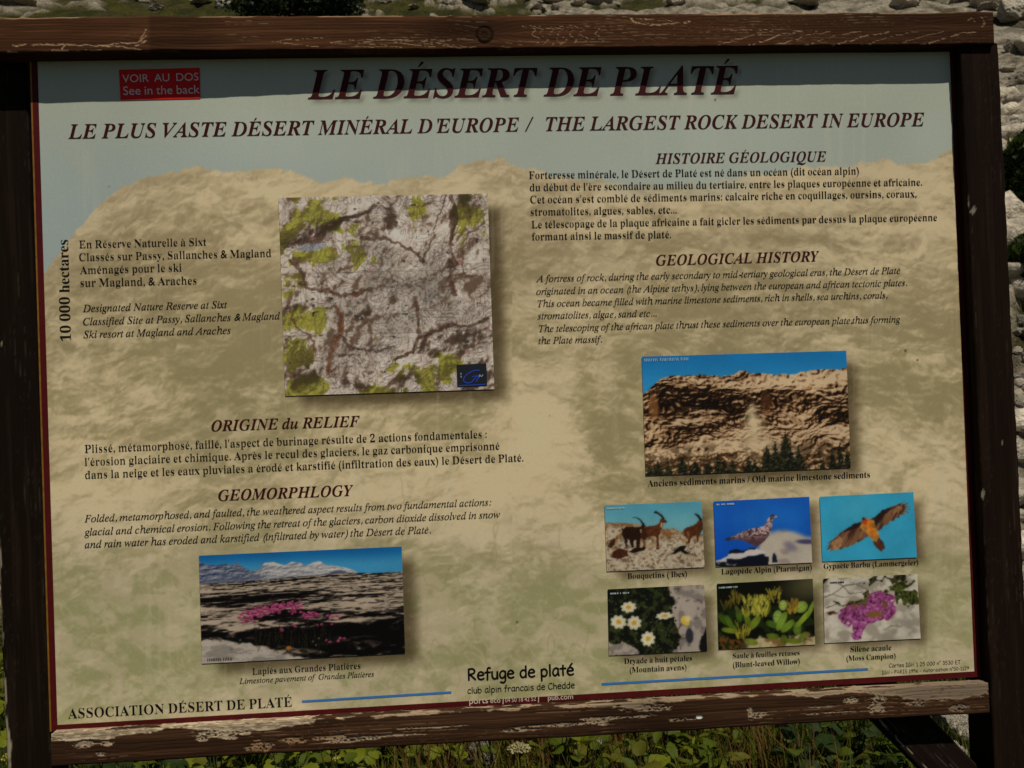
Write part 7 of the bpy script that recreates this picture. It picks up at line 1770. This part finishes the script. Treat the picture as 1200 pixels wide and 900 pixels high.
def boulder_mesh(seed, flat=1.0, sub=4):
    bm = bmesh.new()
    bmesh.ops.create_icosphere(bm, subdivisions=sub, radius=1)
    rr = np.random.RandomState(seed)
    N = rr.normal(size=(22, 3))
    N /= np.linalg.norm(N, axis=1)[:, None]
    D = rr.uniform(.55, 1.0, 22)
    for v in bm.verts:
        n = np.array(v.co)
        k = N @ n
        r = min(1.15, float(np.min(np.where(k > .08, D / np.maximum(k, .08), 9))))
        p = n * r
        q = fbm(np.array([p[0] * 2.6 + p[2] * 2.1 + 40 + seed]), np.array([p[1] * 2.6 - p[2] * 1.7 + 40]), 4, seed % 97)[0]
        # bedding joints
        jn = abs(((p[2] + .25 * p[0]) * 2.4 + q * 1.5) % 1 - .5)
        q2 = fbm(np.array([p[0] * 8 + p[2] * 6 + 40 + seed]), np.array([p[1] * 8 - p[2] * 5 + 40]), 3, seed % 89)[0]
        p = p * (1 + (q - .5) * .42 + (q2 - .5) * .20 - .10 * max(0, 1 - jn / .09))
        v.co = Vector((p[0], p[1], p[2] * flat))
    me = bpy.data.meshes.new('boulder')
    bm.to_mesh(me)
    bm.free()
    return me


BM = []
for s_, fl_ in [(3, .8), (11, .65), (19, .9), (27, .5), (35, .75), (43, 1.0), (51, .6)]:
    for mt in (M_ROCK, M_ROCK2):
        me = boulder_mesh(s_, fl_)
        me.materials.append(mt)
        BM.append(me)
rnd = random.Random(5)


def boulder(px, py, wpx, me, label, group, sink=.25, asp=1.0):
    p, t = ground_hit(px, py)
    d = (p - CAM).dot(-Vector((RM[2][0], -RM[2][2], RM[2][1])))
    r = wpx / FPX * d / 2
    o = bpy.data.objects.new('boulder', me)
    C.objects.link(o)
    o.location = (p.x, p.y, zat(p.x, p.y) + r * (.6 - sink))
    o.scale = (r * 1.05, r * rnd.uniform(.85, 1.15), r * asp)
    o.rotation_euler = (rnd.uniform(-.3, .3), rnd.uniform(-.3, .3), rnd.uniform(0, 6.3))
    tag(o, label, 'boulder', group)
    return o


G1 = 'boulders in the rubble right of the board'
L1 = 'pale limestone boulder in the rubble right of the right post'
for (px, py, w_, k) in [(1192, 22, 46, 0), (1160, 8, 40, 2), (1215, 62, 44, 4), (1186, 62, 24, 1), (1182, 84, 20, 6), (1196, 96, 26, 3), (1184, 104, 16, 9), (1206, 120, 30, 8), (1190, 128, 30, 10), (1212, 150, 34, 2),
                        (1190, 158, 34, 4), (1210, 188, 30, 6), (1188, 190, 22, 0), (1196, 378, 14, 1), (1192, 392, 16, 8), (1204, 400, 24, 2), (1190, 416, 18, 12), (1203, 430, 22, 0), (1194, 447, 18, 10), (1208, 462, 26, 4), (1196, 480, 16, 5),
                        (1212, 512, 40, 6), (1204, 545, 36, 8), (1205, 585, 30, 10), (1230, 30, 50, 8), (1240, 120, 50, 10), (1240, 420, 40, 4), (1240, 480, 40, 12), (1250, 560, 50, 2)]:
    boulder(px, py, w_, BM[k], L1, G1)
G2 = 'rocks on the slope above the board'
L2 = 'low pale rock in the grass of the slope above the board'
g2 = [(14, 6, 52, 6, .4), (168, 2, 26, 0, .8), (182, 12, 16, 2, .8), (236, 5, 30, 8, .7), (262, 9, 22, 10, .8), (278, 12, 14, 3, .8), (150, -10, 40, 2, .7), (228, -14, 50, 6, .8)]
for k in range(58):                                   # broken outcrop, thinning out towards the grassy gaps
    px = rnd.uniform(440, 1165)
    if 828 < px < 900 or 596 < px < 618:
        continue
    g2.append((px, rnd.uniform(-24, 13), 9 + 38 * rnd.random() ** 2, rnd.randrange(14), rnd.uniform(.4, 1.0)))
for (px, py, w_, k, asp) in g2:
    boulder(px, py, w_, BM[k], L2, G2, asp=asp)
o = boulder(1118, 866, 74, BM[4], 'cracked pale limestone block seen under the right end of the bottom rail', None, sink=.1, asp=1.25)
o = boulder(569, 915, 34, BM[1], 'grey rock between leaves under the middle of the bottom rail', None, sink=-.6, asp=2.1)
o = boulder(1120, 905, 60, BM[8], 'low grey rock at the foot of the right post', None, sink=.1)

# small broken stones between the boulders: nobody could count them
rr = np.random.RandomState(44)
ico = bmesh.new()
bmesh.ops.create_icosphere(ico, subdivisions=2, radius=1)
iv = np.array([v.co[:] for v in ico.verts])
if_ = np.array([[v.index for v in f.verts] for f in ico.faces])
ico.free()
shapes = []
for k in range(10):
    N = rr.normal(size=(11, 3))
    N /= np.linalg.norm(N, axis=1)[:, None]
    D = rr.uniform(.45, .95, 11)
    dots = iv @ N.T
    r = np.minimum(1.15, np.where(dots > .08, D / np.maximum(dots, .08), 9).min(1))
    shapes.append(iv * r[:, None] * np.array([1, rr.uniform(.6, 1), rr.uniform(.45, .9)]))
SV, SF, SCc = [], [], []
cnt = 0
for k in range(13500):
    if k >= 9000:
        x, y = rr.uniform(1.5, 11), rr.uniform(7, 17)
        keep = noise(np.array([x * 1.5 + 30]), np.array([y * 1.5 + 30]), 1405)[0] > .40
    elif k < 3200:
        x, y = rr.uniform(2.0, 9.0), rr.uniform(3.6, 13)
        keep = noise(np.array([x * 1.1 + 30]), np.array([y * 1.1 + 30]), 1401)[0] > .36
    else:
        x, y = rr.uniform(-9, 11), rr.uniform(8, 19)
        keep = noise(np.array([x * .8 + 30]), np.array([y * .8 + 30]), 1403)[0] > .46 - .10 * (x > 3) + .30 * (-8 < x < -3.2)
    if not keep:
        continue
    s_ = (.03 + (.17 if k < 9000 else .24) * rr.rand() ** 3) * (.7 + y / 14)
    p_ = shapes[rr.randint(10)]
    a_, b_ = rr.uniform(0, 6.3), rr.uniform(-.6, .6)
    R2 = np.array([[math.cos(a_), -math.sin(a_), 0], [math.sin(a_), math.cos(a_), 0], [0, 0, 1]]) @ np.array([[1, 0, 0], [0, math.cos(b_), -math.sin(b_)], [0, math.sin(b_), math.cos(b_)]])
    SV.append(p_ @ R2.T * s_ + np.array([x, y, zat(x, y) + s_ * .2]))
    SF.append(if_ + 42 * cnt)
    q = rr.uniform(.55, 1.15)
    SCc.append(np.ones((42, 3)) * np.array([.56, .48, .36]) * q)
    cnt += 1
M_RUB = mat('broken_limestone', attr='col', rough=.95, spec=.1, vary=(14, .4), bump=[((16, 16, 30), 1.0, .04)])
rub = link('rubble', mesh_np('rubble', np.vstack(SV), np.vstack(SF), np.vstack(SCc)), None, M_RUB)
tag(rub, 'small broken limestone rubble strewn over the slope', kind='stuff')


# ---- plants
def leafmat(name, c, rough=.5):
    m = mat(name, c, rough=rough, spec=.18, vary=(30, .35), bump=[((60, 60, 60), .5, .002)])
    b = m.node_tree.nodes['Principled BSDF']
    t = m.node_tree
    tr = t.nodes.new('ShaderNodeBsdfTranslucent')
    tr.inputs['Color'].default_value = (c[0] * 1.6, c[1] * 1.8, c[2] * .8, 1)
    mx = t.nodes.new('ShaderNodeMixShader')
    mx.inputs[0].default_value = .3
    out = t.nodes['Material Output']
    t.links.new(b.outputs[0], mx.inputs[1])
    t.links.new(tr.outputs[0], mx.inputs[2])
    t.links.new(mx.outputs[0], out.inputs[0])
    return m


LM = [leafmat('bright_leaf', (.160, .180, .008)), leafmat('mid_leaf', (.085, .110, .008)), leafmat('dark_leaf', (.026, .045, .008)), leafmat('olive_leaf', (.125, .118, .012))]
M_STEM = leafmat('stem_green', (.06, .08, .02))


def leaf_mesh(kind, seed):
    """blade from base (0,0,0) along +x, length 1, folded on its midrib, drooping, toothed or lobed edge"""
    r_ = random.Random(seed)
    n = 9
    V, F = [], []
    for i in range(n):
        t = i / (n - 1)
        if kind == 0:       # rounded, toothed
            w_ = .46 * math.sin(math.pi * min(1, t * .93 + .07)) ** .55
        elif kind == 1:     # long oval
            w_ = .24 * math.sin(math.pi * min(1, t * .95 + .05)) ** .8
        elif kind == 2:     # lobed
            w_ = .40 * math.sin(math.pi * min(1, t * .93 + .07)) ** .6 * (1 if i % 3 else .58)
        else:
            w_ = .12 * math.sin(math.pi * min(1, t * .95 + .05)) ** .7
        w_ *= 1 + r_.uniform(-.12, .12)
        z = .10 * math.sin(t * 2.4) - .28 * t * t
        fold = .22
        V += [(t - .05 * (kind == 0), w_, z + w_ * fold + r_.uniform(-.02, .02)), (t, w_ * .5, z + w_ * fold * .35), (t, 0, z), (t, -w_ * .5, z + w_ * fold * .35), (t - .05 * (kind == 0), -w_, z + w_ * fold + r_.uniform(-.02, .02))]
    for i in range(n - 1):
        for j in range(4):
            F.append((i * 5 + j, (i + 1) * 5 + j, (i + 1) * 5 + j + 1, i * 5 + j + 1))
    return mesh_np('leaf', V, F, smooth=True)


LEAF = {}
for kd in range(4):
    for mi in range(4):
        for s_ in range(2):
            me = leaf_mesh(kd, kd * 10 + s_)
            me.materials.append(LM[mi])
            LEAF[kd, mi, s_] = me


def tube(V, F, pts, r0, r1, n=4):
    base = len(V)
    m = len(pts)
    for i, p in enumerate(pts):
        r = r0 + (r1 - r0) * i / (m - 1)
        for k in range(n):
            a = 2 * math.pi * k / n
            V.append((p[0] + r * math.cos(a), p[1] + r * math.sin(a), p[2]))
    for i in range(m - 1):
        for k in range(n):
            F.append((base + i * n + k, base + i * n + (k + 1) % n, base + (i + 1) * n + (k + 1) % n, base + (i + 1) * n + k))


def leafy(x, y, h, spread, nleaf, size, kind, mats, label, group, seed, flower=None):
    r_ = random.Random(seed)
    root = empty('leafy_plant', (x, y, zat(x, y)))
    tag(root, label, 'plant', group)
    SVs, SFs = [], []
    for k in range(nleaf):
        a = k * 2.4 + r_.uniform(-.4, .4)
        f = (k + .6) / nleaf
        hh = h * (.25 + .75 * f) * r_.uniform(.8, 1.1)
        rad = spread * (1.15 - .75 * f) * r_.uniform(.6, 1.15)
        top = (math.cos(a) * rad, math.sin(a) * rad, hh)
        tube(SVs, SFs, [(0, 0, -.01), (top[0] * .35, top[1] * .35, hh * .6), top], .003, .0016)
        lo = bpy.data.objects.new('leaf', LEAF[kind, r_.choice(mats), r_.randint(0, 1)])
        C.objects.link(lo)
        lo.parent = root
        lo.location = top
        s_ = size * r_.uniform(.65, 1.25)
        lo.scale = (s_, s_, s_)
        lo.rotation_euler = (r_.uniform(-.5, .5), r_.uniform(-.9, .25), a + r_.uniform(-.7, .7))
    link('stem', mesh_np('stem', SVs, SFs), root, M_STEM)
    return root


def at(px, py, back=0.0):
    p, t = ground_hit(px, py)
    return p.x, p.y + back


pr_ = random.Random(12)


def plant_words(px, kd):
    if px < 60:
        return 'low green lobed plant left of the left post', 'leafy plants left of the left post'
    where = 'left of the grey rock' if px < 575 else 'right of the flower head' if px < 900 else 'beside the diagonal brace'
    look = ('broad rounded', 'long oval', 'deeply lobed')[kd]
    return '%s leaved low plant under the bottom rail, %s' % (look, where), '%s leaved plants %s' % (look, where)


spots = []
for k in range(30):      # bright lobed leaves, left centre
    spots.append((pr_.uniform(235, 540), pr_.uniform(905, 985), 0 if pr_.random() < .6 else 2, (0, 0, 1, 3), .054, 12))
for k in range(14):
    spots.append((pr_.uniform(100, 300), pr_.uniform(915, 985), 2, (1, 2, 1), .07, 8))
for k in range(30):
    spots.append((pr_.uniform(618, 830), pr_.uniform(895, 985), 1 if pr_.random() < .5 else 0, (0, 1, 1, 3), .054, 12))
for k in range(14):
    spots.append((pr_.uniform(930, 1040), pr_.uniform(890, 985), 0, (2, 2, 1), .055, 11))
for k in range(12):
    spots.append((pr_.uniform(-40, 12), pr_.uniform(760, 960), 2, (0, 1, 3), .07, 9))
for k in range(8):
    spots.append((pr_.uniform(820, 950), pr_.uniform(900, 985), 1, (3, 1), .06, 8))
for i, (px, py, kd, ms, sz, nl) in enumerate(spots):
    x, y = at(px, py)
    if px < 560 and px > 100 or px > 590:
        leafy(x, y, pr_.uniform(.12, .30), pr_.uniform(.06, .12), nl, sz * pr_.uniform(.8, 1.2), kd, ms, *plant_words(px, kd), 500 + i)
    else:
        leafy(x, y, pr_.uniform(.10, .25), pr_.uniform(.05, .10), nl, sz, kd, ms, *plant_words(px, kd), 500 + i)

# dark shrubs on the slope
def shrub(px, py, wpx, hpx, label, seed, matl):
    p, t = ground_hit(px, py)
    d = (p - CAM).dot(-Vector((RM[2][0], -RM[2][2], RM[2][1])))
    w_, h_ = wpx / FPX * d / 2, hpx / FPX * d
    root = empty('shrub', (p.x, p.y, zat(p.x, p.y)))
    tag(root, label, 'shrub')
    r_ = np.random.RandomState(seed)
    V, F = [], []
    for k in range(7):
        a = r_.uniform(0, 6.3)
        tube(V, F, [(0, 0, -.05), (math.cos(a) * w_ * .3, math.sin(a) * w_ * .3, h_ * .4), (math.cos(a) * w_ * .7, math.sin(a) * w_ * .7, h_ * r_.uniform(.6, .9))], .03, .008, 5)
    link('branch', mesh_np('branch', V, F), root, mat('bark_brown_%d' % seed, (.06, .045, .03), rough=.9))
    V, F = [], []
    n = 9000
    P = r_.normal(size=(n, 3))
    P /= np.linalg.norm(P, axis=1)[:, None]
    rad = r_.uniform(.35, 1, n) ** .5
    lump = .75 + .5 * noise(P[:, 0] * 2.2 + 30, P[:, 1] * 2.2 + P[:, 2] * 2 + 30, seed)
    P = P * (rad * lump)[:, None] * np.array([w_, w_ * .8, h_ * .55]) + np.array([0, 0, h_ * .5])
    A = r_.normal(size=(n, 3)) * .03
    B = r_.normal(size=(n, 3)) * .03
    V = np.stack([P - A, P + B, P + A, P - B], 1).reshape(-1, 3)
    F = np.arange(n * 4).reshape(-1, 4)
    link('foliage', mesh_np('foliage', V, F), root, matl)
    return root


M_NEEDLE = leafmat('dark_needle', (.012, .022, .007))
M_SCRUB = leafmat('scrub_green', (.030, .046, .010))
shrub(352, 34, 150, 60, 'dark green low shrub on the slope above the top rail', 71, M_NEEDLE)
shrub(1215, 250, 90, 90, 'dark green bush between the boulder fields right of the board', 73, M_SCRUB)
shrub(1225, 340, 80, 60, 'small green bush below the upper boulders right of the board', 75, M_SCRUB)

# ---- grass: one mass of blades
def grass(name, label, n, xr, yr, hr, mats, seed, keep=None):
    r_ = np.random.RandomState(seed)
    x = r_.uniform(*xr, n)
    y = r_.uniform(*yr, n)
    if keep is not None:
        k = keep(x, y)
        x, y = x[k], y[k]
    n = len(x)
    ii = np.clip(np.searchsorted(gxs, x) - 1, 0, NXG - 2)
    jj = np.clip(np.searchsorted(gys, y) - 1, 0, NYG - 2)
    z = TZ[ii, jj]
    h = r_.uniform(*hr, n) * (.6 + .8 * noise(x * 2.5 + 40, y * 2.5 + 40, seed + 1))
    a = r_.uniform(0, 6.283, n)
    wd = r_.uniform(.0016, .0034, n) * np.maximum(1, y / 3.0)
    ln = r_.uniform(.15, .75, n) * h
    dx, dy = np.cos(a), np.sin(a)
    b = np.stack([x, y, z], 1)
    side = np.stack([-dy * wd, dx * wd, wd * 0], 1)
    mid = b + np.stack([dx * ln * .3, dy * ln * .3, h * .6], 1)
    tip = b + np.stack([dx * ln, dy * ln, h], 1)
    V = np.stack([b - side, b + side, mid + side * .8, mid - side * .8, tip], 1).reshape(-1, 3)
    i0 = np.arange(n) * 5
    F = np.concatenate([np.stack([i0, i0 + 1, i0 + 2, i0 + 3], 1), np.stack([i0 + 3, i0 + 2, i0 + 4, i0 + 4], 1)])
    pal = np.array(mats)
    c = pal[r_.randint(0, len(pal), n)] * r_.uniform(.6, 1.4, (n, 1))
    T = F[n:, :3]
    Q = F[:n]
    F3 = np.vstack([Q[:, [0, 1, 2]], Q[:, [0, 2, 3]], T])
    o = link(name, mesh_np(name, V, F3, np.repeat(c, 5, 0)), None, M_GRASS)
    return tag(o, label, kind='stuff')


M_GRASS = mat('grass_blades', attr='col', rough=.7, spec=.08)
grass('grass', 'green meadow grass behind the board', 60000, (-3.2, 3.6), (.7, 5.2), (.06, .17), [(.06, .080, .005), (.085, .095, .006), (.085, .070, .010), (.034, .046, .005)], 81)
grass('reddish_grass', 'reddish brown seeding grass under the right part of the bottom rail', 5000, (.3, 1.6), (1.2, 3.2), (.12, .30), [(.095, .040, .012), (.085, .072, .008), (.06, .065, .006), (.10, .052, .016)], 83)
grass('slope_grass', 'short tufted grass on the rocky slope', 130000, (-10, 11), (5, 20), (.05, .16), [(.055, .055, .005), (.080, .070, .007), (.036, .042, .004), (.09, .07, .014)], 85,
      keep=lambda x, y: (noise(x * 1.3 + 40, y * 1.3 + 40, 86) > .42) & (rockm[np.clip(np.searchsorted(gxs, x), 0, NXG - 1), np.clip(np.searchsorted(gys, y), 0, NYG - 1)] < .4 + .7 * (noise(x * 2.1 + 40, y * 2.1 + 40, 88) > .55)))

# ---- flowers standing above the leaves
def umbel(px, py, r, c, label, seed, plane_y=1.6, n=46):
    d = ray(px, py)
    t = (plane_y - CAM.y) / d.y
    p = CAM + d * t
    g = zat(p.x, p.y)
    root = empty('flower', (p.x, p.y, g))
    tag(root, label, 'flower')
    V, F = [], []
    h = p.z - g
    r_ = random.Random(seed)
    tube(V, F, [(0, 0, -.02), (.01, 0, h * .5), (0, 0, h - .03)], .004, .003, 5)
    FV, FF = [], []
    for k in range(n):
        a, q = k * 2.4, r * math.sqrt((k + .5) / n)
        x, y = math.cos(a) * q, math.sin(a) * q
        z = h - (q / r) ** 2 * r * .35 + r_.uniform(-.004, .004)
        if k % 3 == 0:
            tube(V, F, [(0, 0, h - .04), (x, y, z)], .0012, .0010, 3)
        for j in range(4):
            s = r * .11
            b = len(FV)
            ax, ay = r_.uniform(-s, s), r_.uniform(-s, s)
            e = r_.uniform(.5, 1.0) * s
            FV += [(x + ax - e, y + ay, z + r_.uniform(-.003, .004)), (x + ax, y + ay - e, z + r_.uniform(-.003, .004)), (x + ax + e, y + ay, z + r_.uniform(-.003, .004)), (x + ax, y + ay + e, z + r_.uniform(-.003, .004))]
            FF.append((b, b + 1, b + 2, b + 3))
    link('stem', mesh_np('stem', V, F), root, M_STEM)
    link('flower_head', mesh_np('flower_head', FV, FF), root, mat('petals_%d' % seed, c, rough=.8, spec=.1, vary=(80, .3)))
    return root


umbel(608, 873, .034, (.38, .33, .15), 'cream flower head just under the middle of the bottom rail', 91, n=90)
umbel(394, 887, .012, (.55, .48, .10), 'small yellow flower under the left part of the bottom rail', 92, n=16)
umbel(8, 886, .016, (.60, .48, .10), 'small yellow flower at the lower left corner', 93, n=16)
umbel(704, 868, .014, (.45, .36, .28), 'small beige flower right of the cream flower head', 94, n=16)
umbel(1093, 852, .009, (.7, .7, .66), 'tiny white flower in front of the pale block', 95, plane_y=1.3, n=10)
